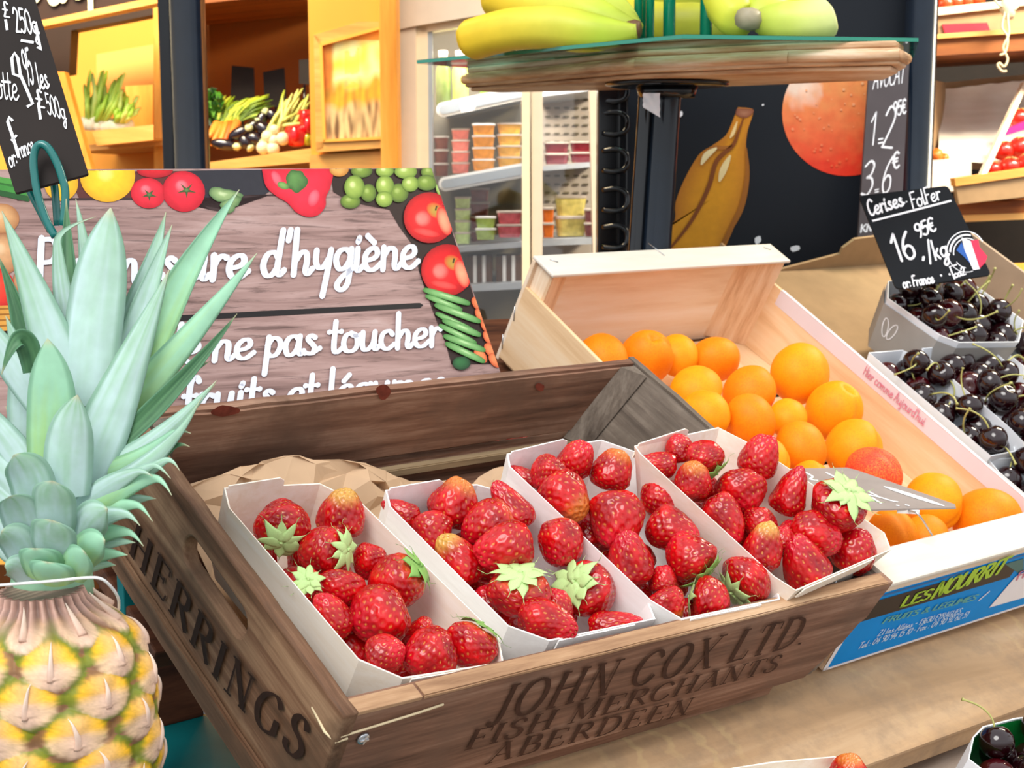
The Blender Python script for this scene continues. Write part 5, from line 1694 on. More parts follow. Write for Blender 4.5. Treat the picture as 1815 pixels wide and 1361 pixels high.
# ------------------------------------------------------------------ pineapple
PD = 0.97
pr = thing('pineapple', 'ripe pineapple with a tall grey-green crown standing at the left of the old crate', 'pineapple', loc=at(114, 1474, PD))
p0 = pr.location.copy()
S_ = PD / FPX
def body():
    prof = [(1030, 66, 92), (1048, 72, 94), (1064, 86, 96), (1080, 108, 98), (1100, 128, 101), (1130, 144, 104), (1170, 154, 108), (1220, 160, 111), (1280, 163, 112), (1340, 161, 113), (1390, 152, 114), (1430, 134, 114), (1460, 100, 114), (1474, 60, 114)]
    ys = np.array([p[0] for p in prof], float); rs = np.array([p[1] for p in prof], float) * S_; cx = np.array([p[2] for p in prof], float)
    nu, nv = 260, 220
    rows, around, rowh = 8.2, 8, 58.0
    cream = np.array(lin('#e8c49a')[:3]); yell = np.array(lin('#f2b70c')[:3]); olive = np.array(lin('#74881a')[:3]); brown = np.array(lin('#9a6a48')[:3]); pink = np.array(lin('#dcb7a6')[:3])
    zc = float(at(114, 1474, PD).z)
    vv = []; cc = []; ff = []
    spikes = []
    for j in range(nv):
        y = 1032 + (1474 - 1032) * j / (nv - 1)
        r = np.interp(y, ys, rs); c = np.interp(y, ys, cx)
        zz = p0.z + (1474 - y) * S_
        for i in range(nu):
            a = math.tau * i / nu
            # lattice of eyes, alternate rows shifted by half
            R0 = (y - 1066) / rowh
            best = None
            for rr in (math.floor(R0), math.floor(R0) + 1):
                ua = a / math.tau * around - (0.5 if rr % 2 else 0.0) + 0.12 * math.sin(rr * 1.7)
                du = ua - round(ua); dv = R0 - rr
                d = math.hypot(du * 1.62, dv * 0.98)
                if best is None or d < best[0]: best = (d, du, dv, rr, round(ua))
            d, du, dv, rr, ui = best
            pil = max(0.0, 1 - (d / 0.86) ** 2.6)
            neck = min(1.0, max(0.0, (y - 1058) / 34))
            n_ = noise.noise(Vector((math.cos(a) * 5, math.sin(a) * 5, y * 0.05)))
            h = (0.0052 * pil ** 0.7 + 0.0016 * math.exp(-(du / 0.10) ** 2) * (1 if dv < 0.3 else 0.4) + 0.0008 * n_) * neck + (1 - neck) * 0.002 * math.sin(a * 26)
            # lower half of each eye: pale pink bract; upper: yellow; margins olive
            k_yel = smooth01(min(1, max(0, (-dv + 0.10 + 0.28 * abs(du)) * 2.6))) 
            k_pin = math.exp(-(du / 0.20) ** 2) * (0.55 + 0.45 * (dv > -0.1))
            base = cream * (1 - k_yel) + yell * k_yel
            base = base * (1 - 0.75 * k_pin) + pink * 0.75 * k_pin
            ray_ = math.cos(math.atan2(dv, du * 1.6) * 17 + 5 * noise.noise(Vector((a * 9, y * 0.09, 3))))
            base = base * (1 + 0.06 * ray_ * (0.3 + d))
            base = base * (0.86 + 0.34 * (0.5 + 0.5 * noise.noise(Vector((a * 60, y * 0.35, 8)))))
            edge = smooth01(min(1, max(0, (d - 0.50 - 0.02 * ray_) / 0.22)))
            base = base * (1 - 0.92 * edge) + (olive if n_ > -0.2 else brown) * 0.92 * edge * (0.75 + 0.35 * n_)
            hue = 0.5 + 0.5 * noise.noise(Vector((ui * 3.3, rr * 2.1, 4.0)))
            base = base * (0.9 + 0.2 * hue)
            if neck < 1: base = base * neck + np.array(lin('#c9a090')[:3]) * (0.7 + 0.3 * math.sin(a * 26)) * (1 - neck)
            rad = r + h
            X = at(c, y, PD)
            vv.append(Vector((X.x - p0.x + rad * math.sin(a), X.y - at(c, y, PD).y + rad * -math.cos(a), zz - p0.z)))
            cc.append((*[min(1.0, max(0.0, float(q))) for q in base], 1.0))
    for j in range(nv - 1):
        for i in range(nu):
            ff.append((j * nu + i, j * nu + (i + 1) % nu, (j + 1) * nu + (i + 1) % nu, (j + 1) * nu + i))
    ff.append(tuple(range(nu))); ff.append(tuple((nv - 1) * nu + k for k in reversed(range(nu))))
    m_ = MB(); m_.add(vv, ff, True, cc)
    # pointed bract on each eye
    bract = MB(); rng = random.Random(4)
    for rr in range(0, 7):
        y = 1066 + rr * rowh
        r = float(np.interp(y, ys, rs)); c = float(np.interp(y, ys, cx)); X = at(c, y, PD)
        for ui in range(around):
            a = (ui + (0.5 if rr % 2 else 0.0) - 0.12 * math.sin(rr * 1.7)) / around * math.tau
            if y < 1062: continue
            def pt(da, dy, h):
                y2 = y + dy; r2 = float(np.interp(y2, ys, rs)) + h
                c2 = float(np.interp(y2, ys, cx)); X2 = at(c2, y2, PD)
                return Vector((X2.x - p0.x + r2 * math.sin(a + da), -r2 * math.cos(a + da), p0.z + (1474 - y2) * S_ - p0.z))
            lean = rng.uniform(-0.06, 0.06); L_ = rng.uniform(26, 40)
            pts = [pt(0, 20, 0.0045), pt(0, 6, 0.0062), pt(lean * 0.3, -8, 0.0075), pt(lean * 0.8, -L_ * 0.7, 0.0072), pt(lean * 1.4, -L_, 0.0060)]
            bract.tube(catmull(pts, 4), [0.0032 * (1 - k / 16) ** 1.1 + 0.00015 for k in range(17)], 6, [lerpc(lin('#d9b29c'), lin('#f0dccb'), k / 16) for k in range(17)], flat=0.6)
    return m_, bract
bm_, br_ = body()
bm_.build('body', 'pineapple', pr)
br_.build('bracts', 'pineapple', pr)

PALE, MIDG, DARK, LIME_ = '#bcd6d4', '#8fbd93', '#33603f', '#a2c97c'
def leaf(base, tip, w, bend=(0, 0), d0=0.0, d1=0.0, cup=1.0, tone=0, curl=(0, 0), blunt=0.0, fold=0.0, twist=0.0):
    """a stiff channelled leaf from base to tip (photo pixels at the pineapple's distance), d: metres behind its axis"""
    pts = []
    NS = 36
    for i in range(NS):
        t = i / (NS - 1)
        k = max(0.0, (t - 0.80) / 0.20) ** 2
        x = base[0] + (tip[0] - base[0]) * t + bend[0] * 4 * t * (1 - t) + curl[0] * k
        y = base[1] + (tip[1] - base[1]) * t + bend[1] * 4 * t * (1 - t) + curl[1] * k
        pts.append(at(x, y, PD + d0 + (d1 - d0) * t) - p0)
    m_ = MB(); NC = 15; v = []; c = []
    for i in range(NS):
        t = i / (NS - 1)
        tg = (pts[min(i + 1, NS - 1)] - pts[max(i - 1, 0)]).normalized()
        side = tg.cross(-FWD)
        side = side.normalized() if side.length > 1e-6 else RIGHT
        nrm = side.cross(tg).normalized()
        if nrm.dot(-FWD) < 0: nrm = -nrm
        if twist:
            q = Quaternion(tg, twist * t); side = side.copy(); side.rotate(q); nrm = nrm.copy(); nrm.rotate(q)
        pw = (1 - max(0.0, (t - 0.28) / 0.72) ** (1.35 + blunt * 2.5)) if t > 0.28 else (0.86 + 0.14 * math.sin(t / 0.28 * math.pi / 2))
        ww = w * 0.5 * PD / FPX * max(0.015, pw)
        for k in range(NC):
            s_ = (k / (NC - 1) - 0.5) * 2
            ch = cup * (s_ * s_ - 0.35) * ww * 0.42 
            ser = 0.0
            v.append(pts[i] + side * s_ * ww * (1 - 0.10 * abs(cup)) + nrm * ch)
            st = noise.noise(Vector((s_ * 4 + base[0], t * 2.2, tip[0] * 0.1))) + 0.45 * noise.noise(Vector((s_ * 15 + base[1], t * 1.6, tip[1] * 0.1))) + 0.3 * noise.noise(Vector((s_ * 5 + base[1], t * 14, tip[1] * 0.1)))
            base_c = lerpc(lin(PALE), lin(MIDG), min(1, max(0, 0.15 + 0.8 * (t - 0.35) + 0.5 * st)))
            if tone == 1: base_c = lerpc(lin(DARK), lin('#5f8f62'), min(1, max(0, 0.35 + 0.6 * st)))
            if tone == 2: base_c = lerpc(lin('#9ccfae'), lin(LIME_), min(1, max(0, 0.9 - 1.5 * t + 0.4 * st)))
            if abs(s_) > 0.82: base_c = lerpc(base_c, lin('#5f9070'), 0.55)
            if t > 0.93: base_c = lerpc(base_c, lin('#cdbf9a'), (t - 0.93) / 0.07 * 0.7)
            c.append(base_c)
    th = 0.0010
    f = [(i * NC + k, i * NC + k + 1, (i + 1) * NC + k + 1, (i + 1) * NC + k) for i in range(NS - 1) for k in range(NC - 1)]
    n_ = len(v)
    back = [p + FWD * th for p in v]
    f2 = [tuple(q + n_ for q in reversed(ff)) for ff in f]
    edge = []
    for i in range(NS - 1):
        edge.append((i * NC, (i + 1) * NC, (i + 1) * NC + n_, i * NC + n_))
        edge.append(((i + 1) * NC + NC - 1, i * NC + NC - 1, i * NC + NC - 1 + n_, (i + 1) * NC + NC - 1 + n_))
    m_.add(v + back, f + f2 + edge, True, c + c)
    m_.build('leaf', 'pine_leaf', pr)
# back of the crown
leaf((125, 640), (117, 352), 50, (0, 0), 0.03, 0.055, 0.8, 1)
leaf((165, 640), (134, 352), 46, (8, 0), 0.025, 0.04, 0.8, 0)
leaf((140, 640), (100, 378), 44, (-10, 0), 0.015, 0.02, 0.8, 0, curl=(70, 6))
leaf((200, 660), (294, 376), 62, (6, 0), 0.02, 0.035, 0.8, 0)
leaf((215, 680), (305, 398), 58, (-4, 0), 0.012, 0.022, 0.8, 0)
leaf((228, 700), (424, 336), 76, (-12, -6), 0.018, 0.03, 0.9, 2)
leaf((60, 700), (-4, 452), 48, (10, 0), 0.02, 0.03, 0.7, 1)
leaf((130, 740), (3, 374), 92, (8, 6), 0.0, 0.0, -0.7, 0)
leaf((150, 720), (196, 368), 112, (-6, 0), -0.005, 0.01, -0.7, 0, blunt=1.0)
leaf((205, 790), (420, 556), 38, (6, 4), -0.022, -0.012, 0.6, 1)
leaf((225, 740), (372, 640), 34, (0, -6), 0.01, 0.02, 0.6, 1)
leaf((185, 760), (456, 448), 60, (2, 6), -0.012, 0.0, -0.5, 2)
leaf((130, 880), (300, 478), 100, (-4, 10), -0.028, -0.02, -0.6, 0)
leaf((40, 780), (10, 560), 70, (14, 0), 0.0, 0.0, -0.6, 0)
leaf((85, 830), (84, 600), 92, (4, 0), -0.034, -0.045, -0.7, 2, blunt=0.8)
leaf((60, 660), (2, 664), 44, (6, -62), -0.036, -0.05, 0.7, 1)
# right hand side, spreading
leaf((120, 870), (384, 674), 56, (4, 22), -0.02, -0.03, -0.7, 0)
leaf((120, 900), (352, 722), 50, (8, 24), -0.025, -0.04, -0.7, 0, curl=(6, -18))
leaf((150, 880), (336, 762), 40, (0, 18), -0.02, -0.035, -0.6, 1, curl=(0, 30))
leaf((150, 895), (318, 800), 38, (8, -2), -0.03, -0.045, -0.7, 0, curl=(0, 34))
leaf((140, 900), (262, 832), 44, (8, -14), -0.035, -0.06, -0.7, 0, curl=(8, 12))
leaf((135, 930), (300, 852), 42, (12, -30), -0.035, -0.06, -0.7, 2, curl=(4, 26))
leaf((140, 940), (276, 884), 36, (6, -18), -0.02, -0.04, -0.7, 0)
leaf((125, 955), (242, 918), 42, (6, -22), -0.04, -0.065, -0.7, 0, curl=(6, 14))
leaf((120, 975), (248, 950), 38, (6, -18), -0.035, -0.055, -0.7, 2, curl=(6, 18))
leaf((115, 990), (240, 962), 34, (4, -12), -0.03, -0.05, -0.6, 0)
leaf((110, 1005), (226, 984), 36, (4, -10), -0.035, -0.055, -0.6, 2)
leaf((105, 1018), (205, 1002), 34, (4, -8), -0.03, -0.05, -0.6, 0)
leaf((150, 860), (372, 690), 40, (0, 24), -0.012, -0.02, 0.6, 1, curl=(10, -10))
leaf((150, 850), (330, 742), 44, (10, 14), -0.022, -0.035, -0.7, 2, curl=(8, 26))
leaf((140, 910), (292, 818), 36, (10, -16), -0.03, -0.05, -0.7, 0, curl=(10, 30))
leaf((130, 945), (262, 902), 36, (10, -24), -0.03, -0.055, -0.7, 2, curl=(8, 22))
leaf((90, 760), (40, 600), 70, (6, 0), -0.02, -0.02, -0.6, 0)
# front, short and broad
leaf((118, 880), (137, 700), 92, (-8, 0), -0.044, -0.058, -0.8, 0, blunt=0.7)
leaf((62, 910), (24, 806), 84, (8, -12), -0.048, -0.07, -0.55, 0, blunt=0.9)
leaf((95, 942), (92, 852), 80, (0, 0), -0.056, -0.078, -0.6, 0, blunt=1.6)
leaf((50, 965), (16, 880), 80, (2, -14), -0.05, -0.075, -0.55, 0, blunt=0.9)
leaf((145, 955), (190, 902), 70, (-6, -8), -0.05, -0.072, -0.8, 0, blunt=0.7)
leaf((92, 985), (92, 922), 84, (0, 0), -0.06, -0.08, -0.6, 0, blunt=1.8)
leaf((45, 1000), (2, 942), 72, (4, -12), -0.05, -0.07, -0.8, 0, blunt=0.8)
leaf((140, 995), (186, 958), 64, (-4, -8), -0.052, -0.072, -0.8, 2, blunt=0.8)
leaf((78, 1026), (62, 972), 80, (0, -4), -0.06, -0.078, -0.9, 2, blunt=1.2)
leaf((120, 1022), (150, 978), 66, (0, -4), -0.058, -0.075, -0.8, 2, blunt=0.9)
leaf((92, 1036), (84, 996), 84, (0, 0), -0.062, -0.078, -0.9, 2, blunt=1.2)
leaf((50, 1030), (8, 1004), 56, (2, -10), -0.052, -0.07, -0.7, 0, blunt=0.6)
# left hand side, mostly outside the photo
for b_, t_, w_ in (((60, 850), (-60, 690), 60), ((50, 890), (-70, 770), 56), ((45, 930), (-50, 840), 50), ((40, 965), (-45, 890), 46), ((40, 1000), (-30, 960), 40), ((70, 720), (-70, 520), 60)):
    leaf(b_, t_, w_, (-6, -12), -0.02, -0.02, -0.6, 0)
# rear
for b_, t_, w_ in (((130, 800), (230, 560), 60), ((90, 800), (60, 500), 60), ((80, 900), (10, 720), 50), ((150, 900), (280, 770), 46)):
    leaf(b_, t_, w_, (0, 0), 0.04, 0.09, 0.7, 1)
# core that the leaves sit on
mb = MB()
core = [at(112, 720, PD), at(104, 850, PD), at(96, 960, PD), at(92, 1050, PD)]
mb.tube(catmull([q - p0 for q in core], 5), [0.012 + 0.0010 * k for k in range(16)], 12, lin('#86b08f'))
mb.build('crown_core', 'pine_leaf', pr)
wp = [(-40, 1040), (0, 1037), (90, 1030), (150, 1024), (180, 1026), (200, 1044), (210, 1062), (211, 1079)]
wd = [PD - 0.085] * 5 + [PD - 0.075, PD - 0.06, PD - 0.03]
o = MB().tube(catmull([at(x, y, d) for (x, y), d in zip(wp, wd)], 6), 0.0009, 7).build('tag_wire', 'white_plastic', loc=at(160, 1026, PD - 0.085))
tag(o, 'thin white wire looping past the neck of the pineapple', 'wire')
# ------------------------------------------------------------------ helpers for the shop
def pxz(py, depth): return at(907, py, depth).z
def quad(mb, px, d, th, col=None):
    """a solid whose front outline is given in photo pixels at one depth or one depth per corner; th: metres of depth behind it"""
    pts = [at(x, y, (d if not isinstance(d, (list, tuple)) else d[i])) for i, (x, y) in enumerate(px)]
    return mb.prism(pts, (0, th, 0), col)
def rect(mb, x0, y0, x1, y1, d, th, col=None):
    return quad(mb, [(x0, y0), (x1, y0), (x1, y1), (x0, y1)], d, th, col)
def local(mb, root):
    inv = root.matrix_world.inverted() if root.matrix_world != Matrix.Identity(4) else Matrix.Translation(-root.location)
    mb.v = [v - root.location for v in mb.v]
    return mb
def part(mb, name, mat, root):
    return local(mb, root).build(name, mat, root)
def single(mb, name, mat, label, cat, group=None, at_=None):
    c = sum(mb.v, Vector()) / len(mb.v)
    zmin = min(v.z for v in mb.v)
    o = mb.build(name, mat, loc=(c.x, c.y, zmin))
    return tag(o, label, cat, group)

# ------------------------------------------------------------------ shop shell
def struct(name, mb, mat):
    return tag(mb.build(name, mat), kind='structure')
struct('floor', MB().box((-6, -3.0, -0.05), (6, 6.0, 0.0)), 'asphalt')
struct('wall_back', MB().box((-6, 4.6, 0), (6, 4.7, 3.2)), 'shopwall')
struct('wall_left', MB().box((-3.1, 2.9, 0), (-3.0, 4.6, 3.2)), 'shopwall')
struct('wall_right', MB().box((3.4, 2.9, 0), (3.5, 4.6, 3.2)), 'shopwall')
struct('ceiling', MB().box((-3.1, 2.5, 3.0), (3.5, 4.7, 3.1)), 'shopceil')
light('shop_lamp_left', 'AREA', (-0.95, 2.75, 2.45), (-0.95, 3.5, 1.4), 31, (1.0, 0.80, 0.50), 0.7, 0.35)
light('shop_lamp_right', 'AREA', (1.55, 2.55, 2.4), (1.35, 3.3, 1.3), 55, (1.0, 0.88, 0.66), 0.7, 0.35)
light('fridge_lamp', 'AREA', (0.02, 3.18, 1.78), (0.02, 3.32, 1.2), 8, (1.0, 0.97, 0.90), 0.5, 0.05)

# ------------------------------------------------------------------ posts and navy panel
def post(x0, x1, d, label, mats, lean=0):
    t = thing('post', label, 'post', loc=(at((x0 + x1) / 2, 300, d).x, at((x0 + x1) / 2, 300, d).y, 0))
    a = at(x0, 300, d).x; b = at(x1, 300, d).x; y = at(x0, 300, d).y
    r = (b - a) / 2
    mb = MB()
    prof = []
    for k in range(28):
        an = k * math.tau / 28
        ex = abs(math.cos(an)) ** 0.55 * (1 if math.cos(an) > 0 else -1); ey = abs(math.sin(an)) ** 0.55 * (1 if math.sin(an) > 0 else -1)
        prof.append((ex * r, ey * r))
    v = []
    for z in (0.0, 3.0):
        v += [Vector((px + 0.0, py + r, z)) for px, py in prof]
    n = 28
    mb.add(v, [(k, (k + 1) % n, n + (k + 1) % n, n + k) for k in range(n)] + [tuple(range(n)), tuple(range(n, 2 * n))], True)
    mb.build('shaft', mats, t)
    return t, r
pl_, r_ = post(300, 364, 2.3, 'glossy dark navy post left of the hygiene sign, in front of the cabinet', 'navy_gloss')
mb = MB().box((-r_ * 1.35, 0.0, 0.0), (-r_ * 0.72, 0.05, 3.0), 0.003)
mb.build('dark_side', 'black_gloss', pl_)  # post's side without blue reflection, added as a black strip
pr_, r2 = post(1605, 1657, 2.28, 'glossy dark navy post right of the painted panel', 'navy_gloss')
# panel with painted fruit
pn = thing('painted_panel', 'navy panel painted with a yellow banana and an orange grapefruit', 'panel', loc=(at(1360, 300, 2.35).x, at(1360, 300, 2.35).y, 0))
mb = MB(); x0 = at(1090, 300, 2.35).x; x1 = at(1615, 300, 2.35).x; yp = at(1360, 300, 2.35).y
mb.box((x0, yp, 0.1), (x1, yp + 0.02, 2.6))
part(mb, 'board', 'navy_panel', pn)
PNF = Frame((0, yp, 0), [(1, 0, 0), (0, 0, 1), (0, -1, 0)])
PP = Plane3(PNF, 2, 0.0, 1)
def paint_shape(mb, pts, c0, c1, lift_, rings=1, cx=None, cy=None, fn=None):
    n = len(pts); v = []; cc = []; f = []
    cx = sum(p[0] for p in pts) / n if cx is None else cx; cy = sum(p[1] for p in pts) / n if cy is None else cy
    for r in range(rings + 1):
        q = r / rings
        for p in pts:
            X = cx + (p[0] - cx) * q; Y = cy + (p[1] - cy) * q
            l_ = PP.p(X, Y); v.append(PNF.w(l_) + Vector((0, -lift_, 0)))
            c = lerpc(lin(c0), lin(c1), q ** 2)
            if fn: c = fn(X, Y, c, q)
            cc.append(c)
    for r in range(rings):
        for k in range(n):
            f.append((r * n + k, r * n + (k + 1) % n, (r + 1) * n + (k + 1) % n, (r + 1) * n + k))
    mb.add(v, f, True, cc)
def cm2(pts, k=5, closed=True):
    pts = [Vector((a, b, 0)) for a, b in pts]
    if closed: pts = pts + pts[:1]
    return [(p.x, p.y) for p in catmull(pts, k)][:-1]
mb = MB()
ban = [(1308, 190), (1333, 193), (1334, 203), (1325, 232), (1322, 262), (1326, 310), (1317, 362), (1300, 405), (1280, 450), (1250, 520), (1140, 560), (1100, 470), (1120, 440), (1190, 400), (1197, 360), (1212, 320), (1238, 275), (1262, 258), (1286, 240), (1298, 215)]
paint_shape(mb, cm2(ban, 4), '#eba21c', '#c47a1e', 0.001, 6, 1265, 350)
paint_shape(mb, cm2([(1306, 192), (1334, 194), (1331, 204), (1318, 209), (1304, 203)]), '#b0785a', '#8a4e34', 0.002)
# ridges and highlights brushed on the banana
def brush(mb, pts, w0, c, lift_):
    P = catmull([Vector((a, b, 0)) for a, b in pts], 6)
    n = len(P); L = []; R_ = []
    for i, p in enumerate(P):
        t = P[min(i + 1, n - 1)] - P[max(i - 1, 0)]; t.normalize()
        w = w0 * math.sin(math.pi * (0.08 + 0.84 * i / (n - 1)))
        L.append((p.x - t.y * w / 2, p.y + t.x * w / 2)); R_.append((p.x + t.y * w / 2, p.y - t.x * w / 2))
    v = [PNF.w(PP.p(*q)) + Vector((0, -lift_, 0)) for q in L + R_]
    mb.add(v, [(i, i + 1, n + i + 1, n + i) for i in range(n - 1)], True, [lin(c)] * (2 * n))
brush(mb, [(1318, 207), (1308, 235), (1298, 258), (1270, 285), (1256, 330), (1232, 380), (1200, 425), (1150, 480)], 8, '#8a4a18', 0.003)
brush(mb, [(1322, 262), (1324, 310), (1314, 365), (1292, 410), (1262, 470)], 10, '#a5641c', 0.003)
brush(mb, [(1298, 258), (1282, 262), (1262, 262), (1246, 278)], 7, '#b06c28', 0.003)
brush(mb, [(1270, 262), (1252, 275), (1242, 292)], 11, '#fbe7b0', 0.004)
brush(mb, [(1294, 275), (1282, 300), (1274, 322)], 12, '#fbe3a4', 0.004)
brush(mb, [(1306, 215), (1299, 235), (1293, 245)], 6, '#f8d896', 0.004)
part(mb, 'painted_banana', 'paint_attr', pn)
mb = MB()
circ = [(1500 + 114 * math.cos(a), 200 + 112 * math.sin(a)) for a in [k * math.tau / 48 for k in range(48)]]
def peel(X, Y, c, q):
    n_ = noise.noise(Vector((X * 0.06, Y * 0.06, 2))) * 0.5
    t = min(1, max(0, (Y - 150) / 150 + n_ * 0.5))
    b = lerpc(lin('#f39a5a'), lin('#ee3a22'), t)
    if X < 1455 and Y < 190: b = lerpc(b, lin('#f6d9c4'), min(1, max(0, (1 - math.hypot(X - 1420, Y - 140) / 60) * 1.3 + n_)))
    return b
paint_shape(mb, circ, '#f08040', '#ee4a24', 0.001, 14, fn=peel)
rng = random.Random(5)
for k in range(70):
    a = rng.uniform(0, math.tau); q = math.sqrt(rng.random()) * 100
    X, Y = 1500 + q * math.cos(a), 200 + q * math.sin(a)
    s_ = rng.uniform(1.2, 3.2)
    c = lerpc(lin('#f9c08a'), lin('#f05a30'), min(1, max(0, (Y - 130) / 170)))
    v = [PNF.w(PP.p(X + s_ * math.cos(t * math.tau / 7), Y + s_ * math.sin(t * math.tau / 7))) + Vector((0, -0.002 - k * 0.00001, 0)) for t in range(7)]
    mb.add(v, [tuple(range(7))], False, c)
part(mb, 'painted_grapefruit', 'paint_attr', pn)
for X, Y, rx, ry in ((1206, 202, 4, 6), (1343, 425, 6, 8), (1409, 440, 9, 6), (1352, 186, 2, 2)):
    v = [PNF.w(PP.p(X + rx * math.cos(t * math.tau / 9), Y + ry * (1 + 0.3 * math.sin(t * 5)) * math.sin(t * math.tau / 9))) + Vector((0, -0.002, 0)) for t in range(9)]
    part(MB().add(v, [tuple(range(9))]), 'paper_scrap', 'chalk', pn)
# avocado price board hung on the panel
av = thing('price_board', 'narrow grey price board for avocados hanging at the right edge of the painted panel', 'price sign', loc=at(1565, 415, 2.262))
mb = MB(); quad(mb, [(1543, 90), (1613, 86), (1596, 420), (1521, 420)], 2.262, 0.008); part(mb, 'board', 'slate_grey', av)
AVF = Frame((0, at(1565, 300, 2.30).y - 0.0, 0), [(1, 0, 0), (0, 0, 1), (0, -1, 0)])
dav = [at(1543, 90, 2.30).y, at(1521, 420, 2.30).y]
class AvPlane(Plane3):
    pass
AVF = Frame(at(1565, 300, 2.262), [RIGHT, UP, -FWD])
PV = Plane3(AVF, 2, 0.0, 1)
mb = MB()
PV.text(mb, 'AVOCAT', (1546, 158), (1603, 146), (1550, 122), weight=8, track=-6)
PV.text(mb, '1', (1538, 258), (1552, 256), (1544, 200), weight=6)
PV.text(mb, '=', (1556, 262), (1566, 260), (1556, 236), weight=12)
PV.text(mb, '2', (1560, 260), (1582, 262), (1570, 188), weight=6)
PV.text(mb, '95\u20ac', (1583, 207), (1606, 200), (1583, 182), weight=14)
PV.text(mb, '3', (1524, 350), (1546, 342), (1532, 290), weight=7)
PV.text(mb, '=', (1550, 346), (1558, 344), (1550, 330), weight=14)
PV.text(mb, '6', (1560, 344), (1578, 340), (1568, 280), weight=7)
PV.text(mb, '\u20ac', (1582, 300), (1594, 296), (1582, 272), weight=14)
for v in mb.v: v.xyz = AVF.w(v) - av.location
mb.build('handwriting', 'chalk', av)
mb = MB()
PV.text(mb, 'KN', (1524, 412), (1545, 410), (1526, 398), weight=14)
for v in mb.v: v.xyz = AVF.w(v) - av.location
mb.build('handwriting', 'chalk', av)

# black column with a row of rings
bc = thing('rack_post', 'black glossy column with a row of ring loops beside the fridge', 'post', loc=(at(1085, 300, 2.25).x, at(1085, 300, 2.25).y, 0))
a = at(1060, 300, 2.25); b = at(1113, 300, 2.25)
mb = MB().box((a.x, a.y + 0.012, 0), (b.x, a.y + 0.06, 1.4 + 0.14), 0.004); part(mb, 'column', 'black_gloss', bc)
mb = MB().box((at(1095, 300, 2.25).x, a.y, 0), (b.x, a.y + 0.014, 1.4 + 0.14), 0.003); part(mb, 'edge_strip', 'black_gloss', bc)
for yy in (160, 218, 284, 354, 420, 486):
    pts = [at(1070, yy - 17, 2.25), at(1092, yy - 20, 2.235), at(1108, yy - 14, 2.23), at(1113, yy, 2.23), at(1108, yy + 15, 2.23), at(1092, yy + 20, 2.235), at(1070, yy + 18, 2.25)]
    m2 = MB().tube(catmull([p + Vector((0, 0.006, 0)) for p in pts], 5), 0.0042, 8)
    part(m2, 'ring', 'black_gloss', bc)

# ------------------------------------------------------------------ banana stand
KS = 1.30      # the stand stands behind the apricot crate
pole_t = at(1182, 160, 1.50 * KS); pole_b = at(1163, 445, 1.50 * KS)
bs = thing('banana_stand', 'round wooden and green glass stand on a black pole carrying the bananas', 'stand', loc=(pole_b.x, pole_b.y, 0.0))
zt0, zt1 = 1.4 + 0.089 * KS, 1.4 + 0.1148 * KS
base_ = pole_b + (pole_b - pole_t) * ((pole_b.z - 0.0) / (pole_t.z - pole_b.z))
pr0 = 36 / FPX * 1.5 * KS
mb = MB().tube([base_, pole_b, pole_t, Vector((pole_t.x, pole_t.y, zt0))], pr0 * 0.72, 28); part(mb, 'pole', 'navy_gloss', bs)  # blue light along the black pole put into navy paint
off = RIGHT * -0.026
mb = MB().tube([base_ + off, pole_b + off, pole_t + off, Vector((pole_t.x, pole_t.y, zt0)) + off], pr0 * 0.40, 20); part(mb, 'pole', 'black_gloss', bs)  # the same pole's dark side, added as a thinner black tube
mb = MB().lathe([(0.055, zt0 - 0.006), (0.062, zt0 - 0.004), (0.062, zt0 - 0.0005), (0.02, zt0 - 0.0003)], 28, lambda q: Vector((q.x * KS + pole_t.x, q.y * KS + pole_t.y, q.z))); part(mb, 'flange', 'black_gloss', bs)
mb = MB().lathe([(0.028, zt0 - 0.02), (0.031, zt0 - 0.006)], 24, lambda q: Vector((q.x * KS + pole_t.x, q.y * KS + pole_t.y, q.z))); part(mb, 'collar', 'black_gloss', bs)
wp = [(x * KS, y * KS) for x, y in [(-0.052, 1.69), (0.119, 1.455), (0.250, 1.378), (0.343, 1.352), (0.362, 1.40), (0.375, 1.50), (0.25, 1.60), (0.10, 1.68), (-0.02, 1.72)]]
def poly_board(poly, z0, z1, shrink=0.0, bev=0.0):
    c = Vector((sum(p[0] for p in poly) / len(poly), sum(p[1] for p in poly) / len(poly)))
    P = []
    for x, y in poly:
        v = Vector((x, y)); v = v + (c - v).normalized() * shrink
        P.append((v.x, v.y))
    return [Vector((x, y, z0)) for x, y in P], z1 - z0
mb = MB()
for (z0, z1, sh) in ((zt1 - 0.008, zt1, 0.004), (zt0 + 0.006, zt1 - 0.008, 0.0), (zt0, zt0 + 0.006, 0.010)):
    P, h = poly_board(wp, z0, z1, sh); mb.prism(P, (0, 0, h))
o = part(mb, 'wooden_top', 'cane', bs)
bv = o.modifiers.new('b', 'BEVEL'); bv.width = 0.003; bv.segments = 3; bv.limit_method = 'ANGLE'
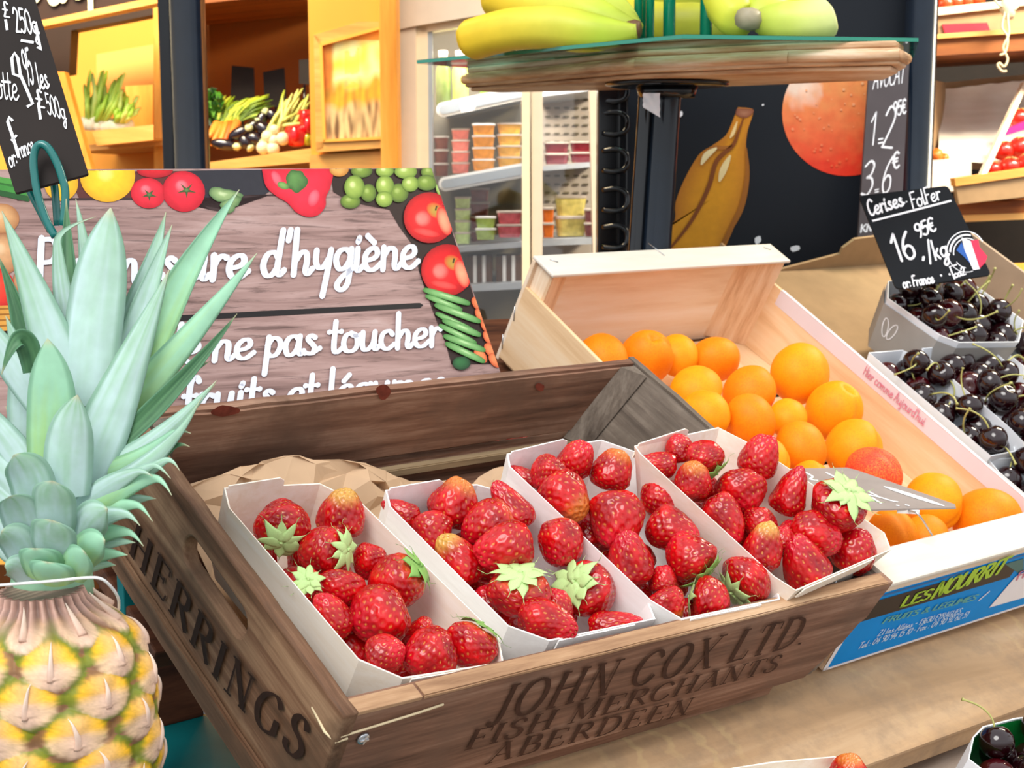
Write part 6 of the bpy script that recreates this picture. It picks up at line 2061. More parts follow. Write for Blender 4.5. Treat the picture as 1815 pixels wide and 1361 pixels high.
# half round cane moulding round the edge, one length per side
for i in range(len(wp)):
    p, q = Vector((*wp[i], (zt0 + zt1) / 2)), Vector((*wp[(i + 1) % len(wp)], (zt0 + zt1) / 2))
    mb = MB().tube([p, p.lerp(q, 0.5), q], 0.0066, 10); part(mb, 'moulding', 'cane', bs)
gp_ = [(x * KS, y * KS) for x, y in [(-0.10, 1.63), (0.150, 1.338), (0.366, 1.378), (0.41, 1.56), (0.30, 1.68), (-0.02, 1.74)]]
zg0, zg1 = zt1 + 0.0006, zt1 + 0.0056
P, h = poly_board(gp_, zg0, zg1); mb = MB().prism(P, (0, 0, h)); part(mb, 'glass_plate', 'green_glass', bs)
P2, h = poly_board(gp_, zg0 + 0.0003, zg1 - 0.0003, -0.0006)
mb = MB(); n = len(P2)
for i in range(n):
    a, b = P2[i], P2[(i + 1) % n]
    mb.add([a, b, b + Vector((0, 0, h)), a + Vector((0, 0, h))], [(0, 1, 2, 3)])
part(mb, 'glass_edge', 'glass_edge', bs)
for px, d in ((1131, 1.50 * KS), (1143, 1.53 * KS), (1152, 1.50 * KS), (1186, 1.47 * KS), (1251, 1.47 * KS)):
    p = at(px, 60, d)
    mb = MB().tube([Vector((p.x, p.y, zg1)), Vector((p.x, p.y, zg1 + 0.26))], 0.0078 if px > 1160 else 0.0055, 14); part(mb, 'upright_bar', 'bar_green', bs)
m_ = MB()
m_.grid(7, 7, lambda u, v: at(1140 + u * 30 + 4 * noise.noise(Vector((v * 3, 0, 1))), 165 + v * 36 * (0.7 + 0.5 * u) , 1.50 * KS - 0.052 + 0.004 * noise.noise(Vector((u * 3, v * 3, 4)))))
single(m_, 'paper_scrap', 'white_print', 'torn white paper scrap stuck on the black pole of the banana stand', 'paper')

# bananas
YG = ['#f0c420', '#e7d63a', '#cfd548', '#b5c83e']
def banana(name, pts, r, root, cols, tipdark=True, d=None):
    P = catmull([at(x, y, dd * KS) for x, y, dd in pts], 8)
    r = r * KS
    n = len(P); rs = []; cc = []
    for i in range(n):
        t = i / (n - 1)
        e = min(1.0, (t / 0.10) ** 0.5 if t > 0 else 0.22)
        s_ = 1.0 if t < 0.60 else max(0.36, 1 - ((t - 0.60) / 0.40) ** 1.3 * 0.68)
        rs.append(max(0.0035, r * min(e, s_)))
        k = t * (len(cols) - 1); j = min(int(k), len(cols) - 2)
        c = lerpc(lin(cols[j]), lin(cols[j + 1]), k - j)
        if t < 0.025 and tipdark: c = lin('#5a4420')
        cc.append(c)
    mb = MB(); m_ = 15; v = []; col_ = []; f = []
    nrm = None
    for i in range(n):
        t = (P[min(i + 1, n - 1)] - P[max(i - 1, 0)]).normalized()
        nrm = (UP - t * UP.dot(t)).normalized(); b = t.cross(nrm)
        for k in range(m_):
            a = math.tau * k / m_
            fac = 1 + 0.045 * math.cos(5 * a)
            v.append(P[i] + (nrm * math.cos(a) + b * math.sin(a)) * rs[i] * fac)
            col_.append(lerpc(cc[i], lin('#a8a52a'), 0.16 if math.cos(5 * a) > 0.75 else 0.0))
    for i in range(n - 1):
        for k in range(m_): f.append((i * m_ + k, i * m_ + (k + 1) % m_, (i + 1) * m_ + (k + 1) % m_, (i + 1) * m_ + k))
    f.append(tuple(range(m_))); f.append(tuple((n - 1) * m_ + k for k in range(m_)))
    mb.add(v, f, True, col_)
    return part(mb, name, 'banana', root)
b1 = thing('banana_bunch', 'bunch of yellow bananas with stems to the right, on the left of the glass stand', 'bananas', loc=at(1000, 92, 1.44 * KS))
banana('banana', [(818, 78, 1.49), (850, 66, 1.475), (910, 52, 1.455), (980, 50, 1.44), (1040, 58, 1.43), (1090, 60, 1.425), (1128, 56, 1.42)], 0.0205, b1, ['#f0bf1a', '#efcf35', '#dcd648', '#b4c93c', '#a9b83a'])
banana('banana', [(858, -18, 1.53), (900, 0, 1.52), (960, 12, 1.505), (1030, 26, 1.48), (1080, 40, 1.46), (1126, 50, 1.435)], 0.0215, b1, ['#f0c420', '#efd23c', '#d9d94a', '#b9cc44', '#9aa838'])
banana('banana', [(960, -60, 1.55), (1010, -30, 1.54), (1060, 0, 1.52), (1100, 30, 1.48), (1128, 48, 1.44)], 0.019, b1, ['#efd23c', '#d9d94a', '#c2cf52', '#9aa838'])
mb = MB().tube([at(1112, 52, 1.432 * KS), at(1124, 52, 1.43 * KS), at(1134, 52, 1.428 * KS)], [0.0104, 0.0124, 0.0104], 9, lin('#6a4a30')); part(mb, 'crown', 'banana', b1)
b2 = thing('banana_bunch', 'pale green-yellow bananas seen end on, at the right of the glass stand', 'bananas', loc=at(1400, 66, 1.44 * KS))
banana('banana', [(1478, 26, 1.42), (1455, 34, 1.42), (1420, 38, 1.425), (1385, 40, 1.43), (1352, 38, 1.435), (1332, 36, 1.44)], 0.0195, b2, ['#e9eba6', '#e2e78a', '#d3de66', '#bccb4a', '#a9a85a'], False)
banana('banana', [(1420, -30, 1.50), (1395, -6, 1.49), (1365, 12, 1.475), (1345, 26, 1.455), (1330, 34, 1.443)], 0.021, b2, ['#e6d83a', '#dfe04a', '#cbd94e', '#b8c64a'])
banana('banana', [(1270, -40, 1.47), (1278, -8, 1.465), (1296, 22, 1.455), (1314, 38, 1.448), (1330, 40, 1.442)], 0.020, b2, ['#e8d62e', '#e2dc40', '#d4da48', '#b5bd46'])
mb = MB().tube([at(1345, 37, 1.435 * KS), at(1330, 34, 1.425 * KS), at(1314, 32, 1.418 * KS)], [0.013, 0.0143, 0.0124], 8, lin('#a79b80')); part(mb, 'crown', 'banana', b2)
b3 = thing('banana_bunch', 'yellow-green bananas lying behind the green bars of the stand', 'bananas', loc=at(1220, 70, 1.60 * KS))
banana('banana', [(1075, 20, 1.64), (1130, 40, 1.62), (1200, 46, 1.60), (1270, 40, 1.60), (1320, 20, 1.60)], 0.024, b3, ['#d9c62e', '#c9c038', '#a9b038', '#8a9a30'])
banana('banana', [(1085, -30, 1.66), (1140, -8, 1.65), (1210, 2, 1.64), (1280, -6, 1.64), (1330, -26, 1.64)], 0.024, b3, ['#d0c030', '#b9b83a', '#9aa838', '#7a8a2c'])

# ------------------------------------------------------------------ vegetable cabinet at the left
vc = thing('vegetable_cabinet', 'orange wooden vegetable cabinet with two open bays and a dark fascia above', 'cabinet', loc=(at(300, 300, 3.3).x, at(300, 300, 3.3).y, 0))
def vpart(name, px, d, th, mat):
    mb = MB(); quad(mb, px, d, th); return part(mb, name, mat, vc)
vpart('back_panel', [(-80, -60), (292, -60), (292, 420), (-80, 420)], 3.62, 0.02, 'orange_wall')
vpart('back_panel', [(292, -60), (556, -60), (556, 420), (292, 420)], 3.62, 0.02, plain('shaded_back_board', '#8a4c14', 0.6, 0.3, var=0.08, vs=3))  # shade inside the right bay put into a darker board colour
vpart('pillar', [(271, -60), (304, -60), (304, 420), (274, 420)], 3.25, 0.36, 'orange_wood')
vpart('beam', [(60, 48), (272, 6), (272, 26), (126, 54), (122, 130), (60, 140)], 3.30, 0.06, 'dark_board')  # beam and the shade under the ledge put into one dark board
vpart('lit_panel', [(171, 96), (276, 78), (276, 160), (171, 160)], 3.50, 0.05, plain('lit_back_board', '#efae5c', 0.55, 0.3, var=0.05, vs=4))  # lamplit patch of the back wall, painted as a paler panel
vpart('moulding', [(64, 38), (292, -9), (292, 3), (66, 49)], 3.02, 0.05, 'ochre')
vpart('beam', [(300, -60), (552, -60), (552, -14), (300, 12)], 3.20, 0.40, 'brown_board')
vpart('shelf', [(120, 259), (300, 247), (300, 256), (120, 270)], 3.22, 0.40, 'ochre')
vpart('shelf', [(300, 304), (556, 286), (556, 302), (300, 320)], 3.20, 0.42, 'ochre')
vpart('lower_panel', [(-80, 330), (556, 330), (556, 1000), (-80, 1000)], 3.24, 0.03, 'orange_wood')
vpart('side_panel', [(94, 127), (114, 127), (168, 320), (128, 320)], 3.05, 0.03, 'orange_wood')
vpart('fascia', [(-80, -90), (292, -90), (292, -8), (64, 39), (-80, 68)], 3.03, 0.04, 'dark_board')
mb = MB()
FF = Frame(at(150, 0, 3.025), [RIGHT, UP, -FWD])
PFa = Plane3(FF, 2, 0.0, 1)
PFa.text(mb, "d'\u00e9pices", (84, 8), (280, -40), (80, -66), weight=15)
for v in mb.v: v.xyz = FF.w(v) - vc.location
mb.build('lettering', 'cream_paint', vc)
mb = MB()
PFa.text(mb, "et", (20, 16), (70, -2), (16, -60), weight=15)
for v in mb.v: v.xyz = FF.w(v) - vc.location
mb.build('lettering', 'cream_paint', vc)
# trays
def tray(label, front, back, d, db):
    t = thing('vegetable_tray', label, 'tray', loc=at(sum(p[0] for p in front) / 4, max(p[1] for p in front), d))
    mb = MB(); quad(mb, front, d, 0.015); part(mb, 'front_board', 'ochre', t)
    (x0, y0), (x1, y1) = front[3], front[2]
    mb = MB(); quad(mb, [(x0, y0 - 4), (x1, y1 - 4), (x1, y1), (x0, y0)], d + 0.015, db - d - 0.015); part(mb, 'base', 'ochre', t)
    if back:
        mb = MB(); quad(mb, back, db, 0.012); part(mb, 'back_board', 'orange_wood', t)
    return t
tray('ochre wooden tray of spring onions in the left bay', [(162, 232), (272, 221), (272, 248), (172, 258)], [(222, 152), (271, 150), (271, 236), (222, 240)], 3.12, 3.40)
tray('ochre wooden tray of mixed vegetables in the bay right of the navy post', [(366, 288), (556, 262), (556, 287), (366, 303)], None, 3.10, 3.45)
def stalks(mb, root_px, tip_px, d, n, spread, seed, w=0.0058, cols=('#b2dc4a', '#dcf07c', '#c4e65e')):
    rng = random.Random(seed)
    for k in range(n):
        t = k / max(1, n - 1)
        x0 = root_px[0] + (t - 0.5) * root_px[2]; y0 = root_px[1]
        x1 = tip_px[0] + (t - 0.5) * spread + rng.uniform(-8, 8); y1 = tip_px[1] + rng.uniform(-14, 34)
        dd = d + rng.uniform(-0.02, 0.03)
        mb.tube(catmull([at(x0, y0, dd), at((x0 + x1) / 2 + rng.uniform(-6, 6), (y0 + y1) / 2, dd - 0.02), at(x1, y1, dd)], 4), [w] * 5 + [w * 0.8] * 3 + [w * 0.4], 5, lin(rng.choice(cols)))
for nm, rp, tp, n, sp, sd, lab in (('spring_onions', (172, 215, 34), (190, 138), 36, 72, 3, 'large leafy bunch of spring onions at the left of the tray'), ('spring_onions', (212, 216, 20), (228, 168), 18, 38, 5, 'small leafy bunch of spring onions at the right of the tray')):
    t = thing(nm, lab, 'spring onions', loc=at(rp[0], rp[1] + 12, 3.2), group=None)
    mb = MB(); stalks(mb, rp, tp, 3.2, n, sp, sd); part(mb, 'leaves', 'veg', t)
    mb = MB(); rng = random.Random(sd)
    for k in range(n // 3 + 2):
        mb.ball(at(rp[0] + (k / (n // 3 + 1) - 0.5) * (rp[2] + 14), rp[1] + 5 + rng.uniform(-4, 5), 3.19), (0.011, 0.011, 0.013), 10, 8, col=lin('#f6efcf'))
    part(mb, 'bulbs', 'veg', t)
# parsley
def leafy(label, name, cx, cy, rx, ry, d, n, seed, cols, cat):
    mb = MB(); rng = random.Random(seed)
    for k in range(n):
        a = rng.uniform(0, math.tau); q = math.sqrt(rng.random())
        p = at(cx + rx * q * math.cos(a), cy + ry * q * math.sin(a), d + rng.uniform(-0.03, 0.03))
        s_ = rng.uniform(0.008, 0.016)
        u = Vector((rng.uniform(-1, 1), rng.uniform(-1, 1), rng.uniform(-1, 1))).normalized(); w = u.orthogonal().normalized()
        nn = u.cross(w) * s_ * 0.3
        mb.add([p - u * s_, p + w * s_ * 0.6 + nn, p + u * s_, p - w * s_ * 0.6 + nn], [(0, 1, 2), (0, 2, 3)], False, lin(rng.choice(cols)))
    return single(mb, name, 'veg', label, cat)
leafy('dark green leafy parsley bunch at the left end of the tray', 'parsley_bunch', 376, 190, 18, 30, 3.25, 120, 3, ('#2f6b1e', '#4f8f2a', '#1e4416', '#6aa83a'), 'herbs')
CAR = [((368, 246), (386, 219), 'leftmost orange carrot in the tray'), ((374, 258), (396, 220), 'orange carrot second from the left in the tray'), ((385, 263), (404, 219), 'longest orange carrot, in the middle of its bunch'), ((396, 258), (411, 217), 'reddish orange carrot fourth from the left'), ((406, 243), (421, 217), 'rightmost orange carrot, beside the aubergines')]
for k, ((x0, y0), (x1, y1), lab) in enumerate(CAR):
    t = thing('carrot', lab, 'carrot', loc=at(x0, y0, 3.18), group='carrots in the mixed vegetable tray')
    mb = MB(); cc = [lin(('#f39a3c', '#ee8a30', '#f09236', '#e5641e', '#ec8234')[k])] * 5
    mb.tube([at(x0, y0, 3.18), at(x0 + (x1 - x0) * 0.3, y0 + (y1 - y0) * 0.3, 3.19), at(x0 + (x1 - x0) * 0.7, y0 + (y1 - y0) * 0.7, 3.21), at(x0 + (x1 - x0) * 0.93, y0 + (y1 - y0) * 0.93, 3.22), at(x1, y1, 3.225)], [0.002, 0.006, 0.0095, 0.0105, 0.005], 10, cc); part(mb, 'root', 'veg', t)
    mb = MB(); rng = random.Random(k)
    for q in range(16):
        ex, ey = x1 + 14 + rng.uniform(-6, 62), y1 - rng.uniform(8, 50)
        mb.tube(catmull([at(x1, y1, 3.225), at((x1 + ex) / 2 - 4, (y1 + ey) / 2 - 6, 3.24), at(ex, ey, 3.26 + rng.uniform(-0.02, 0.03))], 4), [0.0022] * 4 + [0.004] * 3 + [0.003, 0.001], 4, lin(rng.choice(('#7f9a20', '#a5b830', '#5c7a1c', '#c0c840'))))
    part(mb, 'leaves', 'veg', t)
EGG = [(398, 256, 26, 10, -10), (424, 236, 22, 11, 25), (436, 252, 16, 12, -50), (446, 226, 20, 11, 40), (462, 214, 20, 11, 60), (470, 230, 22, 12, -35), (484, 205, 16, 11, -40), (452, 246, 18, 12, -20)]
words = ['aubergine lying at the front left of the tray', 'aubergine above the front left one', 'aubergine at the front beside the white onions', 'aubergine in the middle of the heap', 'aubergine below the left black price tag', 'aubergine beside the white onions, upper row', 'topmost aubergine, below the right black price tag', 'aubergine in the lower middle of the heap']
for k, ((cx, cy, rx, ry, ro), lab) in enumerate(zip(EGG, words)):
    t = thing('aubergine', 'dark ' + lab, 'aubergine', loc=at(cx, cy + ry, 3.18 + (0.02 if cy < 230 else 0)), group='aubergines in the mixed vegetable tray')
    d = 3.18 + (0.03 if cy < 230 else 0)
    ca, sa = math.cos(math.radians(ro)), math.sin(math.radians(ro))
    s_ = d / FPX
    def tf(q, ca=ca, sa=sa):
        return RIGHT * (q.x * ca - q.y * sa) + UP * (q.x * sa + q.y * ca) - FWD * q.z
    mb = MB().ball(at(cx, cy, d), (rx * s_, ry * s_, ry * s_), 16, 12, tf, lin('#1a0d16')); part(mb, 'fruit', MT['cherry'] if False else attr_mat('aubergine_skin', 0.18, 0.6, coat=0.4) if k == 0 else bpy.data.materials['aubergine_skin'], t)
    e = at(cx, cy, d) + tf(Vector((rx * s_ * 0.86, 0, ry * s_ * 0.3)))
    mb = MB().ball(e, (rx * s_ * 0.34, ry * s_ * 0.62, ry * s_ * 0.7), 10, 8, tf, lin('#cfd29a'), 0.5); part(mb, 'calyx', 'veg', t)
ONI = [(466, 262, 12, 'lowest left white onion over the tray edge'), (484, 264, 12, 'lowest right white onion over the tray edge'), (474, 242, 11, 'white onion beside the aubergines'), (485, 249, 10, 'white onion in the middle of its group'), (501, 246, 12, 'white onion beside the red pepper'), (486, 230, 9, 'topmost white onion under its green stalks')]
for k, (cx, cy, r, lab) in enumerate(ONI):
    t = thing('white_onion', lab, 'onion', loc=at(cx, cy + r, 3.16), group='white onions in the mixed vegetable tray')
    mb = MB().ball(at(cx, cy, 3.16), r * 3.16 / FPX, 14, 10, None, lin('#e9d9ae')); part(mb, 'bulb', 'veg', t)
    mb = MB(); stalks(mb, (cx + 4, cy - r + 3, 6), (508 + k * 8, 168 + (k % 3) * 10), 3.20, 5, 26, 40 + k, 0.0042, ('#b9c060', '#a3b13a', '#d3cf7a')); part(mb, 'stalk', 'veg', t)
def pepper(cx, cy, rx, ry, c, lab):
    t = thing('bell_pepper', lab, 'pepper', loc=at(cx, cy + ry, 3.17), group='bell peppers in the mixed vegetable tray')
    s_ = 3.17 / FPX; mb = MB(); v = []; f = []; n, m = 24, 14
    for i in range(m + 1):
        tt = math.pi * i / m
        for k in range(n):
            a = math.tau * k / n
            r = math.sin(tt) ** 0.7 * (1 + 0.10 * math.cos(4 * a)) if 0 < i < m else 0
            v.append(at(cx, cy, 3.17) + Vector((r * math.cos(a) * rx * s_, r * math.sin(a) * rx * s_, math.cos(tt) * ry * s_ - 0.12 * ry * s_ * math.exp(-(tt / 0.4) ** 2))))
    for i in range(m):
        for k in range(n): f.append((i * n + k, (i + 1) * n + k, (i + 1) * n + (k + 1) % n, i * n + (k + 1) % n))
    mb.add(v, f, True, lin(c)); part(mb, 'fruit', bpy.data.materials.get('pepper_skin') or attr_mat('pepper_skin', 0.15, 0.6, coat=0.4), t)
    mb = MB().tube([at(cx, cy - ry * 0.8, 3.17), at(cx + 2, cy - ry * 1.15, 3.17)], [0.005, 0.003], 7, lin('#5c7a2a')); part(mb, 'stalk', 'veg', t)
pepper(525, 240, 20, 20, '#d8141c', 'red bell pepper at the front of the tray beside the white onions')
pepper(547, 222, 15, 16, '#c81018', 'red bell pepper behind, at the right end of the tray')
pepper(541, 206, 13, 13, '#d01a1c', 'topmost red bell pepper under the green stalks')
pepper(545, 247, 9, 11, '#a8a51c', 'small yellow-green pepper at the right end of the tray')
for px, d, lab in (([(411, 116), (450, 120), (452, 185), (408, 185)], 3.40, 'black price tag at the left above the mixed vegetables'), ([(466, 128), (504, 120), (508, 190), (470, 190)], 3.40, 'black price tag in the middle above the aubergines'), ([(530, 106), (549, 104), (549, 150), (530, 148)], 3.30, 'black price tag at the right above the onion stalks')):
    t = thing('price_tag', lab, 'price tag', loc=at(px[2][0], px[2][1], d))
    mb = MB(); quad(mb, px, d, 0.004); part(mb, 'tag_board', 'slate', t)
    mb = MB().tube([at((px[2][0] + px[3][0]) / 2, px[2][1], d), at((px[2][0] + px[3][0]) / 2, px[2][1] + 60, d)], 0.003, 6); part(mb, 'spike', 'black_gloss', t)

# ------------------------------------------------------------------ wall panel with the framed picture
wpn = thing('wood_partition', 'orange varnished wooden partition carrying a framed picture beside the fridge', 'partition', loc=(at(628, 300, 2.95).x, at(628, 300, 2.95).y, 0))
mb = MB(); x0, x1, yy = at(552, 300, 2.98).x, at(678, 300, 2.98).x, at(610, 300, 2.98).y
mb.box((x0, yy, 0), (x1, yy + 0.03, 2.6)); part(mb, 'board', 'orange_wall', wpn)
mb = MB().box((at(676, 300, 2.95).x, yy - 0.04, 0), (at(707, 300, 2.95).x, yy + 0.05, 2.6), 0.004); part(mb, 'pilaster', 'orange_wood', wpn)
mb = MB(); quad(mb, [(549, 275), (678, 268), (678, 300), (549, 300)], 2.955, 0.03); part(mb, 'rail', 'ochre', wpn)
pf = thing('framed_picture', 'framed sunny yellow street picture on the orange partition', 'picture', loc=at(620, 268, 2.94))
for px in ([(556, 62), (678, 26), (678, 52), (566, 80)], [(560, 252), (678, 246), (678, 262), (562, 270)], [(556, 62), (570, 68), (574, 262), (560, 268)]):
    mb = MB(); quad(mb, px, 2.94, 0.03); o = part(mb, 'frame', 'ochre', pf)
mb = MB()
for px in ([(566, 76), (677, 46), (677, 51), (571, 81)], [(572, 247), (677, 242), (677, 247), (572, 252)], [(566, 76), (571, 78), (577, 250), (572, 252)]):
    quad(mb, px, 2.935, 0.01)
part(mb, 'frame_bead', 'orange_wall', pf)
def pic(u, v):
    xa = 571 + u * 106; ya = (80 - 30 * u) * (1 - v) + (249 - 6 * u) * v
    return at(xa, ya, 2.945)
def picc(u, v):
    n1 = noise.noise(Vector((u * 5, v * 6, 1))); n2 = noise.noise(Vector((u * 14, v * 5, 7)))
    sky = lerpc(lin('#fdf0a0'), lin('#f6c83a'), min(1, max(0, 0.4 + n1)))
    tree = lerpc(lin('#e9a91e'), lin('#b8801a'), min(1, max(0, 0.5 + n2)))
    ground = lerpc(lin('#d8b47a'), lin('#6b4a26'), min(1, max(0, 0.35 + 1.2 * n2)))
    wall = lerpc(lin('#e08a24'), lin('#c46a18'), min(1, max(0, 0.5 + n1)))
    c = sky
    if u < 0.22 and v < 0.6: c = lerpc(wall, c, max(0, min(1, (u - 0.15) / 0.07)))
    if v > 0.42 + 0.1 * n1: c = lerpc(c, tree, min(1, (v - 0.42 - 0.1 * n1) / 0.1))
    if v > 0.62 + 0.06 * n1: c = lerpc(c, ground, min(1, (v - 0.62 - 0.06 * n1) / 0.08))
    if abs(u - 0.5) < 0.12 and 0.12 < v < 0.5 and n1 > -0.2: c = lerpc(c, lin('#e6b82a'), 0.6)
    return c
mb = MB(); mb.grid(50, 70, pic, True, picc); part(mb, 'canvas', 'paint_attr', pf)
# ------------------------------------------------------------------ glass door fridge
fg = thing('display_fridge', 'cream framed glass door fridge full of cut fruit tubs', 'fridge', loc=(at(900, 300, 3.3).x, at(900, 300, 3.3).y, 0))
def fpart(name, px, d, th, mat):
    mb = MB(); quad(mb, px, d, th); return part(mb, name, mat, fg)
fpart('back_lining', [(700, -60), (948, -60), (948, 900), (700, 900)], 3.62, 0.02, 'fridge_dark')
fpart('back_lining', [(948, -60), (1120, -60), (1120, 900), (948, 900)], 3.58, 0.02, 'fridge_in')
fpart('side_frame', [(707, -60), (736, -60), (742, 900), (707, 900)], 3.02, 0.60, 'cream_frame')
fpart('top_frame', [(707, -80), (1130, -80), (1130, 0), (930, 14), (735, 46), (707, 52)], 3.01, 0.05, 'cream_frame')
fpart('door_frame', [(737, 46), (930, 16), (930, 30), (748, 58)], 3.03, 0.04, 'cream_frame2')
fpart('door_frame', [(737, 46), (758, 48), (764, 900), (742, 900)], 3.03, 0.04, 'cream_frame2')
fpart('door_seal', [(758, 56), (766, 56), (770, 900), (764, 900)], 3.035, 0.03, 'grey_plastic')
fpart('door_frame', [(925, -20), (939, -20), (940, 900), (926, 900)], 3.03, 0.05, 'cream_frame2')
fpart('door_frame', [(942, -20), (962, -20), (961, 900), (943, 900)], 3.045, 0.05, 'cream_frame')
fpart('door_frame', [(1040, -30), (1130, -30), (1130, 900), (1062, 900)], 3.06, 0.04, 'cream_frame')
mb = MB()
for i in range(6):
    for j in range(30):
        rect(mb, 966 + i * 17, -20 + j * 15, 975 + i * 17, -17 + j * 15, 3.575, 0.004)
part(mb, 'vent_slots', 'fridge_dark', fg)
fpart('glass_door', [(760, 40), (926, 20), (926, 900), (764, 900)], 3.05, 0.005, 'glass')
fpart('glass_door', [(960, 10), (1062, 6), (1062, 900), (960, 900)], 3.07, 0.005, 'glass')
MT['rail_white'] = plain('rail_white_plastic', '#d2d3d2', 0.4, 0.4, var=0.03)
MT['strip_grey'] = plain('strip_grey_plastic', '#8b939b', 0.35, 0.5, var=0.06)
def shelf(l, r, y_l, y_r, d, th_px=8, bumper=True):
    mb = MB(); quad(mb, [(l, y_l), (r, y_r), (r, y_r + th_px), (l, y_l + th_px)], d + 0.03, 0.42); part(mb, 'shelf', 'grey_plastic', fg)
    if bumper:
        mb = MB()
        a, b = at(l + 8, y_l + 4, d), at(r, y_r + 4, d)
        h = 13 / FPX * d
        pts = []
        for k in range(9):
            t = math.pi / 2 + math.pi * k / 8
            pts.append(a + RIGHT * h * math.cos(t) + UP * h * math.sin(t))
        pts += [b - UP * h, b + UP * h]
        mb.prism(pts, (0, 0.012, 0)); part(mb, 'price_rail', 'grey_punnet' if False else 'rail_white', fg)
        mb = MB(); g = 0.62
        q = [a + (p - a) * g if i < 9 else p for i, p in enumerate(pts)]
        q[9] = b - UP * h * g; q[10] = b + UP * h * g
        mb.prism([p + Vector((0, -0.0015, 0)) for p in q], (0, 0.001, 0)); part(mb, 'price_strip', 'strip_grey', fg)
shelf(778, 925, 190, 160, 3.16); shelf(782, 925, 322, 298, 3.16); shelf(800, 925, 438, 428, 3.16, 10, False)
shelf(962, 1062, 162, 150, 3.18, 9, False); shelf(962, 1062, 294, 286, 3.18, 9, False); shelf(962, 1062, 424, 420, 3.18, 12, False)
shelf(826, 925, 505, 500, 3.16, 12, False)
mb = MB(); quad(mb, [(815, 184), (846, 178), (840, 196), (818, 200)], 3.135, 0.003); part(mb, 'price_label', 'white_print', fg)

# tubs of cut fruit
TUBC = {}
def tub_mats(c):
    if c not in TUBC:
        t = NT('tub_' + c.lstrip('#'))
        v = t.noise(t.coords((1, 1, 1)), 60, 3)
        k = lin(c)
        d = tuple(x * 0.72 for x in k[:3]) + (1,)
        l_ = tuple(min(1, x * 1.18 + 0.02) for x in k[:3]) + (1,)
        TUBC[c] = t.set(t.ramp(v, [(0.3, d), (0.7, l_)]), 0.25, 0.5, coat=0.5)
    return TUBC[c]
def tub(cx, yb, w, h, d, c, label, group, lid='white_plastic', depth=None):
    s_ = d / FPX; W2 = w * s_ / 2; H = h * s_; D = depth or w * s_ * 0.9
    p = at(cx, yb, d)
    t = thing('fruit_tub', label, 'tub', loc=p, group=group)
    def ring(z, k, n=20):
        out = []
        for i in range(n):
            a = math.tau * i / n
            ex = abs(math.cos(a)) ** 0.4 * (1 if math.cos(a) > 0 else -1); ey = abs(math.sin(a)) ** 0.4 * (1 if math.sin(a) > 0 else -1)
            out.append(Vector((ex * W2 * k, D / 2 + ey * D / 2 * k, z)))
        return out
    n = 20
    v = ring(0, 0.86) + ring(H * 0.84, 1.0)
    MB().add(v, [tuple(range(n - 1, -1, -1)), tuple(range(n, 2 * n))] + [(i, (i + 1) % n, n + (i + 1) % n, n + i) for i in range(n)], False).build('cup', tub_mats(c), t)
    v = ring(H * 0.84, 1.05) + ring(H * 0.96, 1.05) + ring(H * 0.985, 0.9)
    MB().add(v, [tuple(range(n - 1, -1, -1)), tuple(range(2 * n, 3 * n))] + [(r * n + i, r * n + (i + 1) % n, (r + 1) * n + (i + 1) % n, (r + 1) * n + i) for r in range(2) for i in range(n)], False).build('lid', lid, t)
ordw = ['bottom', 'second', 'third', 'top']
def stack(cx, yb, w, h, n, d, c, what, group, lid='white_plastic', step=None):
    for k in range(n):
        nm = (ordw[k] if k < n - 1 else 'top') + ' tub of ' + what
        tub(cx, yb - k * h, w, h - 0.6, d, c, nm, group, lid)
stack(782, 312, 26, 24, 3, 3.30, '#8a4a34', 'brownish red fruit at the far left of the upper fridge shelf', 'tubs on the upper fridge shelf')
stack(816, 307, 32, 20, 4, 3.22, '#ef8072', 'pink melon on the upper fridge shelf', 'tubs on the upper fridge shelf', 'fridge_in')
stack(857, 302, 40, 21, 4, 3.20, '#ee9a20', 'orange fruit on the upper fridge shelf', 'tubs on the upper fridge shelf')
stack(903, 297, 44, 20, 4, 3.22, '#eeb03c', 'golden fruit on the upper fridge shelf', 'tubs on the upper fridge shelf', 'fridge_in')
stack(987, 291, 44, 20, 2, 3.24, '#7a1420', 'dark red berries, left one behind the right door', 'tubs behind the right fridge door', 'fridge_in')
stack(1033, 288, 44, 19, 2, 3.24, '#7c1626', 'dark red berries, right one behind the right door', 'tubs behind the right fridge door', 'fridge_in')
stack(820, 432, 28, 21, 4, 3.22, '#bfd88a', 'pale green fruit on the lower fridge shelf', 'tubs on the lower fridge shelf', 'fridge_in')
stack(850, 432, 34, 25, 4, 3.38, '#8a3c2c', 'dark red fruit behind the green tubs', 'tubs on the lower fridge shelf', 'fridge_in')
stack(861, 425, 36, 21, 2, 3.20, '#a9c45c', 'kiwi green fruit in the middle of the lower fridge shelf', 'tubs on the lower fridge shelf')
stack(903, 421, 44, 24, 2, 3.20, '#cf5a66', 'pink-red berries on the lower fridge shelf', 'tubs on the lower fridge shelf', 'fridge_in')
stack(972, 421, 20, 27, 2, 3.22, '#e9731c', 'orange carrots behind the right door', 'tubs behind the right fridge door', 'fridge_in')
stack(1012, 419, 56, 37, 2, 3.24, '#e2d276', 'pale yellow pineapple behind the right door', 'tubs behind the right fridge door', 'fridge_in')
stack(1050, 419, 28, 25, 2, 3.21, '#7a4448', 'dull purple fruit behind the right door', 'tubs behind the right fridge door', 'fridge_in')
for k, (cx, w) in enumerate(((866, 34), (902, 42))):
    tub(cx, 170 - k * 6, w, 22, 3.22, '#8cc24a', ('left' if k == 0 else 'right') + ' green tub on the top fridge shelf under the stand', 'green tubs on the top fridge shelf', 'fridge_in')
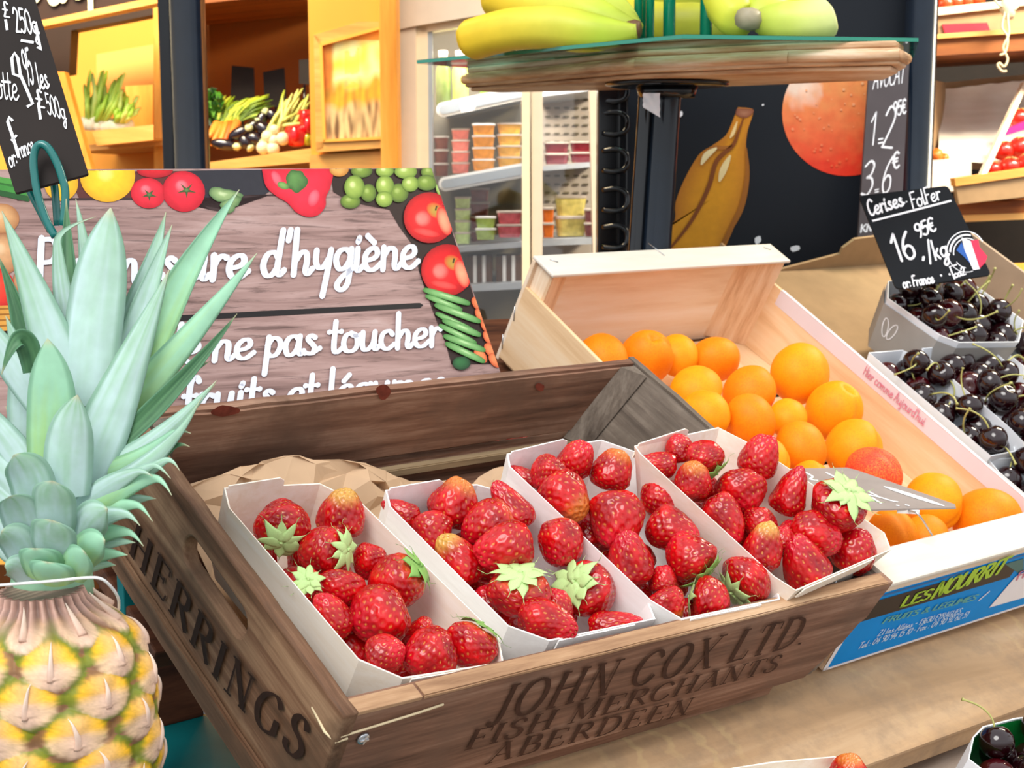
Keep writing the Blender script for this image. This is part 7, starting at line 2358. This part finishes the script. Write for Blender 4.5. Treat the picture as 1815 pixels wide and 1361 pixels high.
for cx, yb, h, c, lab in ((816, 184, 92, '#bfd65a', 'tall pale green juice bottle on the top fridge shelf'), (786, 188, 96, '#5c6c2c', 'dark green juice bottle at the far left of the top fridge shelf')):
    s_ = 3.22 / FPX; p = at(cx, yb, 3.22)
    t = thing('juice_bottle', lab, 'bottle', loc=p)
    MB().lathe([(13 * s_, 0), (14 * s_, 3 * s_), (14 * s_, h * 0.62 * s_), (8 * s_, h * 0.82 * s_), (7 * s_, h * 0.9 * s_)], 20).build('body', tub_mats(c), t)
    MB().lathe([(8 * s_, h * 0.88 * s_), (8 * s_, h * s_)], 16).build('cap', 'white_plastic', t)
for cx, lab in ((850, 'left dark strapped pack on the lowest fridge shelf'), (902, 'right dark strapped pack on the lowest fridge shelf')):
    p = at(cx, 503, 3.24); s_ = 3.24 / FPX
    t = thing('strapped_pack', lab, 'pack', loc=p)
    MB().box((-23 * s_, 0, 0), (23 * s_, 0.08, 50 * s_), 0.004).build('pack', plain('pack_brown', '#5a3a20', 0.5, 0.3, var=0.3, vs=30) if cx == 850 else bpy.data.materials['pack_brown'], t)
    for q in (-8, 8):
        MB().box(((q - 3) * s_, -0.003, 0), ((q + 3) * s_, 0.0, 50 * s_), 0.0).build('strap', 'white_plastic', t)

# ------------------------------------------------------------------ fruit shelves at the right
fs = thing('fruit_shelf', 'brown wooden fruit shelves in the shop at the upper right', 'shelf', loc=(at(1740, 300, 3.2).x, at(1740, 300, 3.2).y, 0))
def spart(name, px, d, th, mat):
    mb = MB(); quad(mb, px, d, th); return part(mb, name, mat, fs)
spart('shelf_board', [(1640, 68), (2060, 42), (2060, 74), (1640, 100)], 2.95, 0.45, 'brown_board')
spart('shelf_edge', [(1640, 62), (2060, 32), (2060, 42), (1640, 70)], 2.94, 0.02, 'ochre')
spart('shelf_board', [(1640, 366), (2060, 340), (2060, 372), (1640, 398)], 2.85, 0.5, 'brown_board')
spart('shelf_edge', [(1640, 384), (2060, 369), (2060, 379), (1640, 396)], 2.84, 0.02, 'ochre')
spart('back_panel', [(1600, -80), (2100, -80), (2100, 900), (1600, 900)], 3.65, 0.02, plain('black_shelf_back', '#140c08', 0.7, 0.2, var=0.2))
spart('shelf_board', [(1640, 640), (2060, 602), (2060, 632), (1640, 670)], 2.75, 0.5, 'brown_board')
def part_of(t, name, px, d, th, mat):
    mb = MB(); quad(mb, px, d, th); return part(mb, name, mat, t)
t = thing('fruit_crate', 'pale wooden crate on the top shelf, with a red label on its cardboard front', 'crate', loc=at(1740, 66, 2.98))
part_of(t, 'rim', [(1656, 14), (1830, -4), (1830, 8), (1656, 28)], 2.975, 0.02, 'pine_x')
part_of(t, 'front', [(1662, 26), (1830, 8), (1830, 56), (1664, 68)], 2.985, 0.015, 'card')
part_of(t, 'label', [(1670, 43), (1750, 40), (1756, 56), (1676, 63)], 2.98, 0.003, 'red_paint')
part_of(t, 'base', [(1662, 60), (1830, 50), (1830, 56), (1664, 68)], 3.0, 0.3, 'card')
mb = MB()
for k, (px, py) in enumerate(((1694, 2), (1712, 0), (1730, -4), (1676, 4))):
    o = link('tomato', bpy.data.meshes.get('tomato_m') or MB().ball((0, 0, 0), 1.0, 18, 12, None, None).mesh('tomato_m', plain('tomato_skin', '#e0481c', 0.25, 0.5, var=0.1)))
    o.location = at(px, py + 4, 3.03); o.scale = (0.018,) * 3
    tag(o, ('second', 'third', 'fourth', 'first')[k] + ' tomato from the left peeking over the top crate rim', 'tomato', 'tomatoes in the top shelf crate')
# raffia bow
t = thing('raffia_bow', 'pale raffia bow hanging from the top shelf at the upper right', 'bow', loc=at(1784, 40, 2.90))
mb = MB()
for px in ([(1778, -40), (1786, 0), (1782, 20), (1776, 48), (1786, 66), (1782, 92), (1772, 98)], [(1796, -40), (1790, 0), (1786, 28), (1788, 60), (1778, 84), (1786, 104), (1780, 118), (1772, 112), (1768, 116), (1776, 126), (1784, 126)], [(1786, 0), (1760, -10), (1772, 10), (1790, 6), (1812, -6), (1800, 16), (1784, 12)]):
    mb.tube(catmull([at(x, y, 2.90) for x, y in px], 5), 0.0022, 6)
part(mb, 'strands', 'twine', t)
mb = MB().ball(at(1787, 14, 2.905), (0.016, 0.010, 0.022), 12, 10, None, None, 0.4); part(mb, 'knot', 'twine', t)
# paper lined cardboard box
t = thing('cardboard_box', 'open cardboard box lined with white paper on the middle shelf', 'box', loc=at(1740, 330, 2.90))
part_of(t, 'back_wall', [(1676, 146), (1860, 128), (1860, 300), (1676, 300)], 3.22, 0.01, 'card')
part_of(t, 'side_wall', [(1655, 142), (1676, 146), (1676, 300), (1648, 300)], [3.00, 3.20, 3.20, 3.00], 0.01, 'card')
mb = MB(); mb.grid(14, 10, lambda u, v: at(1664 + u * 170, 160 + v * 128 + 6 * noise.noise(Vector((u * 5, v * 3, 1))) - 20 * u * (1 - v), 3.20 - 0.26 * v ** 2 + 0.01 * noise.noise(Vector((u * 6, v * 4, 3))))); part(mb, 'paper_liner', 'white_ledge', t)
part_of(t, 'front_wall', [(1648, 284), (1722, 280), (1722, 334), (1648, 345)], 2.93, 0.01, 'white_ledge')
part_of(t, 'base', [(1648, 326), (1860, 318), (1860, 326), (1648, 345)], 2.94, 0.3, 'card')
for k, (px, py, r) in enumerate(((1660, 277, 13), (1674, 281, 9))):
    o = link('physalis', bpy.data.meshes.get('orange_ball') or MB().ball((0, 0, 0), 1.0, 16, 12, None, None, 0.25).mesh('orange_ball', plain('orange_rind', '#dc6a20', 0.4, 0.4, var=0.2, vs=3)))
    o.name = 'orange_fruit' if k == 0 else 'orange_fruit.001'
    o.location = at(px, py, 2.97); o.scale = (r * 2.97 / FPX,) * 3
    tag(o, ('larger', 'smaller')[k] + ' orange fruit in the corner of the paper lined box', 'fruit', 'orange fruit in the lined box')
# box of tomatoes cut by the right edge
t = thing('tomato_box', 'tilted box of red tomatoes cut by the right edge of the photo', 'box', loc=at(1770, 326, 2.80))
part_of(t, 'side_wall', [(1738, 312), (1746, 316), (1822, 150), (1815, 146)], [2.80, 2.80, 3.05, 3.05], 0.02, 'pine_x')
part_of(t, 'front_wall', [(1694, 328), (1860, 302), (1860, 344), (1700, 362)], 2.80, 0.02, 'card')
part_of(t, 'front_rim', [(1692, 316), (1860, 292), (1860, 306), (1694, 330)], 2.795, 0.03, 'ochre')
part_of(t, 'base', [(1742, 318), (1860, 306), (1860, 312), (1742, 324)], 2.82, 0.25, 'card')
for k, (px, py, r, dd, lab) in enumerate(((1760, 300, 15, 2.86, 'lower left tomato in the tilted box'), (1790, 296, 20, 2.86, 'lower middle tomato in the tilted box'), (1820, 292, 22, 2.86, 'lower right tomato in the tilted box'), (1778, 268, 20, 2.92, 'left tomato of the second row in the tilted box'), (1808, 262, 22, 2.92, 'right tomato of the second row in the tilted box'), (1806, 210, 20, 3.0, 'upper tomato behind the pink band in the tilted box'))):
    tt = thing('tomato', 'red ' + lab, 'tomato', loc=at(px, py, dd), group='tomatoes in the tilted box')
    m_ = bpy.data.meshes.get('tomato_big') or MB().ball((0, 0, 0), (1, 1, 0.82), 20, 14).mesh('tomato_big', plain('tomato_red', '#d8281c', 0.22, 0.55, var=0.15, vs=2))
    o = link('fruit', m_, tt); o.scale = (r * dd / FPX,) * 3
    mb = MB()
    for q in range(5):
        a = q * math.tau / 5 + k
        mb.tube([(0, -0.2, 0.80), (0.35 * math.cos(a), -0.2 + 0.35 * math.sin(a), 0.84), (0.7 * math.cos(a), -0.2 + 0.7 * math.sin(a), 0.66)], [0.08, 0.06, 0.01], 5)
    o = mb.build('stalk', plain('tomato_stalk', '#a88a4a', 0.6, 0.3) if k == 0 else bpy.data.materials['tomato_stalk'], tt); o.scale = (r * dd / FPX,) * 3
mb = MB(); quad(mb, [(1778, 232), (1830, 210), (1830, 226), (1776, 242)], 2.93, 0.02)
single(mb, 'pink_band', plain('pink_plastic', '#e0207a', 0.3, 0.5, var=0.03), 'bright pink plastic band across the tilted box of tomatoes', 'packaging')
# yellow fruit at the right edge
t = thing('yellow_fruit_box', 'orange lined box of yellow fruit at the right edge behind the cherries', 'box', loc=at(1800, 560, 2.6))
part_of(t, 'back_wall', [(1730, 468), (1870, 466), (1870, 560), (1730, 560)], 2.75, 0.01, 'orange_wall')
part_of(t, 'base', [(1730, 570), (1870, 566), (1870, 574), (1730, 578)], 2.55, 0.2, 'ochre')
for k, (px, py, r, lab) in enumerate(((1790, 512, 22, 'front yellow fruit in the orange lined box'), (1822, 520, 24, 'right yellow fruit in the orange lined box'), (1770, 505, 15, 'left yellow fruit in the orange lined box'), (1806, 545, 26, 'lowest yellow fruit in the orange lined box'))):
    o = link('yellow_fruit', bpy.data.meshes.get('yellow_ball') or MB().ball((0, 0, 0), 1.0, 20, 14, None, None, 0.12).mesh('yellow_ball', plain('yellow_skin', '#f2b010', 0.35, 0.45, var=0.1, vs=2)))
    o.location = at(px, py, 2.66); o.scale = (r * 2.66 / FPX,) * 3
    tag(o, lab, 'fruit', 'yellow fruit at the right edge')
